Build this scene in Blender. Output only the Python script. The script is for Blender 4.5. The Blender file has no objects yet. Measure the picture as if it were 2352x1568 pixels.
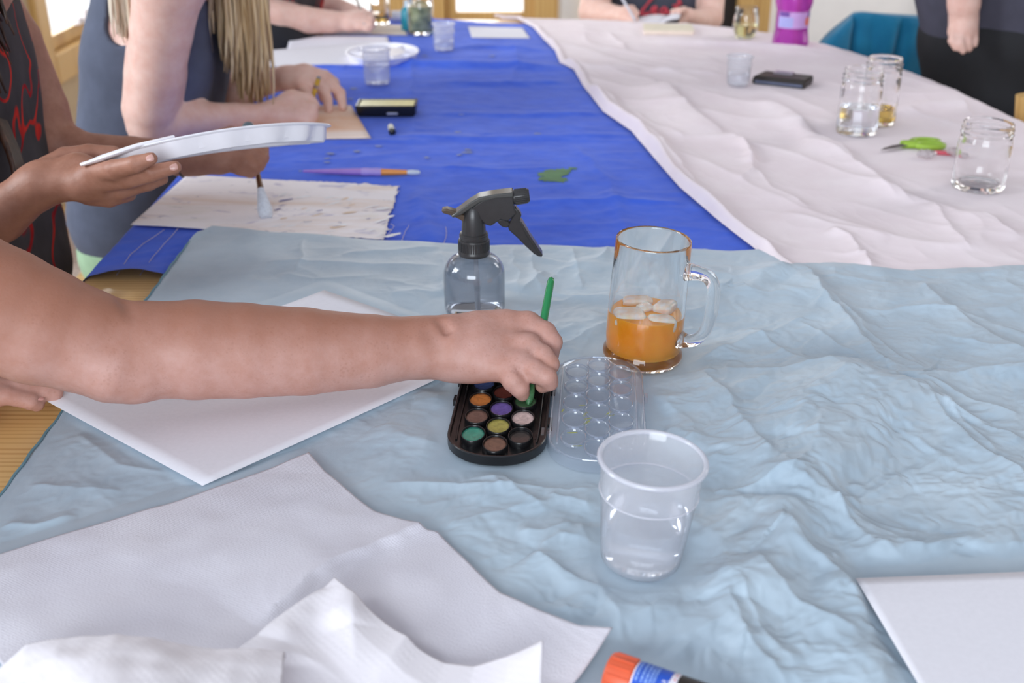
import bpy, bmesh, math, random
import numpy as np
from mathutils import Vector, Matrix

random.seed(7)
rng = np.random.default_rng(11)
SC = bpy.context.scene
COL = SC.collection
PI = math.pi

# ---------------------------------------------------------------- camera
F_PX = 2560.0                      # focal length in pixels of the 2352 x 1568 frame
PITCH = math.radians(25.5)
CAM = Vector((0.0, 0.0, 1.30))
cam_data = bpy.data.cameras.new('camera')
cam = bpy.data.objects.new('camera', cam_data)
COL.objects.link(cam)
cam.location = CAM
cam.rotation_euler = (PI / 2 - PITCH, 0, 0)
cam_data.sensor_width = 36.0
cam_data.lens = F_PX / 2352 * 36.0
cam_data.clip_start = 0.02
cam_data.dof.use_dof = True
cam_data.dof.focus_distance = 1.10
cam_data.dof.aperture_fstop = 6.0
SC.camera = cam

# ---------------------------------------------------------------- light
SC.view_settings.view_transform = 'Standard'
SC.view_settings.look = 'None'
SC.view_settings.gamma = 1.0
SC.view_settings.use_curve_mapping = False
SC.view_settings.exposure = 0.10
SC.cycles.use_denoising = True
SC.cycles.max_bounces = 28
SC.cycles.glossy_bounces = 24
SC.cycles.diffuse_bounces = 5
SC.cycles.transparent_max_bounces = 24
SC.cycles.transmission_bounces = 26

world = bpy.data.worlds.new('daylight')
SC.world = world
world.use_nodes = True
wn = world.node_tree.nodes
wl = world.node_tree.links
wn.clear()
w_tc = wn.new('ShaderNodeTexCoord')
w_dot = wn.new('ShaderNodeVectorMath'); w_dot.operation = 'DOT_PRODUCT'
LV = Vector((-0.62, -0.70, 0.36)).normalized()
w_dot.inputs[1].default_value = LV
w_map = wn.new('ShaderNodeMapRange')
w_map.interpolation_type = 'SMOOTHSTEP'
w_map.inputs['From Min'].default_value = -0.55
w_map.inputs['From Max'].default_value = 0.95
w_mix = wn.new('ShaderNodeMix'); w_mix.data_type = 'RGBA'
w_mix.inputs['A'].default_value = (0.40, 0.355, 0.335, 1)
w_mix.inputs['B'].default_value = (0.96, 1.04, 1.22, 1)
w_bg = wn.new('ShaderNodeBackground'); w_bg.inputs['Strength'].default_value = 0.64
w_out = wn.new('ShaderNodeOutputWorld')
wl.new(w_tc.outputs['Generated'], w_dot.inputs[0])
wl.new(w_dot.outputs['Value'], w_map.inputs['Value'])
wl.new(w_map.outputs['Result'], w_mix.inputs['Factor'])
wl.new(w_mix.outputs['Result'], w_bg.inputs['Color'])
wl.new(w_bg.outputs['Background'], w_out.inputs['Surface'])


def area_light(name, loc, target, size, size_y, power, color):
    d = bpy.data.lights.new(name, 'AREA')
    d.shape = 'RECTANGLE'; d.size = size; d.size_y = size_y
    d.energy = power; d.color = color
    o = bpy.data.objects.new(name, d)
    COL.objects.link(o)
    o.location = loc
    o.rotation_euler = (Vector(target) - Vector(loc)).to_track_quat('-Z', 'Y').to_euler()
    return o


# daylight standing outside the windows of the long wall, the far wall and the tall windows behind the photographer, plus one added fill
area_light('window_daylight', (-1.80, 4.10, 1.30), (0.0, 4.10, 1.30), 1.3, 1.7, 34, (1.0, 0.985, 0.95))
area_light('window_daylight', (-0.42, 4.90, 1.25), (-0.42, 0.0, 1.25), 2.4, 2.2, 46, (1.0, 0.985, 0.95))
area_light('window_daylight', (-2.7, 1.0, 1.9), (0.3, 1.75, 0.75), 1.2, 1.2, 62, (0.90, 0.955, 1.0))
area_light('window_daylight', (-0.6, -2.0, 1.7), (0.2, 1.3, 0.8), 1.9, 1.2, 66, (0.87, 0.94, 1.0))
area_light('window_daylight', (3.0, 3.3, 2.2), (1.25, 4.62, 0.9), 1.3, 1.3, 34, (1.0, 0.985, 0.96))  # added fill with no window behind it, brightens the far wall

# ---------------------------------------------------------------- picture-to-place geometry
_R = Vector((1, 0, 0)); _U = Vector((0, math.sin(PITCH), math.cos(PITCH))); _F = Vector((0, math.cos(PITCH), -math.sin(PITCH)))
TZ = 0.75


def ray(px, py):
    return _R * ((px - 1176) / F_PX) + _U * (-(py - 784) / F_PX) + _F


def at(px, py, z=TZ):
    r = ray(px, py)
    return CAM + r * ((z - CAM.z) / r.z)


def P(px, py, D):
    return CAM + ray(px, py) * D


def PY(px, py, Y):
    r = ray(px, py)
    return CAM + r * (Y / r.y)


def lin(r, g, b):
    f = lambda c: (c / 255 / 12.92) if c / 255 <= 0.04045 else ((c / 255 + 0.055) / 1.055) ** 2.4
    return (f(r), f(g), f(b), 1.0)


# ---------------------------------------------------------------- materials
class NT:
    def __init__(s, name):
        s.m = bpy.data.materials.new(name); s.m.use_nodes = True
        s.n = s.m.node_tree.nodes; s.l = s.m.node_tree.links
        s.b = s.n.get('Principled BSDF'); s.out = s.n.get('Material Output')

    def add(s, t, **kw):
        nd = s.n.new(t)
        for k, v in kw.items():
            if k.startswith('i_'):
                nd.inputs[k[2:].replace('_', ' ')].default_value = v
            else:
                setattr(nd, k, v)
        return nd

    def set(s, **kw):
        for k, v in kw.items():
            s.b.inputs[k.replace('_', ' ')].default_value = v

    def coords(s, scale=(1, 1, 1), rot=(0, 0, 0), kind='Object'):
        tc = s.add('ShaderNodeTexCoord'); mp = s.add('ShaderNodeMapping')
        mp.inputs['Scale'].default_value = scale; mp.inputs['Rotation'].default_value = rot
        s.l.new(tc.outputs[kind], mp.inputs['Vector'])
        return mp.outputs['Vector']

    def noise(s, vec, scale, detail=4, rough=0.55, dist=0.0):
        nd = s.add('ShaderNodeTexNoise')
        nd.inputs['Scale'].default_value = scale; nd.inputs['Detail'].default_value = detail
        nd.inputs['Roughness'].default_value = rough; nd.inputs['Distortion'].default_value = dist
        s.l.new(vec, nd.inputs['Vector'])
        return nd.outputs['Fac']

    def ramp(s, fac, stops, interp='LINEAR'):
        nd = s.add('ShaderNodeValToRGB'); cr = nd.color_ramp; cr.interpolation = interp
        while len(cr.elements) < len(stops):
            cr.elements.new(0.5)
        for e, (p, c) in zip(cr.elements, stops):
            e.position = p; e.color = c
        s.l.new(fac, nd.inputs['Fac'])
        return nd.outputs['Color']

    def mix(s, fac, a, b):
        nd = s.add('ShaderNodeMix', data_type='RGBA')
        for key, v in (('Factor', fac), ('A', a), ('B', b)):
            if hasattr(v, 'is_output'):
                s.l.new(v, nd.inputs[key])
            else:
                nd.inputs[key].default_value = v
        return nd.outputs['Result']

    def bump(s, h, strength=0.3, dist=0.001):
        nd = s.add('ShaderNodeBump')
        nd.inputs['Strength'].default_value = strength; nd.inputs['Distance'].default_value = dist
        s.l.new(h, nd.inputs['Height'])
        s.l.new(nd.outputs['Normal'], s.b.inputs['Normal'])

    def color(s, c):
        s.l.new(c, s.b.inputs['Base Color'])


def plain(name, rgb, rough=0.5, vary=0.06, scale=40, metallic=0.0, bump=0.0, spec=0.5, coat=0.0):
    t = NT(name)
    c = lin(*rgb)
    v = t.coords()
    n = t.noise(v, scale)
    lo = tuple(x * (1 - vary) for x in c[:3]) + (1,); hi = tuple(min(1, x * (1 + vary)) for x in c[:3]) + (1,)
    t.color(t.ramp(n, [(0.3, lo), (0.7, hi)]))
    t.set(Roughness=rough, Metallic=metallic, Specular_IOR_Level=spec, Coat_Weight=coat)
    if bump:
        t.bump(n, bump, 0.002)
    return t.m


def glass(name, rgb=(255, 255, 255), ior=1.47, rough=0.0):
    t = NT(name)
    t.set(Base_Color=lin(*rgb), Roughness=rough, IOR=ior, Transmission_Weight=1.0)
    v = t.coords(); n = t.noise(v, 60)
    t.bump(n, 0.02, 0.0004)
    return t.m


def schlick(t, f0=0.045):
    lw = t.add('ShaderNodeLayerWeight'); lw.inputs['Blend'].default_value = 0.5
    pw = t.add('ShaderNodeMath', operation='POWER'); pw.inputs[1].default_value = 4.0
    ma = t.add('ShaderNodeMath', operation='MULTIPLY_ADD'); ma.inputs[1].default_value = 0.62; ma.inputs[2].default_value = f0
    t.l.new(lw.outputs['Facing'], pw.inputs[0]); t.l.new(pw.outputs[0], ma.inputs[0])
    return ma.outputs[0]


def frosted(name, rgb, clear=0.55, rough=0.25, trans=0.5):
    """thin milky plastic: part clear, part diffuse and translucent, with a gloss"""
    t = NT(name)
    t.n.remove(t.b)
    tr = t.add('ShaderNodeBsdfTransparent'); tr.inputs['Color'].default_value = (0.97, 0.97, 0.98, 1)
    di = t.add('ShaderNodeBsdfDiffuse'); di.inputs['Color'].default_value = lin(*rgb)
    tl = t.add('ShaderNodeBsdfTranslucent'); tl.inputs['Color'].default_value = lin(*rgb)
    gl = t.add('ShaderNodeBsdfGlossy'); gl.inputs['Roughness'].default_value = rough
    m1 = t.add('ShaderNodeMixShader'); m1.inputs[0].default_value = trans
    m2 = t.add('ShaderNodeMixShader'); m2.inputs[0].default_value = clear
    m3 = t.add('ShaderNodeMixShader')
    v = t.coords(); n = t.noise(v, 30)
    mr = t.add('ShaderNodeMapRange'); mr.inputs['To Min'].default_value = clear - 0.05; mr.inputs['To Max'].default_value = clear + 0.05
    t.l.new(n, mr.inputs['Value']); t.l.new(mr.outputs['Result'], m2.inputs[0])
    t.l.new(di.outputs[0], m1.inputs[1]); t.l.new(tl.outputs[0], m1.inputs[2])
    t.l.new(m1.outputs[0], m2.inputs[1]); t.l.new(tr.outputs[0], m2.inputs[2])
    t.l.new(schlick(t), m3.inputs[0])
    t.l.new(m2.outputs[0], m3.inputs[1]); t.l.new(gl.outputs[0], m3.inputs[2])
    t.l.new(m3.outputs[0], t.out.inputs['Surface'])
    return t.m


def thin_clear(name, rgb=(245, 248, 250), haze=0.06, f0=0.045):
    """thin clear sheet (a pane, a moulded lid): see-through with fresnel gloss"""
    t = NT(name)
    t.n.remove(t.b)
    tr = t.add('ShaderNodeBsdfTransparent'); tr.inputs['Color'].default_value = lin(*rgb)
    di = t.add('ShaderNodeBsdfDiffuse'); di.inputs['Color'].default_value = (0.85, 0.87, 0.9, 1)
    gl = t.add('ShaderNodeBsdfGlossy'); gl.inputs['Roughness'].default_value = 0.04
    m2 = t.add('ShaderNodeMixShader'); m2.inputs[0].default_value = haze
    m3 = t.add('ShaderNodeMixShader')
    v = t.coords(); n = t.noise(v, 300)
    bp = t.add('ShaderNodeBump'); bp.inputs['Strength'].default_value = 0.05; bp.inputs['Distance'].default_value = 0.0005
    t.l.new(n, bp.inputs['Height']); t.l.new(bp.outputs['Normal'], gl.inputs['Normal'])
    t.l.new(tr.outputs[0], m2.inputs[1]); t.l.new(di.outputs[0], m2.inputs[2])
    t.l.new(schlick(t, f0), m3.inputs[0]); t.l.new(m2.outputs[0], m3.inputs[1]); t.l.new(gl.outputs[0], m3.inputs[2])
    t.l.new(m3.outputs[0], t.out.inputs['Surface'])
    return t.m


def skin(name, base, red, freckle=None, sss=0.12, brown_side=None):
    t = NT(name)
    v = t.coords()
    n1 = t.noise(v, 38, 7, 0.68)
    c = t.ramp(n1, [(0.36, lin(*base)), (0.68, lin(*red))])
    if brown_side:                                   # arm grows browner towards its upper side, back of the hand stays paler
        rgb, axis, off, lo, hi, amt, x_hand = brown_side
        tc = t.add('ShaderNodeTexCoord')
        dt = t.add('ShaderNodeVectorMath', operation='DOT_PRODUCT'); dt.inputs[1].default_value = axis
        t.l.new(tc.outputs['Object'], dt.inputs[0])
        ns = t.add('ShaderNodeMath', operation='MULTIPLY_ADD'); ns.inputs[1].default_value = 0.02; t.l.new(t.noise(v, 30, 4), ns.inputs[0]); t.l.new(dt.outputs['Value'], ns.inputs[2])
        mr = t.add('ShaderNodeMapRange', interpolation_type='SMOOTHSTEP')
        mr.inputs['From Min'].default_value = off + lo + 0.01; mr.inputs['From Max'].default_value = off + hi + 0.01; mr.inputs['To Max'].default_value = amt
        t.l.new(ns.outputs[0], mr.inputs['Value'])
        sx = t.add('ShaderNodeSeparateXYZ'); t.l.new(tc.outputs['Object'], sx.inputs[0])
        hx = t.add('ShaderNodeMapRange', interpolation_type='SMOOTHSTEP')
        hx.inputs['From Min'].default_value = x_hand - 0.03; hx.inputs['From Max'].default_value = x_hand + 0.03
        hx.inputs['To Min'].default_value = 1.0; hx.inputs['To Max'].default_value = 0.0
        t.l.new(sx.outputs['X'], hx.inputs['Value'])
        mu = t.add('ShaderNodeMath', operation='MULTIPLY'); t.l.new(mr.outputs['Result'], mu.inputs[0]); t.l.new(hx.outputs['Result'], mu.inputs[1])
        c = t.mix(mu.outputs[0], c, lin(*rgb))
    if freckle:
        vo = t.add('ShaderNodeTexVoronoi', feature='F1'); vo.inputs['Scale'].default_value = 260
        vo.inputs['Randomness'].default_value = 1.0
        t.l.new(v, vo.inputs['Vector'])
        n2 = t.noise(v, 45, 2)
        su = t.add('ShaderNodeMath', operation='MULTIPLY_ADD'); su.inputs[1].default_value = 0.9; 
        t.l.new(n2, su.inputs[0]); t.l.new(vo.outputs['Distance'], su.inputs[2])
        f = t.ramp(su.outputs[0], [(0.46, (1, 1, 1, 1)), (0.74, (0, 0, 0, 1))])
        fm = t.add('ShaderNodeMath', operation='MULTIPLY'); fm.inputs[1].default_value = 0.16
        t.l.new(f, fm.inputs[0])
        c = t.mix(fm.outputs[0], c, lin(*freckle))
    t.color(c)
    t.set(Roughness=0.52, Specular_IOR_Level=0.4, Subsurface_Weight=sss, Subsurface_Scale=0.012)
    t.b.inputs['Subsurface Radius'].default_value = (1.0, 0.35, 0.2)
    n3 = t.noise(v, 220, 4)
    t.bump(n3, 0.22, 0.0012)
    return t.m


def cloth_mat(name, rgb, rgb2, rough=0.5, sheen=0.2, weave=900, bump=0.25, spec=0.35, wrinkle=0.0, stains=None):
    t = NT(name)
    v = t.coords()
    n = t.noise(v, 14, 5)
    c = t.ramp(n, [(0.3, lin(*rgb)), (0.72, lin(*rgb2))])
    if stains:
        for (cx, cy, sx, sy, rgb3, thr) in stains:
            mp = t.add('ShaderNodeMapping'); mp.inputs['Location'].default_value = (-cx / sx, -cy / sy, -TZ / 0.5)
            mp.inputs['Scale'].default_value = (1 / sx, 1 / sy, 2.0)
            t.l.new(v, mp.inputs['Vector'])
            ln = t.add('ShaderNodeVectorMath', operation='LENGTH'); t.l.new(mp.outputs[0], ln.inputs[0])
            nn = t.noise(v, 0.9 / max(sx, sy), 5, 0.7)
            ad = t.add('ShaderNodeMath', operation='MULTIPLY_ADD'); ad.inputs[1].default_value = 2.2
            t.l.new(nn, ad.inputs[0]); t.l.new(ln.outputs['Value'], ad.inputs[2])
            m = t.ramp(ad.outputs[0], [(thr, (1, 1, 1, 1)), (min(1, thr + 0.02), (0, 0, 0, 1))])
            c = t.mix(m, c, lin(*rgb3))
    t.color(c)
    t.set(Roughness=rough, Specular_IOR_Level=spec, Sheen_Weight=sheen)
    wv = t.add('ShaderNodeTexWave', wave_type='BANDS', bands_direction='X'); wv.inputs['Scale'].default_value = weave
    wv.inputs['Distortion'].default_value = 2.0
    t.l.new(v, wv.inputs['Vector'])
    h = wv.outputs['Fac']
    if wrinkle:
        w2 = t.noise(t.coords(scale=(1, 1.6, 1), rot=(0, 0, 0.5)), 55, 6, 0.6, 0.8)
        ad = t.add('ShaderNodeMath', operation='MULTIPLY_ADD'); ad.inputs[1].default_value = wrinkle
        t.l.new(w2, ad.inputs[0]); t.l.new(h, ad.inputs[2])
        h = ad.outputs[0]
    t.bump(h, bump, 0.0006)
    return t.m


def wood(name, a, b, scale=1.0, rough=0.42, axis='X', coat=0.15, ring=9.0):
    t = NT(name)
    s = {'X': (0.5, 6, 6), 'Y': (6, 0.5, 6), 'Z': (6, 6, 0.5)}[axis]
    v = t.coords(scale=tuple(x * scale for x in s))
    n = t.noise(v, 2.2, 6, 0.6, 0.6)
    wv = t.add('ShaderNodeTexWave', wave_type='BANDS', bands_direction={'X': 'Y', 'Y': 'X', 'Z': 'X'}[axis])
    wv.inputs['Scale'].default_value = ring * 0.25; wv.inputs['Distortion'].default_value = 5.0; wv.inputs['Detail'].default_value = 3
    wv.inputs['Detail Scale'].default_value = 0.6
    t.l.new(v, wv.inputs['Vector'])
    ad = t.add('ShaderNodeMath', operation='MULTIPLY_ADD'); ad.inputs[1].default_value = 0.55
    t.l.new(wv.outputs['Fac'], ad.inputs[0]); t.l.new(n, ad.inputs[2])
    t.color(t.ramp(ad.outputs[0], [(0.35, lin(*b)), (0.8, lin(*a))]))
    t.set(Roughness=rough, Coat_Weight=coat)
    t.bump(n, 0.12, 0.001)
    return t.m


M = {}
M['grey_cloth'] = cloth_mat('pale_blue_grey_satin', (166, 185, 199), (186, 203, 215), rough=0.40, sheen=0.2, weave=700, bump=0.22, spec=0.5, wrinkle=2.0)
gs = at(1272, 403)
st = [(gs.x, gs.y, 0.030, 0.022, (72, 120, 62), 0.0)]
M['blue_cloth'] = cloth_mat('royal_blue_cotton', (48, 88, 208), (64, 106, 228), rough=0.75, sheen=0.15, weave=600, bump=0.12, spec=0.12, wrinkle=0.35)
M['white_cloth'] = cloth_mat('pinkish_white_sheet', (236, 221, 224), (242, 230, 232), rough=0.7, sheen=0.1, weave=600, bump=0.12, spec=0.2, wrinkle=1.0)
M['pine'] = wood('varnished_pine', (232, 190, 124), (204, 150, 84), 1.6, 0.35, 'X', 0.3, 16.0)
M['frame_pine'] = wood('window_frame_pine', (206, 168, 104), (176, 132, 72), 1.2, 0.4, 'Z', 0.2)
M['paper'] = plain('white_drawing_paper', (232, 230, 236), 0.75, 0.02, 220, bump=0.05, spec=0.2)
M['paper_cream'] = plain('cream_drawing_paper', (238, 222, 206), 0.75, 0.03, 60, bump=0.05, spec=0.2)
M['wall'] = plain('plaster_wall', (238, 236, 232), 0.85, 0.02, 20, bump=0.05, spec=0.2)
M['wall_beige'] = plain('beige_plaster_wall', (190, 172, 144), 0.85, 0.03, 20, bump=0.05, spec=0.2)
M['skin_fair'] = skin('fair_freckled_skin', (200, 155, 143), (188, 138, 122), (136, 84, 64), brown_side=((158, 102, 76), tuple(_U), _U.dot(CAM - Vector((-0.86, 0.86, 0))) - 0.0068, -0.028, 0.040, 0.75, 0.80))
M['skin_pale'] = skin('pale_skin', (232, 196, 182), (222, 176, 160))
M['skin_tan'] = skin('tanned_skin', (170, 122, 102), (150, 102, 82))
M['clear_glass'] = glass('clear_glass')
M['pane'] = thin_clear('window_pane', (250, 252, 255), 0.02)
M['cup_plastic'] = frosted('milky_plastic', (250, 251, 255), 0.70, 0.10, 0.55)
M['cup_plastic_far'] = frosted('thin_milky_plastic', (250, 251, 255), 0.76, 0.12, 0.5)
M['water'] = glass('clear_water', (246, 249, 255), 1.33)
M['cup_rim'] = frosted('thick_milky_plastic', (250, 250, 255), 0.42, 0.12, 0.5)
M['black_plastic'] = plain('black_plastic', (22, 22, 24), 0.28, 0.15, 120, spec=0.5)
M['dark_plastic'] = plain('charcoal_plastic', (52, 51, 52), 0.3, 0.1, 120, spec=0.5)
M['white_plastic'] = plain('white_plastic', (240, 238, 244), 0.35, 0.02, 60, spec=0.5)
M['metal'] = plain('brushed_metal', (190, 190, 195), 0.3, 0.08, 200, metallic=1.0)


# ---------------------------------------------------------------- mesh helpers
def finish(me, mat, smooth=True, angle=40):
    if mat is not None:
        if isinstance(mat, (list, tuple)):
            for m in mat:
                me.materials.append(m)
        else:
            me.materials.append(mat)
    if smooth:
        me.shade_smooth()
        if angle is not None:
            me.set_sharp_from_angle(angle=math.radians(angle))


def link(name, me, parent=None, loc=None):
    o = bpy.data.objects.new(name, me)
    COL.objects.link(o)
    if parent is not None:
        o.parent = parent
    if loc is not None:
        o.location = loc
    return o


def tag(o, label=None, cat=None, group=None, kind=None):
    if label: o['label'] = label
    if cat: o['category'] = cat
    if group: o['group'] = group
    if kind: o['kind'] = kind
    return o


def thing(name, label, cat, loc=(0, 0, 0), rot=(0, 0, 0), group=None):
    o = bpy.data.objects.new(name, None)
    o.empty_display_size = 0.03
    COL.objects.link(o)
    o.location = loc; o.rotation_euler = rot
    return tag(o, label, cat, group)


class MB:
    def __init__(s):
        s.v = []; s.f = []; s.mi = []

    def add(s, verts, faces, mi=0):
        b = len(s.v)
        s.v += [Vector(p) for p in verts]
        for f in faces:
            s.f.append([i + b for i in f]); s.mi.append(mi)
        return s

    def box(s, c, size, rot=None, mi=0):
        c = Vector(c); hx, hy, hz = (x / 2 for x in size)
        vs = [Vector((x, y, z)) for x in (-hx, hx) for y in (-hy, hy) for z in (-hz, hz)]
        if rot is not None:
            R = rot if isinstance(rot, Matrix) else Matrix.Rotation(rot, 3, 'Z')
            vs = [R @ p for p in vs]
        return s.add([c + p for p in vs], [(0, 1, 3, 2), (4, 6, 7, 5), (0, 4, 5, 1), (2, 3, 7, 6), (0, 2, 6, 4), (1, 5, 7, 3)], mi)

    def lathe(s, prof, n=64, c=(0, 0, 0), mi=0, sx=1.0, sy=1.0):
        """profile of (r, z) from start to end; r = 0 closes with a pole"""
        c = Vector(c); vs = []; fs = []; rows = []
        for r, z in prof:
            if r <= 1e-7:
                rows.append([len(vs)]); vs.append(c + Vector((0, 0, z)))
            else:
                rows.append(list(range(len(vs), len(vs) + n)))
                for k in range(n):
                    a = 2 * PI * k / n
                    vs.append(c + Vector((r * sx * math.cos(a), r * sy * math.sin(a), z)))
        for A, B in zip(rows[:-1], rows[1:]):
            for k in range(n):
                k2 = (k + 1) % n
                if len(A) == 1 and len(B) == 1: continue
                if len(A) == 1: fs.append((A[0], B[k2], B[k]))
                elif len(B) == 1: fs.append((A[k], A[k2], B[0]))
                else: fs.append((A[k], A[k2], B[k2], B[k]))
        return s.add(vs, fs, mi)

    def tube(s, pts, radii, n=12, cap=True, flat=None, mi=0):
        """sweep of round (or flattened) sections along points"""
        pts = [Vector(p) for p in pts]
        if not hasattr(radii, '__len__'): radii = [radii] * len(pts)
        t0 = (pts[1] - pts[0]).normalized()
        up = Vector((0, 0, 1)) if abs(t0.z) < 0.9 else Vector((1, 0, 0))
        if flat is not None: up = Vector(flat[0])
        nrm = (up - t0 * up.dot(t0)).normalized()
        vs = []; fs = []
        for i, p in enumerate(pts):
            t = (pts[min(i + 1, len(pts) - 1)] - pts[max(i - 1, 0)]).normalized()
            nrm = (nrm - t * nrm.dot(t)).normalized(); bi = t.cross(nrm)
            k_ = flat[1] if flat is not None else 1.0
            for k in range(n):
                a = 2 * PI * k / n
                vs.append(p + nrm * (radii[i] * k_ * math.cos(a)) + bi * (radii[i] * math.sin(a)))
        for i in range(len(pts) - 1):
            for k in range(n):
                k2 = (k + 1) % n
                fs.append((i * n + k, i * n + k2, (i + 1) * n + k2, (i + 1) * n + k))
        if cap:
            fs.append(tuple(reversed(range(n)))); fs.append(tuple(range((len(pts) - 1) * n, len(pts) * n)))
        return s.add(vs, fs, mi)

    def prism(s, poly, h, frame=None, mi=0):
        """extrude a 2D outline by h along the frame's third axis; frame = (origin, ax, ay)"""
        o, ax, ay = frame if frame else (Vector((0, 0, 0)), Vector((1, 0, 0)), Vector((0, 1, 0)))
        az = ax.cross(ay).normalized(); n = len(poly)
        vs = [o + ax * x + ay * y for x, y in poly] + [o + ax * x + ay * y + az * h for x, y in poly]
        ar = sum(poly[i][0] * poly[(i + 1) % n][1] - poly[(i + 1) % n][0] * poly[i][1] for i in range(n))
        fs = [tuple(range(n, 2 * n)), tuple(reversed(range(n)))] + [(i, (i + 1) % n, (i + 1) % n + n, i + n) for i in range(n)]
        if ar < 0: fs = [tuple(reversed(f)) for f in fs]
        return s.add(vs, fs, mi)

    def build(s, name, mat, parent=None, smooth=True, angle=40, bevel=0.0, seg=2, world=False, loc=None):
        off = parent.matrix_basis.translation if (world and parent is not None) else Vector((0, 0, 0))
        if world and parent is not None and parent.parent is not None: off = off + parent.parent.matrix_basis.translation
        me = bpy.data.meshes.new(name)
        me.from_pydata([tuple(p - off) for p in s.v], [], s.f)
        if isinstance(mat, (list, tuple)):
            me.polygons.foreach_set('material_index', s.mi)
        me.update()
        finish(me, mat, smooth, angle)
        o = link(name, me, parent, loc)
        if bevel:
            b = o.modifiers.new('edge', 'BEVEL'); b.width = bevel; b.segments = seg; b.limit_method = 'ANGLE'; b.angle_limit = math.radians(35)
        return o


def np_mesh(name, V, Q, mat, parent=None, smooth=True, angle=None, loc=None):
    me = bpy.data.meshes.new(name)
    V = np.asarray(V, dtype=np.float32); Q = np.asarray(Q, dtype=np.int32)
    me.vertices.add(len(V)); me.vertices.foreach_set('co', V.ravel())
    k = Q.shape[1]
    me.loops.add(Q.size); me.loops.foreach_set('vertex_index', Q.ravel())
    me.polygons.add(len(Q)); me.polygons.foreach_set('loop_start', np.arange(0, Q.size, k, dtype=np.int32))
    me.update(calc_edges=True)
    finish(me, mat, smooth, angle)
    return link(name, me, parent, loc)


def grid_quads(nx, ny):
    i, j = np.meshgrid(np.arange(nx - 1), np.arange(ny - 1), indexing='ij')
    a = (i * ny + j).ravel()
    return np.stack([a, a + ny, a + ny + 1, a + 1], 1)


# ---------------------------------------------------------------- numpy noise
_perm = rng.permutation(256).astype(np.int64)
_ga = rng.random(256) * 2 * PI
_gx, _gy = np.cos(_ga), np.sin(_ga)


def perlin(x, y, seed=0):
    x = np.asarray(x, dtype=np.float64) + seed * 17.31; y = np.asarray(y, dtype=np.float64) + seed * 9.77
    xi = np.floor(x).astype(np.int64); yi = np.floor(y).astype(np.int64)
    xf = x - xi; yf = y - yi
    u = xf * xf * xf * (xf * (xf * 6 - 15) + 10); v = yf * yf * yf * (yf * (yf * 6 - 15) + 10)

    def g(ix, iy, fx, fy):
        h = _perm[(_perm[ix & 255] + iy) & 255]
        return _gx[h] * fx + _gy[h] * fy
    a = g(xi, yi, xf, yf); b = g(xi + 1, yi, xf - 1, yf); c = g(xi, yi + 1, xf, yf - 1); d = g(xi + 1, yi + 1, xf - 1, yf - 1)
    return ((a + (b - a) * u) + ((c + (d - c) * u) - (a + (b - a) * u)) * v) * 1.5


def fbm(x, y, oct=4, seed=0):
    r = 0; a = 1; f = 1
    for k in range(oct):
        r = r + a * perlin(x * f, y * f, seed + k); a *= 0.5; f *= 2.03
    return r


def ridged(x, y, seed=0, sharp=2.0):
    return (1 - np.minimum(1, np.abs(perlin(x, y, seed)) * 1.6)) ** sharp


def seg_field(X, Y, pts):
    """distance to a polyline, the side (+1 east / -1 west) and how far along it"""
    best = np.full(X.shape, 1e9); side = np.ones(X.shape); along = np.zeros(X.shape)
    L = [math.hypot(b[0] - a[0], b[1] - a[1]) for a, b in zip(pts[:-1], pts[1:])]
    tot = sum(L); acc = 0
    for (a, b), l in zip(zip(pts[:-1], pts[1:]), L):
        dx, dy = (b[0] - a[0]) / l, (b[1] - a[1]) / l
        t = np.clip((X - a[0]) * dx + (Y - a[1]) * dy, 0, l)
        d = np.hypot(X - a[0] - dx * t, Y - a[1] - dy * t)
        nx, ny = -dy, dx
        if nx < 0 or (abs(nx) < 1e-6 and ny < 0): nx, ny = -nx, -ny
        sd = np.sign((X - a[0]) * nx + (Y - a[1]) * ny)
        m = d < best
        best = np.where(m, d, best); side = np.where(m, sd, side); along = np.where(m, (acc + t) / tot, along)
        acc += l
    return best, side, along


def creases(X, Y, rows):
    """rows of (pixel polyline, height mm, west width mm, east width mm, sharp)"""
    H = np.zeros(X.shape)
    wob = perlin(X * 18, Y * 18, 5) * 0.006 + perlin(X * 55, Y * 55, 8) * 0.0022
    for pts, h, ww, we, sharp in rows:
        pl = [tuple(at(*p).xy) for p in pts]
        xs = [p[0] for p in pl]; ys = [p[1] for p in pl]; mg = 4 * max(ww, we) / 1000 + 0.01
        box = (X > min(xs) - mg) & (X < max(xs) + mg) & (Y > min(ys) - mg) & (Y < max(ys) + mg)
        if not box.any(): continue
        d, s, a = seg_field(X[box] + wob[box], Y[box] - wob[box] * 0.6, pl)
        w = np.where(s > 0, we, ww) / 1000
        if sharp:
            p = np.exp(-d / w)
        else:
            p = np.exp(-(d / w) ** 2)
        env = np.clip(a / 0.18, 0, 1) * np.clip((1 - a) / 0.22, 0, 1)
        env = 0.25 + 0.75 * env * (2 - env) if not sharp else env * (2 - env)
        e_end = np.clip(1 - np.maximum(0, d - 2.5 * w) / (w + 1e-6), 0, 1)
        H[box] += h / 1000 * p * env * e_end
    return H


# ---------------------------------------------------------------- rounded bodies (one continuous skin from tapered limbs)
def cap(a, b, ra, rb, flat=None):
    return (Vector(a), Vector(b), ra, rb, flat)


def chain(pts, radii, flat=None):
    return [cap(pts[i], pts[i + 1], radii[i], radii[i + 1], flat) for i in range(len(pts) - 1)]


def _smin(a, b, k):
    if k <= 0: return np.minimum(a, b)
    h = np.clip(0.5 + 0.5 * (b - a) / k, 0, 1)
    return b + (a - b) * h - k * h * (1 - h)


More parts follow.
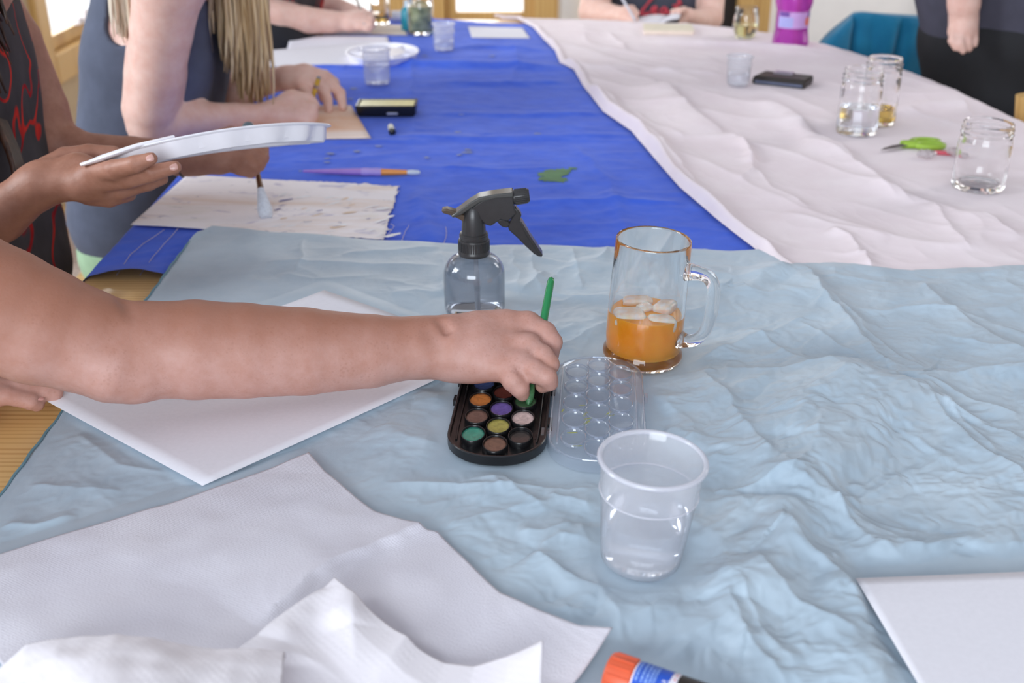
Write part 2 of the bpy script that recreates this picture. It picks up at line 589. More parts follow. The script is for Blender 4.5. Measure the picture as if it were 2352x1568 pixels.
def _capdist(X, Y, Z, pr):
    a, b, ra, rb, flat = pr
    d = b - a; L2 = max(d.length_squared, 1e-12)
    px, py, pz = X - a.x, Y - a.y, Z - a.z
    t = np.clip((px * d.x + py * d.y + pz * d.z) / L2, 0, 1)
    qx, qy, qz = px - t * d.x, py - t * d.y, pz - t * d.z
    r = ra + (rb - ra) * t
    if flat is not None:
        n, s = flat
        c = qx * n.x + qy * n.y + qz * n.z
        e = c * (1 / s - 1)
        qx, qy, qz = qx + e * n.x, qy + e * n.y, qz + e * n.z
        l = np.sqrt(qx * qx + qy * qy + qz * qz)
        return (l - r) * (0.5 + 0.5 * s)
    return np.sqrt(qx * qx + qy * qy + qz * qz) - r


def sdf_body(groups, res, name, mat, parent=None, grow=0.0, clip=None, dents=None, bumps=0.0):
    """groups of (blend with the rest, blend inside, [limbs]) -> one closed mesh"""
    allp = [p for g in groups for p in g[2]]
    lo = np.min([[min(p[0][i], p[1][i]) - max(p[2], p[3]) for i in range(3)] for p in allp], axis=0) - grow - 4 * res
    hi = np.max([[max(p[0][i], p[1][i]) + max(p[2], p[3]) for i in range(3)] for p in allp], axis=0) + grow + 4 * res
    n = np.ceil((hi - lo) / res).astype(int) + 1
    ax = [(lo[i] + np.arange(n[i]) * res).astype(np.float32) for i in range(3)]
    Fd = np.full(tuple(n), 0.2, dtype=np.float32)

    def block(ps, mg):
        sl = []
        for i in range(3):
            l = min(min(p[0][i], p[1][i]) - max(p[2], p[3]) for p in ps) - mg
            h = max(max(p[0][i], p[1][i]) + max(p[2], p[3]) for p in ps) + mg
            sl.append(slice(max(0, int((l - lo[i]) / res)), min(n[i], int((h - lo[i]) / res) + 2)))
        return tuple(sl)
    for kj, ki, ps in groups:
        mg = 2.0 * max(kj, ki, 0.004) + grow + 3 * res
        sg = block(ps, mg)
        G = np.full(Fd[sg].shape, 0.2, dtype=np.float32)
        for p in ps:
            sp = block([p], mg)
            loc = tuple(slice(sp[i].start - sg[i].start, sp[i].stop - sg[i].start) for i in range(3))
            X = ax[0][sp[0]][:, None, None]; Y = ax[1][sp[1]][None, :, None]; Z = ax[2][sp[2]][None, None, :]
            G[loc] = _smin(G[loc], _capdist(X, Y, Z, p), ki)
        Fd[sg] = _smin(Fd[sg], G, kj)
    for p, k in (dents or []):
        sp = block([p], 0.012)
        X = ax[0][sp[0]][:, None, None]; Y = ax[1][sp[1]][None, :, None]; Z = ax[2][sp[2]][None, None, :]
        Fd[sp] = -_smin(-Fd[sp], _capdist(X, Y, Z, p), k)
    Fd -= grow
    if clip is not None:
        X = ax[0][:, None, None]; Y = ax[1][None, :, None]; Z = ax[2][None, None, :]
        for c in clip:
            Fd = np.maximum(Fd, c(X, Y, Z).astype(np.float32))
    V, Q = surface_nets(Fd, lo, res)
    if parent is not None:
        V = V - np.array(parent.matrix_basis.translation)[None, :]
    return np_mesh(name, V, Q, mat, parent)


def surface_nets(Fd, org, h):
    s = Fd < 0
    cnt = np.zeros(tuple(k - 1 for k in s.shape), dtype=np.int8)
    offs = [(i, j, k) for i in (0, 1) for j in (0, 1) for k in (0, 1)]
    cut = lambda A, o: A[o[0]:A.shape[0] - 1 + o[0], o[1]:A.shape[1] - 1 + o[1], o[2]:A.shape[2] - 1 + o[2]]
    for o in offs: cnt += cut(s, o)
    act = (cnt > 0) & (cnt < 8)
    idx = np.full(act.shape, -1, dtype=np.int64); ijk = np.argwhere(act); idx[act] = np.arange(len(ijk))
    acc = np.zeros((len(ijk), 3)); num = np.zeros(len(ijk))
    val = {o: Fd[ijk[:, 0] + o[0], ijk[:, 1] + o[1], ijk[:, 2] + o[2]] for o in offs}
    for a in offs:
        for d in range(3):
            if a[d]: continue
            b = tuple(1 if i == d else a[i] for i in range(3))
            fa, fb = val[a], val[b]; m = (fa < 0) != (fb < 0)
            t = fa[m] / (fa[m] - fb[m])
            p = np.tile(np.array(a, dtype=float), (m.sum(), 1)); p[:, d] += t
            acc[m] += p; num[m] += 1
    V = np.asarray(org)[None, :] + h * (ijk + acc / num[:, None])
    Qs = []
    for d in range(3):
        e = [(d + 1) % 3, (d + 2) % 3]
        sl0 = [slice(1, -1)] * 3; sl1 = [slice(1, -1)] * 3
        sl0[d] = slice(0, -1); sl1[d] = slice(1, None)
        s0, s1 = s[tuple(sl0)], s[tuple(sl1)]
        c = np.argwhere(s0 != s1); fl = s0[s0 != s1]
        for i in e: c[:, i] += 1
        def cell(o1, o2):
            q = c.copy(); q[:, e[0]] -= o1; q[:, e[1]] -= o2
            return idx[q[:, 0], q[:, 1], q[:, 2]]
        q = np.stack([cell(1, 1), cell(0, 1), cell(0, 0), cell(1, 0)], 1)
        q[~fl] = q[~fl][:, ::-1]
        Qs.append(q)
    Q = np.concatenate(Qs)
    return V, Q[(Q >= 0).all(1)]


def hand(W, d, n, thumb, size=1.0, curl=(0.5, 0.5, 0.5, 0.5), spread=0.0, thumb_dir=None, bend=1.0):
    """limbs of a hand: wrist W, pointing d, back of the hand n, thumb = +1/-1 side"""
    d = Vector(d).normalized(); n = Vector(n); n = (n - d * n.dot(d)).normalized()
    t = d.cross(n).normalized() * thumb
    s = size; W = Vector(W); groups = []
    mc = []; 
    for k, (ld, lt, ln) in enumerate(((0.088, 0.030, 0.0), (0.092, 0.009, 0.003), (0.087, -0.012, 0.002), (0.078, -0.031, -0.003))):
        mc.append(W + d * ld * s + t * lt * s + n * ln * s)
    palm = [cap(W + t * (0.010 - 0.008 * k) * s, m, 0.0175 * s, 0.0125 * s) for k, m in enumerate(mc)]
    palm.append(cap(W + d * 0.02 * s + t * 0.012 * s - n * 0.008 * s, W + d * 0.05 * s + t * 0.025 * s - n * 0.008 * s, 0.016 * s, 0.014 * s))
    groups.append((0.012 * s, 0.012 * s, palm))
    for k, (m, L, r) in enumerate(zip(mc, (0.074, 0.081, 0.075, 0.058), (0.0095, 0.0097, 0.0092, 0.0082))):
        c = curl[k]; sp = (0.5 - k / 3) * 2 * spread
        dd = (d + t * sp).normalized(); p = m; pts = [p]
        for sg, ag in ((0.46, c * 0.9), (0.30, c * 1.15), (0.24, c * 0.7)):
            ax_ = d.cross(-n).normalized()
            dd = Matrix.Rotation(ag, 3, ax_) @ dd
            p = p + dd * (L * sg * s); pts.append(p)
        groups.append((0.006 * s, 0.002, chain(pts, [r * s, r * 0.97 * s, r * 0.9 * s, r * 0.78 * s])))
    b0 = W + d * 0.022 * s + t * 0.020 * s - n * 0.008 * s
    td = Vector(thumb_dir).normalized() if thumb_dir is not None else (d * 0.62 + t * 0.65 - n * 0.35).normalized()
    b1 = b0 + (td * 0.7 + (d * 0.5 + t * 0.6 - n * 0.2) * 0.3).normalized() * 0.044 * s
    b2 = b1 + (td * 0.85 + d * 0.15).normalized() * 0.034 * s
    b3 = b2 + (td * 0.8 + d * 0.25 - n * 0.1).normalized() * 0.026 * s
    groups.append((0.009 * s, 0.003, chain([b0, b1, b2, b3], [0.015 * s, 0.0115 * s, 0.0105 * s, 0.0085 * s])))
    return groups

# ================================================================= THE SETTING
def box_struct(name, c, size, mat, parent=None, bevel=0.0):
    o = MB().box(c, size).build(name, mat, parent, smooth=False, bevel=bevel)
    if parent is None: o['kind'] = 'structure'
    return o


def carpet():
    t = NT('speckled_beige_carpet')
    v = t.coords()
    vo = t.add('ShaderNodeTexVoronoi'); vo.inputs['Scale'].default_value = 70; t.l.new(v, vo.inputs['Vector'])
    n = t.noise(v, 120, 3)
    c = t.ramp(vo.outputs['Distance'], [(0.1, lin(150, 132, 120)), (0.55, lin(206, 192, 182))])
    t.color(c); t.set(Roughness=0.95, Specular_IOR_Level=0.1); t.bump(n, 0.6, 0.004)
    return t.m


box_struct('floor', (0.9, 2.3, -0.02), (5.2, 6.2, 0.04), carpet())
XL, YB = -1.52, 4.62
W1 = (3.70, 4.50, 0.56, 2.05)       # window in the long wall: y0, y1, z0, z1
wl_ = MB()
wl_.box((XL - 0.06, (3.08 + W1[0]) / 2, 1.3), (0.12, W1[0] - 3.08, 2.6))
wl_.box((XL - 0.06, (W1[1] + YB + 0.12) / 2, 1.3), (0.12, YB + 0.12 - W1[1], 2.6))
wl_.box((XL - 0.06, (W1[0] + W1[1]) / 2, W1[2] / 2), (0.12, W1[1] - W1[0], W1[2]))
wl_.box((XL - 0.06, (W1[0] + W1[1]) / 2, (W1[3] + 2.6) / 2), (0.12, W1[1] - W1[0], 2.6 - W1[3]))
tag(wl_.build('wall_left', M['wall_beige'], smooth=False), kind='structure')
box_struct('baseboard_left', (XL + 0.008, 3.85, 0.045), (0.016, 1.54, 0.09), M['frame_pine'], bevel=0.004)

w1 = tag(bpy.data.objects.new('window_1', None), kind='structure'); COL.objects.link(w1)


def casement(root, origin, along, inward, w, h, latch=True):
    """frame, sash, pane, latch of one window; origin = lower near corner of the opening"""
    o = Vector(origin); a = Vector(along); n = Vector(inward); up = Vector((0, 0, 1))
    def bar(mb, u0, u1, z0, z1, d0, d1):
        c = o + a * ((u0 + u1) / 2) + up * ((z0 + z1) / 2) + n * ((d0 + d1) / 2)
        R = Matrix((a, n, up)).transposed()
        mb.box(c, (u1 - u0, abs(d1 - d0), z1 - z0), R)
    f = MB()
    t = 0.085
    bar(f, -t, 0.01, -t, h + t, -0.06, 0.022); bar(f, w - 0.01, w + t, -t, h + t, -0.06, 0.022)
    bar(f, 0.01, w - 0.01, -t, 0.01, -0.06, 0.022); bar(f, 0.01, w - 0.01, h - 0.01, h + t, -0.06, 0.022)
    f.build('window_frame', M['frame_pine'], root, smooth=False, bevel=0.004)
    s = MB(); k = 0.045
    bar(s, 0.01, 0.01 + k, 0.012, h - 0.012, -0.055, -0.015); bar(s, w - 0.01 - k, w - 0.01, 0.012, h - 0.012, -0.055, -0.015)
    bar(s, 0.01 + k, w - 0.01 - k, 0.012, 0.012 + k, -0.055, -0.015); bar(s, 0.01 + k, w - 0.01 - k, h - 0.012 - k, h - 0.012, -0.055, -0.015)
    s.build('window_sash', M['frame_pine'], root, smooth=False, bevel=0.003)
    p = MB(); bar(p, 0.01 + k - 0.004, w - 0.006 - k, 0.012 + k - 0.004, h - 0.008 - k, -0.037, -0.033)
    p.build('window_pane', M['pane'], root, smooth=False)
    if not latch: return
    l = MB(); bar(l, w * 0.36, w * 0.36 + 0.10, 0.060, 0.085, -0.015, 0.012); bar(l, w * 0.36 + 0.02, w * 0.36 + 0.05, 0.075, 0.11, -0.005, 0.03)
    l.build('window_latch', M['white_plastic'], root, bevel=0.004)


casement(w1, (XL, W1[0], W1[2]), (0, 1, 0), (1, 0, 0), W1[1] - W1[0], W1[3] - W1[2])

# far wall with two windows, a door and a dark rail
wins = [(-0.92, -0.50), (-0.28, 0.10)]
WZ0, WZ1 = 0.505, 2.05
wb = MB()
edges = [XL - 0.12, wins[0][0], wins[0][1], wins[1][0], wins[1][1], 0.34]
for x0, x1 in ((edges[0], edges[1]), (edges[2], edges[3]), (edges[4], edges[5])):
    wb.box(((x0 + x1) / 2, YB + 0.06, 1.3), (x1 - x0, 0.12, 2.6))
for x0, x1 in wins:
    wb.box(((x0 + x1) / 2, YB + 0.06, WZ0 / 2), (x1 - x0, 0.12, WZ0)); wb.box(((x0 + x1) / 2, YB + 0.06, (WZ1 + 2.6) / 2), (x1 - x0, 0.12, 2.6 - WZ1))
wb.box((0.66, YB + 0.06, 2.35), (0.64, 0.12, 0.5)); wb.box((1.34, YB + 0.06, 1.3), (0.72, 0.12, 2.6))
tag(wb.build('wall_back', M['wall'], smooth=False), kind='structure')
for k, (x0, x1) in enumerate(wins):
    w = tag(bpy.data.objects.new('window_%d' % (k + 2), None), kind='structure'); COL.objects.link(w)
    casement(w, (x0, YB, WZ0), (1, 0, 0), (0, -1, 0), x1 - x0, WZ1 - WZ0, False)
d1 = tag(bpy.data.objects.new('door_1', None), kind='structure'); COL.objects.link(d1)
MB().box((0.66, YB + 0.05, 1.04), (0.60, 0.04, 2.08)).build('door_panel', plain('dark_door', (46, 44, 44), 0.4), d1, smooth=False, bevel=0.003)
df = MB(); df.box((0.31, YB - 0.01, 1.05), (0.07, 0.06, 2.1)); df.box((0.935, YB - 0.01, 1.05), (0.065, 0.06, 2.1)); df.box((1.00, YB - 0.004, 1.05), (0.07, 0.045, 2.1)); df.box((0.66, YB - 0.01, 2.13), (0.76, 0.06, 0.07))
df.build('door_frame', M['frame_pine'], d1, smooth=False, bevel=0.004)
MB().lathe([(0, 0), (0.022, 0), (0.026, 0.02), (0.015, 0.045), (0, 0.05)], 24).build('door_handle', M['metal'], d1, loc=(0.41, YB, 1.0)).rotation_euler = (PI / 2, 0, 0)
box_struct('trim_1', (1.37, YB - 0.008, 0.405), (0.66, 0.018, 0.05), plain('grey_rail', (120, 116, 114), 0.6))
box_struct('wall_right', (2.35, YB + 0.02, 1.3), (1.30, 0.2, 2.6), plain('grey_wall', (150, 143, 136), 0.85))

t = NT('bright_overcast_sky'); t.n.remove(t.b)
em = t.add('ShaderNodeEmission'); em.inputs['Strength'].default_value = 1.6
cr = t.ramp(t.noise(t.coords(), 0.8, 3), [(0.3, (1.0, 0.97, 0.90, 1)), (0.7, (1, 1, 1, 1))]); t.l.new(cr, em.inputs['Color']); t.l.new(em.outputs[0], t.out.inputs['Surface'])
box_struct('exterior_sky', (-0.4, YB + 1.3, 1.2), (3.2, 0.04, 3.0), t.m)
box_struct('exterior_sky', (XL - 1.2, 6.6, 1.2), (0.04, 7.2, 3.4), t.m)

# ================================================================= THE TABLE
TX0, TX1 = -0.558, 1.00
outline = [(TX0, 0.40), (TX1, 0.40), (TX1, 2.08), (0.955, 2.42), (0.88, 2.72), (0.80, 2.95), (0.60, 3.17), (0.30, 3.28), (-0.10, 3.335), (TX0, 3.35)]
table = thing('work_table', 'long varnished pine table mostly hidden under three drop cloths', 'table', (0.2, 1.8, 0))
MB().prism([(x, y) for x, y in outline], 0.042, (Vector((0, 0, TZ - 0.042)), Vector((1, 0, 0)), Vector((0, 1, 0)))).build('tabletop', M['pine'], table, smooth=False, bevel=0.009, seg=3, world=True)
ap = MB(); ap.box((0.2, 0.52, 0.66), (1.30, 0.025, 0.09)); ap.box((0.05, 3.12, 0.66), (1.0, 0.025, 0.09)); ap.box((-0.46, 1.8, 0.66), (0.025, 2.55, 0.09)); ap.box((0.84, 1.5, 0.66), (0.025, 1.95, 0.09))
ap.build('apron', M['pine'], table, smooth=False, bevel=0.003, world=True)
for x, y in ((-0.45, 0.53), (0.83, 0.53), (-0.45, 3.1), (0.5, 3.05)):
    MB().box((x, y, 0.354), (0.07, 0.07, 0.708)).build('leg', M['pine'], table, smooth=False, bevel=0.006, world=True)

# ================================================================= THE DROP CLOTHS
def interp(pts):
    xs = np.array([p[0] for p in pts]); ys = np.array([p[1] for p in pts])
    o = np.argsort(xs)
    return lambda x: np.interp(x, xs[o], ys[o])


def inside(X, Y, poly):
    r = np.zeros(X.shape, dtype=bool); n = len(poly)
    for i in range(n):
        (x0, y0), (x1, y1) = poly[i], poly[(i + 1) % n]
        c = ((y0 > Y) != (y1 > Y)) & (X < (x1 - x0) * (Y - y0) / ((y1 - y0) if abs(y1 - y0) > 1e-12 else 1e-12) + x0)
        r ^= c
    return r


def damp(X, Y, polys, discs, feather=0.035, floor=0.05):
    m = np.ones(X.shape)
    for poly in polys:
        d, _, _ = seg_field(X, Y, poly + [poly[0]])
        d = np.where(inside(X, Y, poly), 0, d)
        m = np.minimum(m, floor + (1 - floor) * np.clip(d / feather, 0, 1) ** 1.5)
    for x, y, r in discs:
        d = np.maximum(0, np.hypot(X - x, Y - y) - r)
        m = np.minimum(m, floor + (1 - floor) * np.clip(d / (feather + 0.015), 0, 1) ** 1.3)
    return m


GZ, BZ, WZ = 0.7615, 0.7525, 0.7545        # where things stand on the grey, blue and white cloths
PX = lambda pts, z=TZ: [tuple(at(x, y, z).xy) for x, y in pts]
MUG_P = at(1474, 822, GZ); CUP_P = at(1470, 1288, GZ); SPRAY_P = at(1091, 716, GZ)
TRAY_ROT = math.radians(-4.5)
_m = at(1137, 1023, GZ + 0.010) - Matrix.Rotation(TRAY_ROT, 3, 'Z') @ Vector((0, -0.0845, 0)); TRAY_P = Vector((_m.x, _m.y, GZ))
_m = at(1371, 1046, GZ + 0.005) - Matrix.Rotation(TRAY_ROT, 3, 'Z') @ Vector((0, -0.0845, 0)); LID_P = Vector((_m.x, _m.y, GZ))
BIG_PAPER = [(465, 1115), (1132, 815), (745, 672), (78, 905)]
EDGE_PAPER = [(1965, 1328), (2420, 1311), (2420, 1900), (2235, 1800), (2110, 1568)]
trayq = lambda c: [tuple((c + Matrix.Rotation(TRAY_ROT, 3, 'Z') @ Vector((sx * 0.05, sy * 0.11, 0))).xy) for sx, sy in ((-1, -1), (1, -1), (1, 1), (-1, 1))]

top_edge = [at(x, y).xy for x, y in ((437, 566), (455, 548), (490, 531), (560, 534), (620, 541), (740, 550), (870, 560), (1000, 570), (1200, 575), (1350, 577), (1500, 580), (1740, 588), (1775, 604), (1800, 622), (1830, 617), (1870, 613), (1915, 612), (1960, 617), (2000, 626), (2090, 634), (2160, 629), (2352, 625), (2600, 626))]
ytop = interp([(p.x, p.y) for p in top_edge])
NX, NY = 860, 680
xs = np.linspace(-0.449, 1.012, NX)
vv = np.linspace(0, 1, NY)
X = np.repeat(xs[:, None], NY, 1)
Y = 0.44 + (ytop(X) - 0.44) * vv[None, :]
gcr = [
    ([(1830, 622), (1885, 705), (1945, 785), (2005, 850), (2075, 895)], 13, 60, 9, True),
    ([(1900, 690), (1980, 790), (2050, 850), (2110, 880)], 6, 14, 9, True),
    ([(2090, 660), (2190, 745), (2290, 815), (2352, 850), (2450, 900)], 11, 60, 14, True),
    ([(1715, 775), (1790, 830), (1860, 870)], 4, 9, 7, True), ([(1835, 770), (1920, 830), (1985, 865)], 4, 9, 7, True),
    ([(1610, 868), (1730, 880), (1850, 882), (1960, 888), (2050, 905), (2200, 890), (2352, 876), (2500, 862)], 7, 22, 12, True),
    ([(1605, 875), (1660, 935), (1695, 990), (1725, 1060), (1760, 1120)], 9, 28, 9, True),
    ([(1975, 890), (1900, 930), (1830, 985), (1800, 1060)], 14, 42, 28, False),
    ([(2090, 915), (2030, 975), (1950, 1050), (1880, 1120), (1810, 1210)], 24, 62, 34, False),
    ([(1810, 1200), (1770, 1290), (1740, 1370), (1725, 1440)], 15, 48, 26, False),
    ([(2095, 918), (2150, 985), (2230, 1060), (2352, 1130), (2450, 1180)], 9, 30, 9, True),
    ([(2110, 915), (2180, 975), (2230, 1030), (2300, 1080)], 6, 12, 8, True),
    ([(2100, 905), (2220, 950), (2352, 985)], 6, 16, 10, True), ([(2130, 960), (2240, 1000), (2352, 1050)], 5, 14, 8, True),
    ([(1640, 1165), (1720, 1168), (1800, 1160), (1880, 1148)], 5, 8, 7, True),
    ([(1880, 1155), (1930, 1230), (2000, 1280), (2100, 1330)], 7, 14, 8, True),
    ([(1760, 1250), (1830, 1300), (1900, 1345), (1960, 1390)], 8, 18, 8, True),
    ([(1725, 1330), (1790, 1410), (1860, 1450), (1980, 1500)], 8, 22, 9, True),
    ([(1660, 1410), (1690, 1480), (1740, 1545), (1800, 1600)], 9, 26, 8, True), ([(1690, 1390), (1740, 1480), (1810, 1560)], 6, 12, 8, True),
    ([(1945, 1365), (1968, 1440), (2000, 1568), (2020, 1640)], 9, 34, 14, False),
    ([(1860, 1290), (1960, 1340), (2050, 1300), (2200, 1280)], 5, 14, 10, True),
    ([(1700, 1120), (1830, 1170), (1960, 1230), (2120, 1290)], 5, 16, 10, True),
    ([(1215, 1295), (1260, 1320), (1330, 1365), (1400, 1395)], 8, 20, 9, True), ([(1225, 1290), (1290, 1265), (1370, 1275)], 5, 12, 9, True),
    ([(1335, 1230), (1365, 1300), (1390, 1400), (1420, 1490)], 7, 10, 14, True),
    ([(880, 1128), (1050, 1140), (1240, 1150), (1390, 1152)], 4, 9, 9, True), ([(1130, 1080), (1170, 1150), (1250, 1200)], 5, 12, 8, True),
    ([(1240, 1160), (1300, 1175), (1360, 1195)], 5, 12, 9, True), ([(1010, 1235), (1120, 1205), (1260, 1180)], 3, 14, 10, True),
    ([(1190, 1250), (1250, 1255), (1320, 1235)], 4, 8, 8, True), ([(1390, 1380), (1470, 1400), (1560, 1395)], 5, 18, 10, True),
    ([(1480, 1340), (1560, 1350), (1640, 1370), (1710, 1380)], 5, 22, 12, True), ([(1500, 1360), (1530, 1440), (1600, 1500)], 7, 30, 16, False),
    ([(1280, 1400), (1330, 1480), (1400, 1560)], 5, 18, 10, True),
    ([(600, 612), (760, 618), (900, 622), (1010, 624)], 4, 14, 12, True), ([(700, 560), (696, 600), (680, 640)], 3, 6, 6, True),
    ([(640, 640), (720, 655), (850, 650)], 3, 18, 14, True), ([(900, 690), (960, 682), (1020, 690)], 3, 20, 14, True),
    ([(790, 600), (900, 590), (1010, 580)], 4, 16, 12, True), ([(1018, 590), (1020, 640), (1016, 700)], 4, 7, 9, True),
    ([(1180, 580), (1190, 640), (1190, 700)], 3, 8, 8, True), ([(1220, 590), (1230, 640), (1240, 690)], 3, 8, 8, True), ([(1315, 580), (1325, 630), (1335, 680)], 3, 7, 7, True),
    ([(1260, 640), (1225, 670), (1195, 690)], 6, 12, 9, True), ([(1280, 790), (1330, 770), (1390, 740)], 5, 26, 12, False), ([(1260, 830), (1340, 790), (1400, 760)], 4, 16, 9, True),
    ([(1600, 640), (1680, 660), (1760, 650), (1810, 640)], 5, 26, 16, False), ([(1810, 628), (1760, 660), (1700, 700)], 5, 20, 14, False),
    ([(900, 930), (960, 920), (1030, 940)], 4, 22, 14, False), ([(870, 1000), (940, 1030), (1010, 1040)], 4, 26, 16, False),
    ([(1130, 1070), (1120, 1110), (1150, 1160)], 4, 12, 8, True), ([(1490, 930), (1560, 950), (1640, 960)], 4, 22, 12, True),
    ([(1500, 890), (1580, 880), (1640, 872)], 5, 9, 9, True), ([(1530, 1010), (1600, 1040), (1690, 1060)], 5, 24, 14, True),
    ([(170, 1010), (280, 1090), (400, 1110)], 3, 10, 9, True), ([(60, 1130), (200, 1140), (300, 1150)], 3, 10, 9, True), ([(10, 1230), (90, 1225), (180, 1200)], 4, 10, 8, True),
]
H = creases(X, Y, gcr)
ca, sa = math.cos(0.75), math.sin(0.75)
U_, V_ = X * ca + Y * sa, -X * sa + Y * ca
big = 0.5 + 0.5 * np.clip(fbm(X * 3.1, Y * 3.1, 3, 3), -1, 1)
near = np.clip((1.42 - Y) / 0.5, 0.25, 1)
wx, wy = U_ + 0.03 * fbm(X * 9, Y * 9, 2, 21), V_ + 0.03 * fbm(X * 9, Y * 9, 2, 31)
rough_z = np.clip((X + 0.30) / 0.5, 0.28, 1.0)
H += rough_z * (0.0075 * big * ridged(wx * 4.2, wy * 9.0, 4, 2.2) + 0.0050 * (1 - big) * ridged(wx * 11, wy * 6, 9, 2.4)
                + 0.0022 * near * ridged(wx * 21, wy * 30, 14, 2.2) * big + 0.0008 * near * ridged(U_ * 48, V_ * 60, 17, 2.0))
H += 0.0010 * fbm(X * 30, Y * 30, 3, 40) * rough_z
low = np.clip((1.25 - Y) / 0.35, 0.15, 1) * rough_z
cx_, cy_ = wx + 0.012 * fbm(X * 22, Y * 22, 2, 57), wy + 0.012 * fbm(X * 22, Y * 22, 2, 58)
H += low * (0.0036 * np.abs(perlin(cx_ * 8, cy_ * 9, 51)) + 0.0040 * np.abs(perlin(cy_ * 19 + cx_ * 6, cx_ * 17, 52)) + 0.0020 * np.abs(perlin(cx_ * 40, cy_ * 46, 53)) + 0.0009 * np.abs(perlin(cx_ * 85, cy_ * 80, 54)))
H += (1 - low) * rough_z * (0.0016 * np.abs(perlin(cx_ * 22, cy_ * 20, 55)) + 0.0007 * np.abs(perlin(cx_ * 60, cy_ * 52, 56)))
mask = damp(X, Y, [PX(BIG_PAPER), PX(EDGE_PAPER), trayq(TRAY_P), trayq(LID_P), PX([(-100, 1330), (690, 1070), (830, 1190), (985, 1240), (1070, 1320), (1230, 1440), (1380, 1495), (1300, 1900), (-100, 1900)]), PX([(1375, 1515), (1700, 1625), (1700, 1700), (1370, 1600)])],
            [(MUG_P.x, MUG_P.y, 0.046), (CUP_P.x, CUP_P.y, 0.032), (SPRAY_P.x, SPRAY_P.y, 0.038)], 0.018, 0.03)
H = (H - 0.0042) * mask
eW = np.clip((X + 0.449) / 0.03, 0, 1)
eT = np.clip((ytop(X) - Y) / 0.03, 0, 1)
H = H * (0.3 + 0.7 * eW) * (0.45 + 0.55 * eT)
H = np.maximum(H, -0.0040) + 0.0016 * np.exp(-((X + 0.447) / 0.004) ** 2) + 0.003 * (1 - eT) * (0.6 + 0.4 * np.sin(X * 40))
Z = 0.7564 + 0.0042 * np.minimum(eW, eT) ** 0.5 + H
Z = np.maximum(Z, 0.7555)
Z -= np.clip((X - 0.985) / 0.027, 0, 1) ** 2 * 0.03
gco = np_mesh('grey_drop_cloth', np.stack([X, Y, Z], -1).reshape(-1, 3), grid_quads(NX, NY), M['grey_cloth'])
tag(gco, 'crumpled pale blue grey satin drop cloth under the mug and paint set', 'drop cloth')
GH = (xs, H)

# stitched hem along the cloth's long edge and a thread seam
hem = MB()
hy = np.linspace(0.45, 1.46, 120)
hem.tube([(-0.4485 + 0.0006 * math.sin(y * 900), y, 0.7585 + 0.0006 * math.sin(y * 700)) for y in hy], 0.0014, 6)
hem.build('hem_stitching', plain('teal_thread', (112, 150, 162), 0.7), gco)

# blue cloth
def white_left():
    pts = [(1000, 36.5), (1010, 41), (1120, 42), (1185, 47), (1225, 68), (1248, 95), (1275, 122), (1286, 150), (1318, 166), (1340, 205), (1385, 265), (1450, 310), (1500, 370), (1560, 440), (1640, 510), (1740, 588), (1815, 640)]
    w = [at(x, y) for x, y in pts]
    return interp([(p.y, p.x) for p in w])


xl = white_left()
NX, NY = 300, 520
X = np.repeat(np.linspace(-0.572, 0.62, NX)[:, None], NY, 1)
Y = np.repeat(np.linspace(1.338, 3.342, NY)[None, :], NX, 0)
yfar = np.interp(X, [-0.6, -0.30, -0.20, -0.10, 0.30, 0.62], [3.342, 3.342, 3.325, 3.27, 3.18, 3.05])
Y = 1.338 + (Y - 1.338) * (yfar - 1.338) / (3.342 - 1.338)
bcr = [
    ([(640, 152), (800, 150), (950, 150), (1120, 153), (1300, 158)], 9, 30, 40, False), ([(1300, 190), (1150, 196), (1000, 192)], 5, 22, 22, False),
    ([(1000, 262), (1200, 268), (1380, 262)], 4, 16, 16, False), ([(900, 318), (1100, 322), (1440, 312)], 5, 16, 22, False),
    ([(620, 330), (800, 326), (1000, 330)], 3, 14, 14, False), ([(1000, 478), (1200, 470), (1400, 465), (1580, 470)], 5, 12, 20, True),
    ([(960, 440), (972, 480), (985, 530), (1000, 575)], 5, 16, 16, False), ([(1390, 440), (1420, 500), (1450, 560)], 4, 10, 14, True), ([(1320, 335), (1400, 420), (1430, 500)], 3, 8, 8, True),
    ([(940, 90), (944, 160), (948, 240), (950, 330)], 4, 8, 8, True), ([(1180, 100), (1190, 160), (1160, 200)], 4, 14, 14, True),
    ([(960, 115), (1100, 108), (1260, 118)], 4, 20, 20, False), ([(1000, 385), (1150, 395), (1300, 388)], 3, 12, 12, True), ([(660, 370), (700, 375), (900, 360)], 2, 10, 10, True),
]
H = 1.2 * creases(X, Y, bcr) + 0.0013 * (ridged(X * 5 + 0.1 * fbm(X * 6, Y * 6, 2, 3), Y * 13, 61, 2.0)) + 0.0006 * ridged(X * 14, Y * 8, 62, 2.0) + 0.0006 * fbm(X * 40, Y * 40, 2, 66)
EASEL_PAPER = [(430, 402), (916, 427), (880, 548), (300, 516)]
SKETCH_PAPER = [(520, 242), (806, 242), (852, 317), (480, 322)]
SHEETS = [(612, 152), (840, 150), (960, 90), (668, 80)]
H *= damp(X, Y, [PX(EASEL_PAPER), PX(SKETCH_PAPER), PX(SHEETS), PX([(815, 238), (960, 238), (960, 275), (815, 275)])], [(p.x, p.y, 0.04) for p in (at(867, 195), at(1020, 118), at(967, 80))], 0.03, 0.1)
Z = 0.7512 + np.maximum(H, 0)
u = np.clip((Y - 1.338) / 0.10, 0, 1)
Z += 0.013 * (1 - u) ** 2 * np.clip(np.sin(np.clip((X + 0.556) / 0.125, 0, 1) * PI), 0, 1)
drop = np.clip((-0.552 - X) / 0.02, 0, 1)
Z -= drop ** 1.6 * 0.03
Z -= (X > xl(Y) + 0.03) * 0.0008
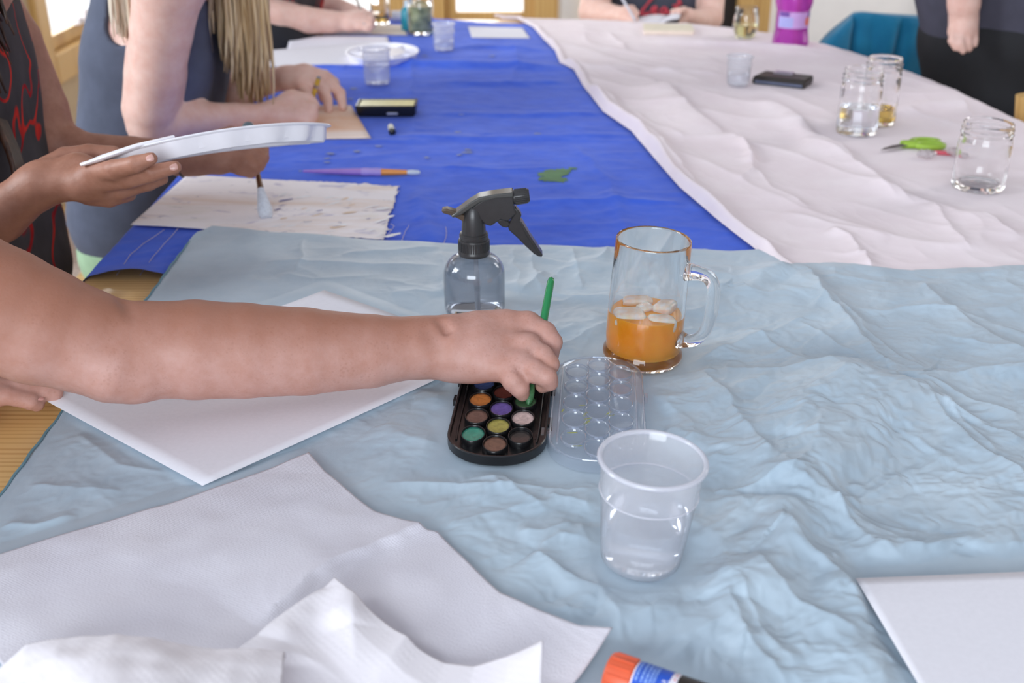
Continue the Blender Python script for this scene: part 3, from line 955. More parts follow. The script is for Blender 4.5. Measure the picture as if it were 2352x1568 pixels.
bco = np_mesh('blue_drop_cloth', np.stack([X, Y, Z], -1).reshape(-1, 3), grid_quads(NX, NY), M['blue_cloth'])
tag(bco, 'royal blue cotton drop cloth with paint splashes running down the table', 'drop cloth')

# dried paint on the blue cloth (part of the cloth)
sp = MB()
srng = random.Random(5)
spots = [(1272, 402, 0.027), (1290, 394, 0.018), (1254, 412, 0.018), (1280, 414, 0.020), (1262, 394, 0.015), (1316, 388, 0.009)]
for px, py, r in spots:
    c = at(px, py, 0.752)
    zz = 0.7534
    n = 18; vs = [(c.x, c.y, zz + 0.001)]
    for k in range(n):
        a = 2 * PI * k / n; rr = r * srng.uniform(0.62, 1.12)
        vs.append((c.x + rr * math.cos(a), c.y + rr * math.sin(a) * 0.9, zz))
    sp.add(vs, [(0, k + 1, (k + 1) % n + 1) for k in range(n)])
sp.build('green_paint_stain', plain('dried_green_paint', (84, 126, 84), 0.6, 0.15), bco)
sp = MB()
for px, py, r in ((1075, 346, 0.006), (1072, 352, 0.007), (1055, 358, 0.005), (820, 350, 0.006), (752, 366, 0.005), (750, 375, 0.006), (980, 364, 0.005), (1235, 309, 0.006), (760, 355, 0.007), (1130, 130, 0.008), (975, 130, 0.007), (812, 205, 0.008), (804, 229, 0.006), (1052, 305, 0.006), (870, 338, 0.006), (1060, 265, 0.006), (690, 395, 0.004)):
    c = at(px, py, 0.752); n = 9; zz = 0.7541
    vs = [(c.x, c.y, zz + 0.0006)] + [(c.x + r * 1.4 * srng.uniform(0.5, 1.1) * math.cos(2 * PI * k / n), c.y + r * srng.uniform(0.5, 1.1) * math.sin(2 * PI * k / n), zz) for k in range(n)]
    sp.add(vs, [(0, k + 1, (k + 1) % n + 1) for k in range(n)])
o_ = sp.build('paint_speckles', plain('dried_pale_paint', (132, 142, 176), 0.7, 0.3), bco); o_['kind'] = 'stuff'
# loose threads lying over the folded edge
th = MB()
for pts in ([(872, 556), (890, 540), (906, 520), (898, 515)], [(920, 560), (932, 530), (940, 518)], [(1018, 565), (1026, 540), (1024, 522)], [(268, 632), (300, 585), (330, 560), (378, 528)], [(322, 632), (352, 590), (378, 560), (410, 525)]):
    w = [at(x, y, 0.754) for x, y in pts]
    q = [w[0].lerp(w[1], t) for t in (0, .5)] + [w[1].lerp(w[2], t) for t in (0, .5)] + ([w[2].lerp(w[3], t) for t in (0, .5, 1)] if len(w) > 3 else [w[2]])
    th.tube([p + Vector((0.002 * math.sin(i * 3.1), 0, 0.0006)) for i, p in enumerate(q)], 0.0005, 5)
o_ = th.build('loose_threads', plain('pale_thread', (196, 186, 206), 0.9), bco); o_['kind'] = 'stuff'

# white cloth
xr = interp([(1.2, TX1)] + [(y, x) for x, y in outline[2:9]] + [(3.34, -0.25)])
NX, NY = 360, 460
vv = np.linspace(0, 1, NY); uu = np.linspace(0, 1, NX)
Yr = 1.34 + (3.338 - 1.34) * vv
hang = 24
X = np.zeros((NX + hang, NY)); Y = np.zeros_like(X); Z = np.zeros_like(X)
L = xl(Yr); R = np.maximum(xr(Yr) + 0.006, L + 0.02)
X[:NX] = L[None, :] + (R - L)[None, :] * uu[:, None]; Y[:NX] = Yr[None, :]
wob_e = 0.004 * perlin(Yr * 9, Yr * 0, 71) + 0.002 * perlin(Yr * 31, Yr * 0, 72)
wcr = [
    ([(1345, 215), (1400, 300), (1480, 380), (1560, 450), (1680, 545)], 11, 30, 22, False), ([(1380, 215), (1430, 280), (1500, 330), (1540, 385)], 10, 26, 18, False),
    ([(1515, 205), (1560, 250), (1620, 300), (1655, 318)], 13, 50, 14, False), ([(1745, 240), (1820, 285), (1900, 345), (1950, 375)], 10, 32, 14, False),
    ([(1480, 170), (1580, 172), (1660, 178)], 5, 16, 16, False), ([(1290, 152), (1360, 165), (1470, 168)], 6, 18, 12, True), ([(1500, 340), (1560, 390), (1620, 470), (1700, 520)], 7, 24, 12, True),
    ([(1660, 320), (1720, 355), (1730, 400), (1700, 430)], 7, 18, 9, True), ([(1700, 335), (1725, 375), (1718, 388)], 7, 9, 6, True), ([(1730, 400), (1780, 450), (1850, 490)], 5, 14, 9, True),
    ([(1840, 330), (1930, 370), (2040, 440), (2100, 480)], 7, 34, 12, True), ([(2040, 280), (2130, 250), (2230, 240)], 7, 24, 24, False), ([(1915, 345), (2000, 420), (2060, 470)], 5, 16, 10, True),
    ([(2140, 480), (2180, 540), (2230, 590)], 6, 24, 12, True), ([(1900, 540), (1955, 560), (1963, 600)], 6, 14, 9, True), ([(1980, 590), (1992, 610), (2000, 626)], 6, 14, 9, True),
    ([(1390, 80), (1430, 110), (1440, 125)], 5, 14, 10, True), ([(1500, 100), (1700, 110), (1900, 125)], 8, 24, 20, False), ([(2250, 500), (2300, 540), (2352, 560)], 6, 30, 14, True), ([(1800, 500), (1900, 530), (2050, 560)], 5, 30, 14, True),
    ([(1460, 265), (1500, 300), (1580, 330)], 5, 20, 10, True), ([(1560, 520), (1680, 560), (1800, 600)], 5, 24, 16, True), ([(2210, 240), (2240, 290), (2260, 330)], 5, 14, 9, True),
]
Xa, Ya = X[:NX], Y[:NX]
H = creases(Xa, Ya, wcr)
ca, sa = math.cos(-0.9), math.sin(-0.9)
U_, V_ = Xa * ca + Ya * sa + 0.04 * fbm(Xa * 6, Ya * 6, 2, 81), -Xa * sa + Ya * ca
H = H * 1.35 + 0.0060 * ridged(U_ * 2.2, V_ * 5.5, 84, 2.6) + 0.0012 * ridged(U_ * 8, V_ * 13, 85, 2.4) + 0.0004 * ridged(U_ * 24, V_ * 30, 86, 2.0)
WJ = at(2243, 432, WZ); WJ2 = at(1963, 308, WZ); WJ3 = at(2012, 285, WZ)
H *= damp(Xa, Ya, [PX([(1720, 190), (1860, 200), (1840, 212), (1720, 200)]), PX([(2010, 300), (2330, 300), (2330, 390), (2010, 390)])], [(p.x, p.y, 0.045) for p in (WJ, WJ2, WJ3, at(1818, 100), at(1710, 92), at(1692, 195))], 0.04, 0.1)
du = (Xa - L[None, :])
H = np.maximum(H, 0) * np.clip(du / 0.012, 0.1, 1) + 0.0075 * np.exp(-((du - 0.010) / 0.008) ** 2) + 0.0012
Z[:NX] = 0.7535 + H
dr = np.clip((Xa - (R - 0.02)[None, :]) / 0.02, 0, 1)
Z[:NX] -= dr ** 2 * 0.006
for k in range(hang):
    t = (k + 1) / hang
    X[NX + k] = R + 0.012 * math.sin(min(1, t * 3) * PI / 2) + 0.012 * np.sin(Yr * 26 + 1.5 * np.sin(Yr * 7)) * t + wob_e
    Y[NX + k] = Yr
    Z[NX + k] = Z[NX - 1] - 0.13 * t
wco = np_mesh('white_drop_cloth', np.stack([X, Y, Z], -1).reshape(-1, 3), grid_quads(NX + hang, NY), M['white_cloth'])
tag(wco, 'pinkish white bed sheet spread over half of the table beside the blue cloth', 'drop cloth')


# ================================================================= SHEETS OF PAPER
def resample(pts, n):
    pts = [Vector(p) for p in pts]
    d = [0]
    for a, b in zip(pts[:-1], pts[1:]): d.append(d[-1] + (b - a).length)
    out = []
    for k in range(n):
        s = d[-1] * k / (n - 1); i = 0
        while i < len(d) - 2 and d[i + 1] < s: i += 1
        t = (s - d[i]) / max(1e-9, d[i + 1] - d[i]); out.append(pts[i].lerp(pts[i + 1], min(1, t)))
    return out


def coons(c0, c1, d0, d1, nu, nv):
    """patch between four edge lines: c0 and c1 run along u, d0 and d1 along v"""
    c0, c1, d0, d1 = resample(c0, nu), resample(c1, nu), resample(d0, nv), resample(d1, nv)
    A = lambda q: np.array([tuple(p) for p in q])
    c0, c1, d0, d1 = A(c0), A(c1), A(d0), A(d1)
    u = np.linspace(0, 1, nu)[:, None, None]; v = np.linspace(0, 1, nv)[None, :, None]
    S = (1 - v) * c0[:, None] + v * c1[:, None] + (1 - u) * d0[None] + u * d1[None]
    S -= (1 - u) * (1 - v) * c0[0] + u * (1 - v) * c0[-1] + (1 - u) * v * c1[0] + u * v * c1[-1]
    return S


def sheet(name, S, mat, thick=0.0006, parent=None, smooth=True, z0=None):
    nu, nv = S.shape[:2]
    off = np.array(parent.matrix_basis.translation) if parent is not None else 0
    o = np_mesh(name, (S - off).reshape(-1, 3), grid_quads(nu, nv), mat, parent)
    m = o.modifiers.new('thickness', 'SOLIDIFY'); m.thickness = thick; m.offset = 0
    return o


def flat_paper(name, px, z, mat, label, cat, lift=None, n=24, group=None):
    a, b, c, d = [at(x, y, z) for x, y in px]
    S = coons([a, b], [d, c], [a, d], [b, c], n, n)
    if lift is not None:
        u, v = np.meshgrid(np.linspace(0, 1, n), np.linspace(0, 1, n), indexing='ij')
        S[..., 2] += lift(u, v)
    o = sheet(name, S, mat)
    return tag(o, label, cat, group)


flat_paper('drawing_paper', BIG_PAPER, GZ + 0.0015, M['paper'], 'large blank white paper lying diagonally under the freckled forearm', 'paper', lift=lambda u, v: 0.004 * (1 - u) * (1 - v) * 0 + 0.003 * u ** 3 + 0.002 * np.sin(v * 3) * u)
flat_paper('drawing_paper', [(1965, 1328), (2460, 1309), (2700, 1900), (2270, 1840)], GZ + 0.007, M['paper'], 'blank white paper alone on the grey cloth, reaching out of the picture', 'paper')


def painted(name, base, washes):
    t = NT(name)
    v = t.coords()
    n = t.noise(v, 12, 5)
    c = t.ramp(n, [(0.3, lin(*base)), (0.7, lin(*[min(255, x + 8) for x in base]))])
    for rgb, sc, seed, lo, hi, amt in washes:
        mp = t.add('ShaderNodeMapping'); mp.inputs['Location'].default_value = (seed, seed * 0.7, 0); mp.inputs['Scale'].default_value = sc
        t.l.new(v, mp.inputs['Vector'])
        m = t.noise(mp.outputs[0], 1.0, 5, 0.6, 0.5)
        f = t.ramp(m, [(lo, (0, 0, 0, 1)), (hi, (amt, amt, amt, 1))])
        c = t.mix(f, c, lin(*rgb))
    t.color(c); t.set(Roughness=0.8, Specular_IOR_Level=0.2)
    t.bump(t.noise(v, 260, 3), 0.1, 0.001)
    return t.m


EP = thing('watercolour_painting', 'pale painted sheet with paint smears and torn edges under the lifted brush', 'painting', at(600, 470, BZ + 0.003))
m_paint = painted('pale_watercolour', (243, 236, 236), [((222, 190, 160), (3, 14, 1), 3.1, 0.50, 0.72, 0.7), ((206, 206, 170), (5, 9, 1), 8.4, 0.58, 0.75, 0.4), ((176, 170, 200), (16, 30, 1), 5.5, 0.60, 0.68, 0.6), ((150, 150, 170), (30, 60, 1), 1.5, 0.64, 0.68, 0.6)])
a, b, c, d = [at(x, y, BZ + 0.003) for x, y in EASEL_PAPER]
n = 70
S = coons([a, b], [d, c], [a, d], [b, c], n, n)
jr = np.random.default_rng(3)
tear = 0
for k in range(n):                                          # ragged edges
    f_ = (k / n)
    tear = 0.7 * tear + jr.normal(0, 0.0011)
    S[-1, k, 0] += tear + (0.006 if k in (7, 41, 42, 58) else 0); S[-2, k, 0] += tear * 0.5; S[-1, k, 1] += 0.3 * tear
    if f_ > 0.45: S[k, 0, 1] += jr.normal(0, 0.0010) + (0.007 if k in (58, 59) else 0)
    if f_ > 0.35: S[k, -1, 1] += jr.normal(0, 0.0012)
S[..., 2] += 0.0006 * np.sin(np.arange(n) / 6.0)[:, None]
sheet('sheet', S, m_paint, 0.0008, EP)
sm = MB(); sr = random.Random(9)
for k in range(46):                                         # knife strokes of thick paint
    px = 900 - 270 * sr.random() ** 1.3; py = 428 + (px - 430) * 0.05 + sr.uniform(4, 105); 
    c = at(px, min(py, 540), BZ + 0.0042); an = sr.uniform(0.3, 1.1); Lk = sr.uniform(0.004, 0.016); wk = Lk * sr.uniform(0.2, 0.45)
    dx, dy = math.cos(an), math.sin(an)
    q = []
    for s_ in range(10):
        th_ = 2 * PI * s_ / 10; rr = sr.uniform(0.6, 1.1)
        q.append((c.x + dx * Lk * math.cos(th_) * rr - dy * wk * math.sin(th_) * rr, c.y + dy * Lk * math.cos(th_) * rr + dx * wk * math.sin(th_) * rr, c.z))
    sm.add([(c.x, c.y, c.z + 0.0005)] + q, [(0, i + 1, (i + 1) % 10 + 1) for i in range(10)], 0 if k % 3 else (1 if k % 2 else 2))
o_ = sm.build('paint_smears', [plain('thick_white_paint', (238, 236, 238), 0.5), plain('grey_violet_paint', (140, 136, 172), 0.6), plain('ochre_paint', (226, 200, 172), 0.6)], EP, world=True); o_['kind'] = 'stuff'

m_sk = painted('peach_wash_paper', (240, 216, 200), [((232, 176, 132), (4, 9, 1), 2.2, 0.46, 0.66, 0.8), ((244, 232, 226), (3, 12, 1), 6.0, 0.5, 0.7, 0.7)])
flat_paper('sketch_paper', [(480, 322), (852, 317), (806, 242), (520, 242)], BZ + 0.0022, m_sk, 'small peach washed paper under the blonde woman\'s drawing hand', 'paper')
flat_paper('drawing_paper', [(655, 128), (900, 122), (890, 84), (668, 80)], BZ + 0.002, painted('faint_wash_paper', (232, 230, 238), [((226, 206, 212), (3, 20, 1), 4.2, 0.5, 0.7, 0.7)]), 'white paper partly under the round plate palette, lower of two sheets', 'paper')
flat_paper('drawing_paper', [(616, 153), (845, 148), (850, 98), (611, 116)], BZ + 0.0035, M['paper'], 'clean white paper overlapping another sheet near the blonde hair', 'paper')
flat_paper('drawing_paper', [(1083, 86), (1218, 88), (1200, 64), (1075, 61)], BZ + 0.002, M['paper'], 'blank white paper at the far end between small cup and white sheet', 'paper')
flat_paper('sketch_paper', [(850, 79), (937, 80), (920, 57), (866, 55)], BZ + 0.002, M['paper_cream'], 'cream paper in front of the hand drawing beside the amber glass', 'paper')
flat_paper('drawing_paper', [(690, 78), (850, 79), (864, 68), (700, 66)], BZ + 0.0018, M['paper'], 'white paper under the forearm of the woman in the black top', 'paper')

# ================================================================= PAPER TOWELS
def towel_mat():
    t = NT('embossed_paper_towel')
    v = t.coords()
    c = t.ramp(t.noise(v, 9, 3), [(0.3, lin(214, 211, 220)), (0.7, lin(224, 221, 228))])
    t.color(c); t.set(Roughness=0.9, Specular_IOR_Level=0.1, Sheen_Weight=0.15)
    vo = t.add('ShaderNodeTexVoronoi'); vo.inputs['Scale'].default_value = 520; vo.inputs['Randomness'].default_value = 0.25
    t.l.new(t.coords(rot=(0, 0, 0.5)), vo.inputs['Vector'])
    t.bump(vo.outputs['Distance'], 0.6, 0.0010)
    return t.m


def quilt_mat():
    t = NT('quilted_paper_towel')
    v = t.coords()
    t.color(t.ramp(t.noise(v, 9, 3), [(0.3, lin(224, 219, 224)), (0.7, lin(233, 229, 233))])); t.set(Roughness=0.9, Specular_IOR_Level=0.1, Sheen_Weight=0.15)
    vo = t.add('ShaderNodeTexVoronoi'); vo.inputs['Scale'].default_value = 210; vo.inputs['Randomness'].default_value = 0.2
    t.l.new(t.coords(rot=(0, 0, 0.8)), vo.inputs['Vector'])
    sm_ = t.ramp(vo.outputs['Distance'], [(0.10, (1, 1, 1, 1)), (0.55, (0, 0, 0, 1))])
    t.bump(sm_, 0.16, 0.0008)
    return t.m


M['towel'] = towel_mat(); M['quilt'] = quilt_mat()
zt = GZ + 0.002
c0 = [at(x, y, zt) for x, y in ((-190, 1335), (0, 1275), (180, 1222), (370, 1165), (540, 1105), (710, 1042))]
d1_ = [at(x, y, zt) for x, y in ((710, 1042), (745, 1085), (800, 1132), (860, 1180), (930, 1206), (985, 1224), (1006, 1226), (1080, 1300), (1150, 1370), (1240, 1420), (1330, 1463), (1405, 1475))]
d0_ = [at(x, y, zt) for x, y in ((-190, 1335), (-60, 1450), (30, 1560), (120, 1720))]
c1 = [at(x, y, zt) for x, y in ((120, 1720), (600, 1800), (1000, 1760), (1250, 1640), (1330, 1562), (1405, 1475))]
S = coons(c0, c1, d0_, d1_, 150, 170)
Xs, Ys = S[..., 0], S[..., 1]
u, v = np.meshgrid(np.linspace(0, 1, 150), np.linspace(0, 1, 170), indexing='ij')
S[..., 2] += 0.0025 * (0.5 + fbm(Xs * 9, Ys * 9, 3, 91)) + creases(Xs, Ys, [([(1006, 1222), (880, 1285), (760, 1352), (590, 1470)], 7, 34, 5, True), ([(700, 1120), (640, 1250), (520, 1400)], 2, 60, 60, False)])
S[..., 2] += 0.012 * np.clip((u - 0.8) / 0.2, 0, 1) ** 2 * np.clip((v - 0.7) / 0.3, 0, 1)
S[..., 2] = np.maximum(S[..., 2], zt - 0.0005)
tw = sheet('paper_towel', S, M['towel'], 0.0008)
tag(tw, 'large flat embossed paper towel spread over the grey cloth', 'paper towel')

z2 = GZ + 0.010
d1_ = [at(x, y, z2 + dz) for x, y, dz in ((770, 1342, 0.004), (800, 1378, 0.006), (880, 1432, 0.004), (960, 1492, 0.002), (1020, 1522, 0.001), (1090, 1530, 0.004), (1170, 1512, 0.016), (1246, 1478, 0.035))]
c0 = [at(x, y, z2) for x, y in ((420, 1580), (520, 1515), (590, 1470), (680, 1405), (770, 1342))]
d0_ = [at(x, y, z2) for x, y in ((420, 1580), (430, 1640), (460, 1720))]
c1 = [at(x, y, z2 + dz) for x, y, dz in ((460, 1720, 0), (800, 1760, 0), (1100, 1700, 0.01), (1243, 1590, 0.03), (1246, 1478, 0.035))]
S = coons(c0, c1, d0_, d1_, 120, 120)
Xs, Ys = S[..., 0], S[..., 1]
S[..., 2] += 0.007 * ridged(Xs * 11 + Ys * 6, Ys * 8 - Xs * 7, 95, 1.8) * (0.4 + 0.6 * np.clip(fbm(Xs * 7, Ys * 7, 2, 96) + 0.5, 0, 1)) + creases(Xs, Ys, [([(790, 1365), (800, 1430), (810, 1520)], 8, 14, 16, False), ([(720, 1420), (690, 1480), (640, 1540)], 6, 18, 14, False)])
tag(sheet('paper_towel', S, M['quilt'], 0.0008), 'crumpled soft paper towel with a pointed corner on the flat towel', 'paper towel')

z3 = GZ + 0.016
c0 = [at(x, y, z3 + dz) for x, y, dz in ((-70, 1600, 0), (0, 1530, 0.004), (60, 1482, 0.012), (140, 1462, 0.018), (270, 1452, 0.02), (400, 1474, 0.016), (520, 1488, 0.012), (655, 1494, 0.01))]
d1_ = [at(x, y, z3 + dz) for x, y, dz in ((655, 1494, 0.01), (652, 1540, 0.012), (645, 1600, 0.012), (640, 1680, 0.01))]
d0_ = [at(x, y, z3) for x, y in ((-70, 1600), (-80, 1700))]
c1 = [at(x, y, z3 + dz) for x, y, dz in ((-80, 1700, 0), (200, 1720, 0.02), (640, 1680, 0.01))]
S = coons(c0, c1, d0_, d1_, 110, 60)
u, v = np.meshgrid(np.linspace(0, 1, 110), np.linspace(0, 1, 60), indexing='ij')
S[..., 2] += 0.014 * np.sin(np.clip(v * 1.1, 0, 1) * PI * 0.8) * np.sin(u * PI) + 0.004 * fbm(S[..., 0] * 14, S[..., 1] * 14, 3, 97)
S[0 if False else slice(None), 0, 2] -= 0.006
tag(sheet('paper_towel', S, M['quilt'], 0.0008), 'quilted paper towel rolled into a mound at the lower corner', 'paper towel')

# ================================================================= GLASS MUG WITH ICED DRINK
def dens(prof, k=4):
    """insert points so that profile arcs stay smooth"""
    out = []
    for (r0, z0), (r1, z1) in zip(prof[:-1], prof[1:]):
        for i in range(k): out.append((r0 + (r1 - r0) * i / k, z0 + (z1 - z0) * i / k))
    return out + [prof[-1]]


MT = (0, math.radians(2.4), 0)
mug = thing('glass_mug', 'clear handled glass mug of iced orange drink', 'mug', MUG_P + Vector((0, 0, 0.0012)), MT)
outer = [(0, 0.0015), (0.030, 0.0015), (0.036, 0.0), (0.041, 0.0012), (0.0432, 0.006), (0.0428, 0.0105), (0.0408, 0.0140), (0.0398, 0.0165), (0.0405, 0.020), (0.0412, 0.028), (0.0410, 0.06), (0.0402, 0.10), (0.0394, 0.134), (0.0392, 0.1362), (0.0383, 0.1372), (0.0374, 0.1362)]
inner = [(0.0370, 0.134), (0.0374, 0.10), (0.0380, 0.06), (0.0381, 0.028), (0.0376, 0.018), (0.0350, 0.0110), (0.028, 0.0085), (0.012, 0.0080), (0, 0.0080)]
MB().lathe(outer + inner, 96).build('mug_body', M['clear_glass'], mug, angle=60)
hp = []
ctrl = [(0.0385, 0.108), (0.050, 0.1085), (0.0605, 0.1075), (0.0665, 0.102), (0.0692, 0.092), (0.0695, 0.078), (0.0690, 0.064), (0.0665, 0.050), (0.0610, 0.0385), (0.053, 0.032), (0.045, 0.030), (0.0385, 0.0305)]
HA = math.radians(-24)
for i in range(len(ctrl) - 1):
    for t in (0, 0.34, 0.67): hp.append((ctrl[i][0] + (ctrl[i + 1][0] - ctrl[i][0]) * t, ctrl[i][1] + (ctrl[i + 1][1] - ctrl[i][1]) * t))
hp.append(ctrl[-1])
for _ in range(2): hp = [hp[0]] + [((a[0] + 2 * b[0] + c[0]) / 4, (a[1] + 2 * b[1] + c[1]) / 4) for a, b, c in zip(hp[:-2], hp[1:-1], hp[2:])] + [hp[-1]]
hr = [0.0085 + 0.0035 * max(0, 1 - i / 4) + 0.0035 * max(0, 1 - (len(hp) - 1 - i) / 4) for i in range(len(hp))]
hb = MB().tube([(r * math.cos(HA), r * math.sin(HA), z) for r, z in hp], [x * 0.78 for x in hr], 20, flat=((-math.sin(HA), math.cos(HA), 0), 1.45))
hb.build('mug_handle', M['clear_glass'], mug, angle=60)


def orange_mat():
    t = NT('orange_drink')
    v = t.coords()
    t.color(t.ramp(t.noise(v, 22, 3), [(0.3, lin(252, 158, 36)), (0.7, lin(255, 178, 66))]))
    t.set(Roughness=0.08, Transmission_Weight=0.0, IOR=1.34, Subsurface_Weight=0.3, Subsurface_Scale=0.02)
    t.b.inputs['Subsurface Radius'].default_value = (1.0, 0.6, 0.2)
    return t.m


drink = MB().lathe([(0, 0.0079), (0.012, 0.0079), (0.028, 0.0084), (0.0351, 0.0109), (0.0377, 0.0179), (0.0382, 0.028), (0.0381, 0.0545), (0.0378, 0.0552), (0.030, 0.0550), (0, 0.0550)], 80).build('orange_drink', orange_mat(), None, angle=50)
drink.location = MUG_P + Vector((0, 0, 0.0012)); drink.rotation_euler = MT
tag(drink, 'cloudy orange drink half filling the clear handled mug', 'drink')


def ice_mesh(seed):
    bm = bmesh.new(); bmesh.ops.create_cube(bm, size=1.0)
    bmesh.ops.bevel(bm, geom=bm.edges[:], offset=0.38, segments=6, affect='EDGES', profile=0.6)
    r = random.Random(seed)
    for v_ in bm.verts: v_.co += Vector((math.sin(v_.co.y * 5 + seed), math.sin(v_.co.z * 4 + seed * 2), math.sin(v_.co.x * 6))) * 0.035
    me = bpy.data.meshes.new('ice_cube'); bm.to_mesh(me); bm.free()
    return me


t = NT('cloudy_ice'); t.set(Roughness=0.1, Transmission_Weight=0.15, IOR=1.31, Subsurface_Weight=0.3, Subsurface_Scale=0.01)
t.color(t.ramp(t.noise(t.coords(), 3.0, 4), [(0.35, lin(255, 226, 200)), (0.65, lin(255, 250, 246))]))
ice_mat = t.m
iw = Matrix.Rotation(MT[1], 3, 'Y')
ice_spots = [(-0.008, 0.022, 0.0550, (0.034, 0.017, 0.013), 0.15, 'flat ice cube floating at the far side of the orange drink'),
             (0.021, 0.009, 0.0550, (0.031, 0.022, 0.015), 1.0, 'long ice cube floating by the handle in the orange drink'),
             (-0.019, -0.012, 0.0515, (0.032, 0.022, 0.020), 0.05, 'thick ice cube half sunk away from the handle in the drink'),
             (0.014, -0.020, 0.0505, (0.029, 0.018, 0.018), -0.15, 'ice cube half sunk at the near rim of the orange drink'),
             (-0.002, 0.004, 0.0560, (0.021, 0.013, 0.010), 0.6, 'smallest ice cube resting in the middle of the other cubes')]
for k, (x, y, z, s, a, lab) in enumerate(ice_spots):
    me = ice_mesh(k + 1); me.materials.append(ice_mat); me.shade_smooth()
    o = link('ice_cube', me); o.scale = s; o.rotation_euler = (0.12 * (-1) ** k, 0.1, a)
    o.location = MUG_P + Vector((0, 0, 0.0012)) + iw @ Vector((x, y, z))
    tag(o, lab, 'ice cube', 'ice cubes in the mug')

# ================================================================= PLASTIC CUPS
def cup_mesh(parent, mat, R=0.040, r=0.0315, H=0.095, ring=0.064, n=72, lip=0.0024):
    w = 0.0009
    k = (R - r) / H
    pr = [(0, 0.003), (r - 0.010, 0.003), (r - 0.007, 0.0), (r - 0.003, 0.0005), (r, 0.004), (r + k * 0.012, 0.012)]
    pr += [(r + k * ring, ring), (r + k * ring + 0.0007, ring + 0.0012), (r + k * ring + 0.0007, ring + 0.003), (R - 0.001, H - 0.006)]
    pr += [(R - 0.0008, H - 0.0035), (R + lip * 0.7, H - 0.003), (R + lip, H - 0.0012), (R + lip * 0.7, H), (R - 0.001, H), (R - 0.0018, H - 0.001)]
    pr += [(r + k * ring - w, ring), (r + k * 0.012 - w, 0.012), (r - w - 0.001, 0.005), (r - 0.006, 0.0042), (0, 0.0042)]
    ring_r = r + k * ring + 0.0008
    MB().tube([((R + 0.0002) * math.cos(2 * PI * i / n), (R + 0.0002) * math.sin(2 * PI * i / n), H - 0.0012) for i in range(n + 1)], 0.0021, 10, cap=False).build('rim', M['cup_rim'], parent, angle=None)
    MB().tube([(ring_r * math.cos(2 * PI * i / n), ring_r * math.sin(2 * PI * i / n), ring + 0.002) for i in range(n + 1)], 0.0007, 8, cap=False).build('moulded_ring', M['cup_rim'], parent, angle=None)
    return MB().lathe(pr, n).build('cup_wall', mat, parent, angle=50)


def water_mesh(name, mat, R, r, H, z1, label, loc, rot=(0, 0, 0), n=64, z0=0.0048):
    k = (R - r) / H
    rr = lambda z: r + k * z - 0.0011
    o = MB().lathe([(0, z0), (rr(z0) - 0.006, z0), (rr(z0) - 0.0012, z0 + 0.0015), (rr(0.012), 0.012), (rr(z1), z1 + 0.0006), (rr(z1) - 0.001, z1), (0, z1)], n).build(name, mat, None, angle=50)
    o.location = loc; o.rotation_euler = rot
    return tag(o, label, 'water')


CT = (math.radians(1.0), math.radians(3.0), 0)
cup = thing('plastic_cup', 'biggest milky plastic cup of water beside the clear paint lid', 'cup', CUP_P + Vector((0, 0, 0.0014)), CT)
cup_mesh(cup, M['cup_plastic'])
water_mesh('water', M['water'], 0.040, 0.0315, 0.095, 0.044, 'clear water in the big milky cup near the paint lid', CUP_P + Vector((0, 0, 0.0014)), CT)


def far_cup(pxb, pyb, pw_top, pw_bot, ph, label, wl, wlabel, z=BZ):
    p = at(pxb, pyb, z); D = (p - CAM).dot(_F)
    H = ph * D / F_PX / math.cos(math.radians(12)); R = pw_top / 2 * D / F_PX; r = pw_bot / 2 * D / F_PX
    c = thing('plastic_cup', label, 'cup', p + Vector((0, 0, 0.0012)))
    cup_mesh(c, M['cup_plastic_far'], R - 0.0015, r, H, H * 0.68, 48)
    water_mesh('water', M['water'], R - 0.0015, r, H, H * wl, wlabel, p + Vector((0, 0, 0.0012)), n=48)


far_cup(867, 194, 66, 58, 78, 'milky plastic cup on blue cloth before the round plate palette', 0.56, 'clear water in the cup before the round plate palette')
far_cup(1020, 117, 52, 46, 60, 'milky plastic cup standing beside the jar of green water', 0.35, 'shallow water in the cup beside the jar of green water')
far_cup(1694, 198, 60, 50, 66, 'faint clear plastic cup on the white sheet beside the black case', 0.40, 'clear water in the cup beside the black case', WZ)

# ================================================================= SPRAY BOTTLE
SB = thing('spray_bottle', 'smoky trigger spray bottle standing behind the painting hand', 'spray bottle', SPRAY_P + Vector((0, 0, 0.001)))
sx = 1.341 / F_PX; sz = sx / 0.925
Rb = 0.0360
tint = thin_clear('smoky_bottle_plastic', (238, 239, 242), 0.0)
prof = [(0, 0.002), (0.024, 0.002), (0.030, 0.0), (0.0345, 0.002), (Rb, 0.007), (Rb, 0.030), (Rb, 0.046)]
for a in range(1, 13):
    th_ = a / 12 * PI / 2
    prof.append((0.0165 + (Rb - 0.0165) * math.cos(th_), 0.046 + 0.025 * math.sin(th_)))
prof += [(0.0145, 0.0735), (0.0142, 0.080)]
inn = [(max(0, r - 0.0013), z + (0.0013 if z < 0.01 else 0)) for r, z in reversed(prof)]
MB().lathe(prof + inn, 80).build('bottle_body', tint, SB, angle=60)
wp = [(0, 0.0036), (0.026, 0.0036), (0.0325, 0.005), (Rb - 0.0016, 0.009), (Rb - 0.0016, 0.046)]
for a in range(1, 7):
    th_ = a / 12 * PI / 2
    wp.append((0.0165 + (Rb - 0.0165) * math.cos(th_) - 0.0016, 0.046 + 0.025 * math.sin(th_)))
wp += [(0.020, wp[-1][1] + 0.0002), (0, wp[-1][1] + 0.0002)]
bw = MB().lathe(wp, 64).build('water', glass('grey_tinted_water', (245, 248, 249), 1.2), None, angle=50); bw.location = SPRAY_P + Vector((0, 0, 0.001))
tag(bw, 'water inside the smoky trigger spray bottle', 'water')
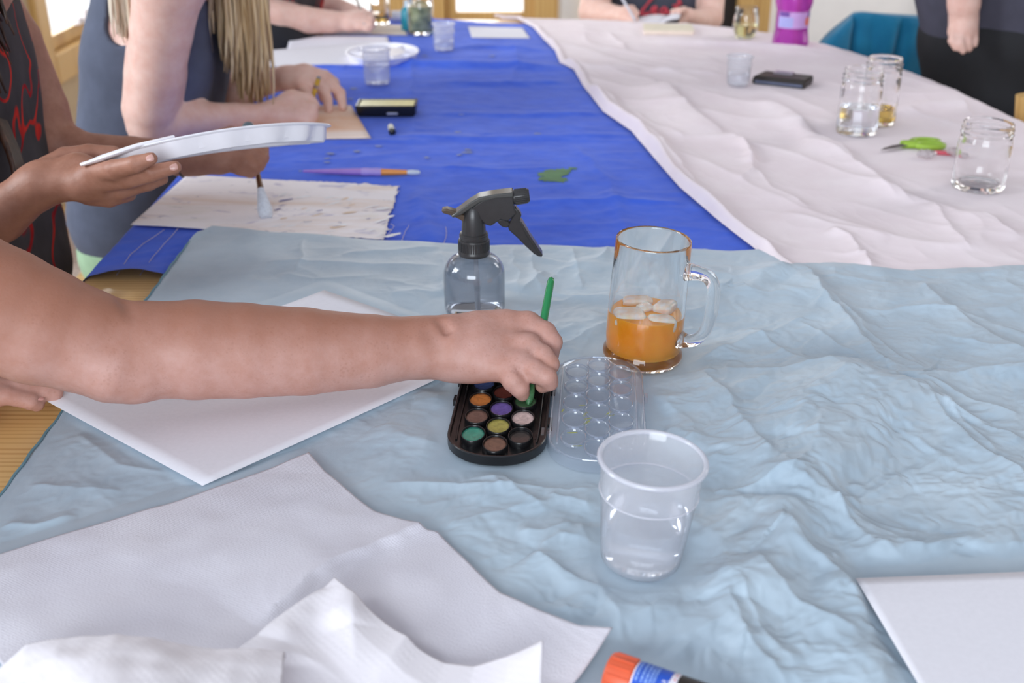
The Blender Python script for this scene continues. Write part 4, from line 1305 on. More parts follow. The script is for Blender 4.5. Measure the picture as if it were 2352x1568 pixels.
MB().tube([(0.002, 0, 0.085), (0.002, 0, 0.05), (0.0025, 0, 0.02), (0.003, 0, 0.006)], 0.0026, 14).build('dip_tube', frosted('clear_tube', (220, 222, 226), 0.5), SB)
DP = M['dark_plastic']
col = MB()
pr = [(0, 0.0725), (0.0178, 0.0725), (0.0184, 0.074), (0.0184, 0.0765), (0.0176, 0.078), (0.0176, 0.090), (0.0172, 0.0915), (0.0160, 0.0918), (0.0160, 0.0935), (0.0168, 0.094), (0.0168, 0.0965), (0.0160, 0.097), (0.0160, 0.0985), (0.0150, 0.099), (0, 0.099)]
col.lathe(pr, 64)
for k in range(40):
    a = 2 * PI * k / 40; col.box((0.0177 * math.cos(a), 0.0177 * math.sin(a), 0.084), (0.0012, 0.0012, 0.011), a)
col.build('collar', DP, SB, angle=40)


def zy(y):      # height of a picture row on the bottle's axis
    p = P(1091, y, 1.0); r = (p - CAM)
    return CAM.z + r.z * (SPRAY_P.y / r.y) - (SPRAY_P.z + 0.001)


def side(pts): return [((x - 1091) * sx, zy(y)) for x, y in pts]


def slab(name, pts, half, mat=DP, bev=0.0015, par=SB):
    fr = (Vector((0, half, 0)), Vector((1, 0, 0)), Vector((0, 0, 1)))
    return MB().prism(side(pts), 2 * half, fr).build(name, mat, par, angle=35, bevel=bev, seg=2)


nk = MB(); nk.lathe([(0, 0.097), (0.0142, 0.097), (0.0136, 0.108), (0.0125, 0.118), (0.0108, 0.126), (0.008, 0.131), (0, 0.131)], 40)
nk.build('neck', DP, SB)
slab('head_body', [(1080, 482), (1092, 468), (1110, 455), (1140, 446), (1177, 443), (1179, 466), (1184, 486), (1166, 503), (1150, 499), (1129, 514), (1116, 510), (1108, 500), (1090, 500)], 0.0088)
slab('top_shell', [(1042, 491), (1060, 478), (1083, 460), (1104, 447), (1140, 440), (1177, 436), (1178, 447), (1140, 450), (1108, 458), (1090, 470), (1066, 487), (1048, 494)], 0.0102, plain('glossy_charcoal_plastic', (74, 74, 72), 0.22, 0.06, 100), 0.0014)
slab('rear_grip', [(1022, 478), (1034, 476), (1052, 482), (1074, 492), (1090, 506), (1090, 524), (1078, 514), (1062, 501), (1044, 492), (1024, 486)], 0.0062, plain('brown_smoky_plastic', (82, 68, 56), 0.3, 0.08, 100))
slab('linkage', [(1140, 504), (1152, 499), (1166, 504), (1172, 514), (1164, 521), (1152, 518)], 0.0046)
slab('trigger', [(1182, 472), (1192, 484), (1196, 492), (1192, 500), (1197, 508), (1213, 536), (1228, 560), (1243, 581), (1236, 587), (1224, 580), (1205, 562), (1186, 542), (1169, 526), (1166, 518), (1172, 502), (1178, 490)], 0.0058)
slab('trigger_rib', [(1190, 500), (1197, 506), (1214, 536), (1243, 581), (1239, 586), (1208, 538)], 0.0078, DP, 0.001)
nz = MB(); na = Vector(((1214 - 1177) * sx, 0, zy(448) - zy(453))).normalized()
n0 = Vector(((1177 - 1091) * sx, 0, zy(453))); L_ = 36 * sx
nz.tube([n0, n0 + na * L_ * 0.1, n0 + na * L_ * 0.9, n0 + na * L_, n0 + na * L_ * 0.99, n0 + na * L_ * 0.75], [0.0078, 0.0086, 0.0080, 0.0070, 0.0048, 0.0046], 36)
up_ = na.cross(Vector((0, 1, 0)))
for k in range(18):
    a = 2 * PI * k / 18; q = up_ * math.cos(a) + Vector((0, 1, 0)) * math.sin(a)
    nz.tube([n0 + na * L_ * 0.12 + q * 0.0083, n0 + na * L_ * 0.85 + q * 0.0079], 0.0010, 6)
nz.build('nozzle', DP, SB, angle=40)

# ================================================================= PAINT SET
PSET = thing('paint_set', 'open black paint set of round colours with its clear lid alongside', 'paint set', TRAY_P + Vector((0, 0, 0.0008)), (0, 0, TRAY_ROT))
lid_off = Matrix.Rotation(-TRAY_ROT, 3, 'Z') @ (LID_P - TRAY_P)


def stadium(hw, hl, r=None, n=14):
    r = r or hw * 0.92
    out = []
    for cx, cy, a0 in ((hw - r, hl - r, 0), (-(hw - r), hl - r, PI / 2), (-(hw - r), -(hl - r), PI), (hw - r, -(hl - r), 3 * PI / 2)):
        for k in range(n + 1):
            a = a0 + PI / 2 * k / n; out.append((cx + r * math.cos(a), cy + r * math.sin(a)))
    return out


def loft(mb, rings, close0=True, close1=True, mi=0):
    """skin between outlines given as ((points), z)"""
    n = len(rings[0][0]); vs = [(x, y, z) for pts, z in rings for x, y in pts]; fs = []
    for k in range(len(rings) - 1):
        for i in range(n):
            j = (i + 1) % n; fs.append((k * n + i, k * n + j, (k + 1) * n + j, (k + 1) * n + i))
    if close0: fs.append(tuple(reversed(range(n))))
    if close1: fs.append(tuple(range((len(rings) - 1) * n, len(rings) * n)))
    return mb.add(vs, fs, mi)


HW, HL = 0.0465, 0.107
tr = MB()
loft(tr, [(stadium(HW - 0.002, HL - 0.002), 0.0), (stadium(HW, HL), 0.002), (stadium(HW, HL), 0.0105), (stadium(HW - 0.0008, HL - 0.0008), 0.0113), (stadium(HW - 0.0024, HL - 0.0024), 0.0110), (stadium(HW - 0.003, HL - 0.003), 0.0065), (stadium(HW - 0.006, HL - 0.006), 0.0058)])
cells = []
for c_, (x, n_) in enumerate(((-0.0222, 5), (0.0, 6), (0.0222, 5))):
    for k in range(n_): cells.append((c_, k, x, (k - (n_ - 1) / 2) * 0.0338))
EX, EY = 0.0118, 0.0158
for c_, k, x, y in cells:
    tr.lathe([(1.02, 0.0055), (1.0, 0.0105), (0.97, 0.0117), (0.92, 0.0118), (0.895, 0.0108), (0.88, 0.0078), (0, 0.0076)], 40, (x, y, 0), sx=EX, sy=EY)
for s_ in (-1, 1):
    tr.tube([(s_ * 0.0375, -0.072, 0.0062), (s_ * 0.0385, -0.05, 0.0075), (s_ * 0.0385, 0.05, 0.0075), (s_ * 0.0375, 0.072, 0.0062)], 0.0011, 8)
tr.box((-HW - 0.0015, 0.005, 0.006), (0.003, 0.012, 0.006)); tr.box((-HW - 0.0015, 0.045, 0.006), (0.003, 0.012, 0.006))
tr.box((HW + 0.0018, -0.035, 0.006), (0.0045, 0.014, 0.007)); tr.box((HW + 0.0018, 0.035, 0.006), (0.0045, 0.014, 0.007))
tr.build('tray', M['black_plastic'], PSET, angle=40)
ccol = {(0, 0): ('teal', (56, 154, 130)), (0, 1): ('brown', (118, 88, 76)), (0, 2): ('orange', (226, 142, 74)), (0, 3): ('blue', (98, 116, 176)), (0, 4): ('yellow', (206, 176, 80)),
        (1, 0): ('bronze', (130, 92, 74)), (1, 1): ('lime', (180, 172, 84)), (1, 2): ('violet', (128, 106, 182)), (1, 3): ('red', (142, 74, 64)), (1, 4): ('navy', (52, 60, 104)), (1, 5): ('white', (214, 206, 200)),
        (2, 0): ('black', (58, 52, 50)), (2, 1): ('pink', (222, 198, 192)), (2, 2): ('green', (86, 126, 88)), (2, 3): ('copper', (196, 124, 92)), (2, 4): ('gold', (190, 150, 84))}
for c_, k, x, y in cells:
    nm, rgb = ccol[(c_, k)]
    t = NT('%s_watercolour' % nm); v = t.coords(scale=(1, 1, 1))
    lo = [max(0, q * 0.82) for q in rgb]
    t.color(t.ramp(t.noise(v, 130, 5, 0.6, 1.5), [(0.32, lin(*lo)), (0.62, lin(*rgb))])); t.set(Roughness=0.28, Specular_IOR_Level=0.5, Metallic=0.12, Coat_Weight=0.35)
    t.bump(t.noise(v, 420, 3), 0.25, 0.0006)
    dz = -0.0016 if nm == 'black' else 0
    pm = MB().lathe([(0.885, 0.0098 + dz), (0.84, 0.0104 + dz), (0.6, 0.0099 + dz), (0.3, 0.0096 + dz), (0, 0.0095 + dz)], 40, (x, y, 0), sx=EX, sy=EY)
    o = pm.build('paint', t.m, PSET, angle=70); o['label'] = '%s paint' % nm
dr = MB(); r_ = random.Random(4)
for k in range(90):                                          # water beads on the black plastic
    x = r_.choice((r_.uniform(0.033, 0.043), r_.uniform(-0.043, 0.043))); y = r_.uniform(-0.085, 0.09)
    if any(((x - a) / 0.0135) ** 2 + ((y - b) / 0.0172) ** 2 < 1 for _, _, a, b in cells): continue
    q = r_.uniform(0.0004, 0.0010); dr.lathe([(q, 0.0), (q * 0.8, q * 0.5), (0, q * 0.75)], 8, (x, y, 0.0060))
o = dr.build('water_beads', M['water'], PSET); o['kind'] = 'stuff'
ld = MB()
loft(ld, [(stadium(HW, HL), 0.0), (stadium(HW + 0.0004, HL + 0.0004), 0.0012), (stadium(HW - 0.001, HL - 0.001), 0.010), (stadium(HW - 0.0035, HL - 0.0035), 0.0112), (stadium(HW - 0.009, HL - 0.009), 0.0116)], close0=False)
for c_, k, x, y in cells:
    ld.lathe([(1.05, 0.0118), (1.02, 0.0132), (0.95, 0.0136), (0.90, 0.0128), (0.86, 0.0085), (0.6, 0.0066), (0.25, 0.0062), (0, 0.0062)], 36, (x, y, 0), sx=EX, sy=EY)
for c_, k, x, y in cells:
    ld.tube([(x + 0.99 * EX * math.cos(2 * PI * i / 32), y + 0.99 * EY * math.sin(2 * PI * i / 32), 0.0134) for i in range(33)], 0.0006, 6, cap=False)
ld.tube([(x, y, 0.0112) for x, y in stadium(HW - 0.002, HL - 0.002)] + [(stadium(HW - 0.002, HL - 0.002)[0][0], stadium(HW - 0.002, HL - 0.002)[0][1], 0.0112)], 0.0010, 8, cap=False)
for s_ in (-1, 1):
    ld.tube([(s_ * 0.0368, -0.078, 0.0118), (s_ * 0.0372, 0.0, 0.0122), (s_ * 0.0368, 0.078, 0.0118)], 0.0012, 8)
ld.box((-HW - 0.003, -0.048, 0.004), (0.007, 0.012, 0.006)); ld.box((HW + 0.0015, 0.028, 0.005), (0.003, 0.01, 0.006))
lid = ld.build('lid', thin_clear('moulded_clear_lid', (242, 245, 250), 0.09, 0.09), PSET, loc=lid_off, angle=40); lid['label'] = 'clear moulded lid'
lb = MB()
for k in range(330):                                         # sprayed droplets on the lid
    c_, _, x, y = r_.choice([q for q in cells if q[0] < 2 and q[1] < 4] if k % 5 else cells); a = r_.uniform(0, 2 * PI); rr = math.sqrt(r_.random()) * 0.8
    q = r_.uniform(0.0003, 0.0007); lb.lathe([(q, 0.0), (q * 0.75, q * 0.5), (0, q * 0.7)], 6, (x + EX * rr * math.cos(a), y + EY * rr * math.sin(a), 0.0066 + 0.002 * rr * rr))
o = lb.build('droplets', M['water'], lid); o['kind'] = 'stuff'
ys = MB()
for x, y, a, L_, w_ in ((-0.0222 - 0.001, -0.058, 0.2, 0.006, 0.0016), (-0.018, -0.0815, 0.1, 0.006, 0.0014), (-0.0105, -0.038, 0.9, 0.006, 0.002), (-0.009, -0.030, 0.4, 0.005, 0.0015), (0.0105, -0.018, 0.9, 0.005, 0.0012), (-0.012, -0.022, 1.2, 0.006, 0.0015), (0.013, -0.022, 0.3, 0.004, 0.001), (-0.034, -0.016, 1.2, 0.004, 0.001), (-0.015, -0.004, 0.2, 0.004, 0.001)):
    q = []
    for s_ in range(12):
        b = 2 * PI * s_ / 12; rr = r_.uniform(0.7, 1.1); u_, v_ = L_ * math.cos(b) * rr, w_ * math.sin(b) * rr
        q.append((x + u_ * math.cos(a) - v_ * math.sin(a), y + u_ * math.sin(a) + v_ * math.cos(a), 0.0121))
    ys.add([(x, y, 0.0126)] + q, [(0, i + 1, (i + 1) % 12 + 1) for i in range(12)])
o = ys.build('yellow_paint_smears', frosted('thin_yellow_paint', (206, 206, 60), 0.35, 0.3), lid); o['kind'] = 'stuff'

# ================================================================= GREEN BRUSH IN THE HAND
B_TIP = at(1213, 930, TRAY_P.z + 0.011); B_TOP = P(1267, 637, 1.165)
bd = (B_TOP - B_TIP).normalized()
gb = thing('paintbrush', 'green handled brush held upright in the freckled hand', 'paintbrush', B_TIP)
Lb = (B_TOP - B_TIP).length
t = NT('clear_green_acrylic'); t.set(Base_Color=lin(38, 150, 86), Roughness=0.1, Transmission_Weight=0.35, IOR=1.45, Coat_Weight=0.4); t.bump(t.noise(t.coords(), 80), 0.03, 0.0005)
MB().tube([bd * Lb * k for k in (0.30, 0.36, 0.6, 0.9, 0.965, 0.99, 1.0)], [0.0034, 0.0040, 0.0042, 0.0040, 0.0038, 0.0030, 0.0012], 20).build('handle', t.m, gb)
MB().tube([bd * Lb * k for k in (0.13, 0.16, 0.30, 0.33)], [0.0030, 0.0034, 0.0037, 0.0035], 18).build('ferrule', M['metal'], gb)
MB().tube([bd * Lb * k for k in (0.0, 0.015, 0.05, 0.10, 0.15)], [0.0006, 0.0026, 0.0044, 0.0042, 0.0031], 18).build('bristles', plain('green_wet_bristles', (62, 112, 70), 0.4, 0.2, 400, bump=0.4), gb)

# ================================================================= GLUE STICK
gr = 0.0155
zc = GZ + gr + 0.001
up_t = Vector((0, 0.64, 0.77))
T1 = at(1397, 1493, zc + gr * 0.77) - up_t * gr; T2 = at(1560, 1548, zc + gr * 0.77) - up_t * gr
T1.z = T2.z = zc
gd = (T2 - T1).normalized()
GS = thing('glue_stick', 'glue stick with orange cap and blue label lying at the lower edge', 'glue stick', T1, (0, 0, math.atan2(gd.y, gd.x)))
px2m = (at(1450, 1530, zc) - at(1380, 1508, zc)).length / 73.4
def cyl(name, x0, x1, r, mat, e=0.0008, n=48, ribs=0, mats=None):
    mb = MB().tube([(x0, 0, 0), (x0 + e * 0.3, 0, 0), (x0 + e, 0, 0), (x1 - e, 0, 0), (x1 - e * 0.3, 0, 0), (x1, 0, 0)], [r - e, r - e * 0.3, r, r, r - e * 0.3, r - e], n)
    if ribs:
        for k in range(ribs):
            a = 2 * PI * k / ribs; mb.tube([(x0 + 0.002, r * math.cos(a), r * math.sin(a)), (x1 - 0.001, r * math.cos(a), r * math.sin(a))], 0.0007, 6)
    return mb.build(name, mat, GS, angle=40)
xa = 62 * px2m; xb = xa + 98 * px2m
oc = plain('orange_cap', (226, 98, 62), 0.4, 0.05, 60)
cyl('cap', 0, xa, gr, oc, 0.0015, ribs=16)
wp_ = plain('white_label', (232, 226, 236), 0.5, 0.02)
body = cyl('barrel', xa, 0.098, gr - 0.0006, wp_)
lab = MB(); 
def band(mb, x0, x1, r, a0, a1, mi=0, n=36):
    vs = []; 
    for k in range(n + 1):
        a = a0 + (a1 - a0) * k / n; vs += [(x0, r * math.cos(a), r * math.sin(a)), (x1, r * math.cos(a), r * math.sin(a))]
    mb.add(vs, [(2 * k, 2 * k + 1, 2 * k + 3, 2 * k + 2) for k in range(n)], mi)
rl = gr - 0.0003
band(lab, xa + 5 * px2m, xb - 16 * px2m, rl, -0.3, 3.9, 0); band(lab, xb, 0.0975, rl, -0.3, 3.9, 1)
lb_ = lab.build('label', [plain('blue_label', (38, 84, 190), 0.4, 0.08), plain('black_label', (42, 36, 34), 0.4, 0.08)], body, angle=60)


def text_polys(s, size):
    cu = bpy.data.curves.new('lettering', 'FONT'); cu.body = s; cu.size = size; cu.resolution_u = 3
    o = bpy.data.objects.new('lettering', cu); COL.objects.link(o)
    dg = bpy.context.evaluated_depsgraph_get(); me = o.evaluated_get(dg).to_mesh()
    vs = [tuple(v.co) for v in me.vertices]; fs = [tuple(p.vertices) for p in me.polygons]
    o.evaluated_get(dg).to_mesh_clear(); bpy.data.objects.remove(o); bpy.data.curves.remove(cu)
    return vs, fs


def wrap_text(mb, s, size, x, a_start, r, mi=0):
    """lettering that runs round the barrel, its feet towards the cap"""
    vs, fs = text_polys(s, size)
    out = [(x - v_[1] * 1.0 + size, r * math.cos(a_start - v_[0] / r), r * math.sin(a_start - v_[0] / r)) for v_ in vs]
    mb.add(out, fs, mi)


tx = MB(); rt = gr - 0.0001
for k, (s, xx) in enumerate((('lllllllllllll', 12), ('ll llll lllll', 24), ('lllll lll llll', 34), ('lll lllllll', 43), ('llllll llll', 51))):
    a0 = PI - 0.9
    r2 = random.Random(k)
    a = a0
    while a > 0.4:                                            # rows of print too small to read
        w_ = r2.uniform(0.05, 0.22); band(tx, xa + (xx - 3) * px2m, xa + (xx + 3) * px2m, rt, a - w_, a, 1, 3); a -= w_ + 0.035
wrap_text(tx, 'La', 0.0050, xa + 58 * px2m, PI - 1.02, rt, 0); wrap_text(tx, 'Ke', 0.0050, xa + 70 * px2m, PI - 1.02, rt, 0)
wrap_text(tx, 'S', 0.0050, xb + 8 * px2m, PI - 1.25, rt, 0); wrap_text(tx, 'Sc', 0.0050, xb + 21 * px2m, PI - 1.1, rt, 0)
for k in range(5): band(tx, xb - 8 * px2m, xb - 5 * px2m, rt, PI - 0.95 - k * 0.3, PI - 0.85 - k * 0.3, 2, 2)
tx.build('lettering', [plain('white_print', (236, 236, 244), 0.5), plain('pale_blue_print', (126, 158, 220), 0.5), plain('red_print', (210, 60, 60), 0.5)], lb_, angle=60)

# ================================================================= SMALL THINGS ON THE BLUE CLOTH
def brush_thing(label, a, b, handle_mat, segs, loc=None):
    d = (b - a); L = d.length; d.normalize()
    root = thing('paintbrush', label, 'paintbrush', a)
    for nm, mat, rows in segs:
        MB().tube([d * L * k for k, _ in rows], [r for _, r in rows], 18).build(nm, mat, root)
    return root


zb = BZ + 0.0065
lav = plain('lavender_plastic', (160, 122, 200), 0.35, 0.05); lav2 = plain('pale_lavender_rubber', (172, 150, 216), 0.5, 0.05)
brush_thing('lavender handled brush with orange ferrule lying on the blue cloth', at(696, 393, zb), at(965, 396, zb), lav, [
    ('handle', lav, [(0, 0.0016), (0.01, 0.0022), (0.2, 0.0040), (0.46, 0.0058), (0.50, 0.0060)]),
    ('grip', lav2, [(0.50, 0.0062), (0.53, 0.0068), (0.58, 0.0062), (0.63, 0.0066), (0.67, 0.0062)]),
    ('ferrule', plain('orange_ferrule', (224, 142, 58), 0.35, 0.05), [(0.67, 0.0056), (0.80, 0.0046), (0.89, 0.0038)]),
    ('bristles', plain('white_bristles', (196, 204, 214), 0.7, 0.08, 300), [(0.885, 0.0034), (0.93, 0.0046), (0.985, 0.0036), (1.0, 0.002)])])

# black tin with yellow inside
tp = at(888, 268, BZ); D_ = (tp - CAM).dot(_F); s_ = D_ / F_PX
TB = thing('paint_tin', 'long black paint tin with pale yellow top on the blue cloth', 'tin', tp + Vector((0, 0.022, 0.001)))
tb = MB(); hw = 67 * s_
loft(tb, [([(-hw + .004, -.024), (hw - .004, -.024), (hw - .004, .03), (-hw + .004, .03)], 0), ([(-hw, -.026), (hw, -.026), (hw, .032), (-hw, .032)], 0.006), ([(-hw - .003, -.027), (hw, -.027), (hw, .033), (-hw - .003, .033)], 0.019)], close1=False)
tb.box((0, 0.003, 0.016), (2 * hw - .002, 0.056, 0.004))
for y in (-0.0255, 0.0315): tb.box((-0.001, y, 0.019), (2 * hw + .002, 0.003, 0.005))
for x in (-hw - .001, hw - .001): tb.box((x, 0.003, 0.019), (0.003, 0.06, 0.005))
tb.build('tin_body', M['black_plastic'], TB, angle=30)
yl = MB(); yl.box((0, 0.003, 0.0195), (2 * hw - .008, 0.050, 0.003)); yl.build('yellow_insert', plain('pale_yellow_enamel', (226, 220, 150), 0.35, 0.08, 90), TB, bevel=0.001)
MB().box((0.012, -0.0272, 0.006), (0.022, 0.002, 0.005)).build('clasp', M['metal'], TB, bevel=0.0006)

ep = at(901, 310, BZ); E_ = thing('pencil_sharpener', 'tiny black and white stub on the blue cloth near the paint tin', 'sharpener', ep + Vector((0, 0, 0.007)), (0, 0, math.radians(100)))
MB().tube([(0.0, 0, 0), (0.004, 0, 0), (0.034, 0, 0), (0.036, 0, 0)], [0.004, 0.0062, 0.0058, 0.003], 16).build('barrel', plain('white_barrel', (214, 214, 200), 0.4), E_)
MB().tube([(-0.008, 0, 0), (-0.006, 0, 0), (0.0, 0, 0)], [0.004, 0.0066, 0.0066], 16).build('cap', M['black_plastic'], E_)
MB().tube([(0.036, 0, 0), (0.042, 0, 0)], [0.0045, 0.0035], 14).build('end_plug', M['black_plastic'], E_)

# plate palettes
def plate_palette(label, loc, axes, L, W, mat, tub=0.016, wells=9, arc=0.0, lobes=0.012):
    R = Matrix(axes).transposed()
    root = thing('palette', label, 'palette', loc)
    root.rotation_euler = R.to_euler()
    n = 96
    def rim(sc, wob=0.0):
        out = []
        for k in range(n):
            a = 2 * PI * k / n
            r = 1 + wob * math.cos(wells * 2 * a)
            out.append((L / 2 * sc * r * math.cos(a), W / 2 * sc * r * math.sin(a)))
        return out
    mb = MB()
    loft(mb, [(rim(0.985), -0.0014), (rim(1.0), 0.0), (rim(0.99), 0.0016), (rim(0.95), 0.0014), (rim(0.90), -tub * 0.8), (rim(0.80), -tub + 0.001), (rim(0.62), -tub + 0.001), (rim(0.58), -0.001), (rim(0.2), -0.0005)], close0=False)
    loft(mb, [(rim(0.985), -0.0014), (rim(0.955, lobes * 0.4), -0.002), (rim(0.925, lobes), -tub * 0.75), (rim(0.89, lobes * 1.3), -tub - 0.0008), (rim(0.66), -tub - 0.0008), (rim(0.60), -0.003), (rim(0.2), -0.0025)], close0=False, close1=True)
    mb.f[-1] = list(reversed(mb.f[-1]))
    bend = lambda m: [setattr(p, 'z', p.z + arc * (1 - (2 * p.x / L) ** 2)) for p in m.v]
    bend(mb)
    mb.build('plate', mat, root, angle=35)
    for k in range(wells):
        dv = MB()
        a = 2 * PI * (k + 0.5) / wells
        p0 = Vector((L / 2 * 0.60 * math.cos(a), W / 2 * 0.60 * math.sin(a), -tub * 0.5)); p1 = Vector((L / 2 * 0.91 * math.cos(a), W / 2 * 0.91 * math.sin(a), -tub * 0.5))
        dd = p1 - p0; dv.box((p0 + p1) / 2, (dd.length, 0.003, tub * 0.9), math.atan2(dd.y, dd.x))
        bend(dv)
        dv.build('divider', mat, root, bevel=0.0008)
    return root


pp = at(878, 118, BZ + 0.019)
plate_palette('round white plate palette lying on blue cloth behind a cup', pp, (Vector((1, 0, 0)), Vector((0, 1, 0)), Vector((0, 0, 1))), 0.178, 0.215, M['white_plastic'])
PA, PB = P(180, 379, 1.33), P(757, 291, 1.47)
pa = (PB - PA); Lp = pa.length; pa.normalize()
pv = ((PA + PB) / 2 - CAM).normalized(); pv = (pv - pa * pv.dot(pa)).normalized()
pn = pa.cross(pv).normalized()
if pn.z < 0: pv = -pv; pn = -pn
pv2 = (pv * math.cos(0.03) - pn * math.sin(0.03)).normalized(); pn2 = pa.cross(pv2).normalized()
HP = plate_palette('white well palette held edge-on in the tanned hand', (PA + PB) / 2 - pn2 * 0.0, (pa, pv2, pn2), Lp, 0.17, M['white_plastic'], 0.020, 8, 0.012, 0.030)
# thumb tab at the held end
tabm = MB(); tabm.tube([(-Lp / 2 + 0.105, -0.055, 0.014), (-Lp / 2 + 0.06, -0.06, 0.009), (-Lp / 2 + 0.02, -0.05, 0.002), (-Lp / 2 + 0.002, -0.03, -0.001)], [0.006, 0.010, 0.011, 0.006], 16, flat=((0, 0, 1), 0.35))
tabm.build('thumb_tab', M['white_plastic'], HP)

# brush over the painting
ba, bb = at(612, 500, BZ + 0.004), P(569, 286, 1.70)
t = NT('clear_brush_handle'); t.set(Base_Color=lin(150, 170, 180), Roughness=0.1, Transmission_Weight=0.6, IOR=1.45); t.bump(t.noise(t.coords(), 80), 0.03, 0.0005)
chr_ = plain('tarnished_ferrule', (150, 128, 108), 0.25, 0.15, 100, metallic=0.9)
brush_thing('flat brush with white bristles touching the watercolour painting', ba, bb, t.m, [
    ('handle', t.m, [(0.70, 0.0042), (0.80, 0.006), (0.93, 0.0086), (0.985, 0.0088), (1.0, 0.0078)]),
    ('handle_core', M['black_plastic'], [(0.90, 0.002), (0.98, 0.0048), (1.002, 0.0046), (1.004, 0.003)]),
    ('ferrule', chr_, [(0.30, 0.0050), (0.36, 0.0044), (0.55, 0.0036), (0.70, 0.0044)]),
    ('bristles', plain('white_paint_bristles', (214, 220, 230), 0.6, 0.12, 240, bump=0.4), [(0.0, 0.0075), (0.03, 0.0105), (0.10, 0.0108), (0.22, 0.0072), (0.31, 0.0048)])])

# pencils
def pencil(label, a, b, seg):
    d = b - a; L = d.length; d.normalize()
    root = thing('pencil', label, 'pencil', a)
    for nm, mat, k0, k1, r0, r1 in seg:
        MB().tube([d * L * k0, d * L * k1], [r0, r1], 10).build(nm, mat, root, angle=30)
    return root


pa_, pb_ = at(706, 268, BZ + 0.003), P(733, 176, 2.15)
ypen = plain('yellow_pencil', (206, 168, 62), 0.4, 0.06)
pencil('yellow pencil in the blonde woman\'s drawing hand', pa_, pb_, [('tip', plain('bare_wood', (214, 180, 140), 0.6), 0, 0.14, 0.0006, 0.0042), ('barrel', ypen, 0.14, 0.72, 0.0044, 0.0044), ('sleeve', M['metal'], 0.72, 0.80, 0.0047, 0.0047), ('barrel_end', ypen, 0.80, 0.96, 0.0045, 0.0045), ('eraser', plain('grey_eraser', (140, 140, 150), 0.7), 0.96, 1.0, 0.0042, 0.0034)])
pencil('thin grey pencil held by the woman at the far end of the blue cloth', at(846, 62, BZ + 0.003), P(815, -10, 3.0), [('tip', plain('graphite', (70, 66, 66), 0.5), 0, 0.12, 0.0006, 0.0036), ('barrel', plain('grey_pencil', (186, 176, 166), 0.45), 0.12, 1.0, 0.0036, 0.0036)])

# ================================================================= JARS, GLASSES AND BOTTLES
def jar(name, label, cat, p, R, H, neck=None, thread=True, mat=None, n=64, rot=0.0):
    root = thing(name, label, cat, p + Vector((0, 0, 0.0012)), (0, rot, 0))
    w = 0.003
    nr = neck or R * 0.93
    pr = [(0, 0.0025), (R * 0.6, 0.0025), (R * 0.8, 0.0), (R * 0.95, 0.0015), (R, 0.007), (R, H * 0.64), (R * 0.995, H * 0.70), (nr + 0.001, H * 0.77), (nr, H * 0.79)]
    if thread:
        pr += [(nr, H * 0.82), (nr + 0.0018, H * 0.83), (nr + 0.0018, H * 0.845), (nr, H * 0.855), (nr, H * 0.89), (nr + 0.0018, H * 0.90), (nr + 0.0018, H * 0.915), (nr, H * 0.925)]
    pr += [(nr, H * 0.965), (nr + 0.0004, H * 0.985), (nr - 0.0012, H), (nr - w * 0.9, H * 0.99)]
    inn = [(nr - w, H * 0.95), (nr - w, H * 0.80), (R - w, H * 0.66), (R - w, 0.016), (R - w - 0.003, 0.010), (R * 0.5, 0.0075), (0, 0.007)]
    MB().lathe(pr + inn, n).build('jar_wall' if 'jar' in name else 'glass_wall', mat or M['clear_glass'], root, angle=50)
    return root


def fill(label, p, r, z0, z1, mat, name='water', cat='water'):
    o = MB().lathe([(0, z0), (r - 0.004, z0), (r - 0.0005, z0 + 0.003), (r, z0 + 0.005), (r, z1), (0, z1)], 48).build(name, mat, None, angle=50)
    o.location = p + Vector((0, 0, 0.0012))
    return tag(o, label, cat)


def place(px, py, z): 
    p = at(px, py, z); return p, (p - CAM).dot(_F) / F_PX


p, s = place(2244, 432, WZ); jar('mason_jar', 'empty clear screw-neck jar beside the scissors on the white sheet', 'jar', p, 58 * s, 0.106, 54 * s)
p, s = place(1966, 306, WZ); jar('mason_jar', 'clear jar of water standing in front of another jar', 'jar', p, 46 * s, 0.118, 43 * s); fill('clear water in the front one of two clear jars', p, 46 * s - 0.0032, 0.0078, 0.05, M['water'])
p, s = place(2013, 284, WZ); jar('mason_jar', 'clear jar with a little amber liquid half hidden behind a jar', 'jar', p, 40 * s, 0.125, 38 * s); fill('amber liquid in the half hidden clear jar', p, 40 * s - 0.0032, 0.0078, 0.030, glass('amber_liquid', (220, 190, 90), 1.33), 'amber_liquid', 'liquid')
# stemless glass with pale wine
p, s = place(1710, 88, WZ)
root = thing('stemless_glass', 'stemless glass of pale wine beside the pink bottle', 'glass', p + Vector((0, 0, 0.001)))
k = 29 * s
g = [(0, 0.003), (k * 0.5, 0.003), (k * 0.62, 0), (k * 0.8, 0.006), (k * 0.97, 0.022), (k * 1.0, 0.036), (k * 0.95, 0.055), (k * 0.84, 0.078), (k * 0.82, 0.0786), (k * 0.80, 0.078)]
gi = [(k * 0.92, 0.055), (k * 0.965, 0.036), (k * 0.93, 0.022), (k * 0.76, 0.009), (k * 0.4, 0.006), (0, 0.006)]
MB().lathe(g + gi, 56).build('glass_wall', M['clear_glass'], root, angle=50)
o = MB().lathe([(0, 0.0061), (k * 0.4, 0.0061), (k * 0.755, 0.0092), (k * 0.925, 0.022), (k * 0.957, 0.034), (0, 0.034)], 48).build('white_wine', glass('pale_wine', (226, 222, 160), 1.34), None, angle=50); o.location = p + Vector((0, 0, 0.001))
tag(o, 'pale yellow wine in the stemless glass', 'wine')
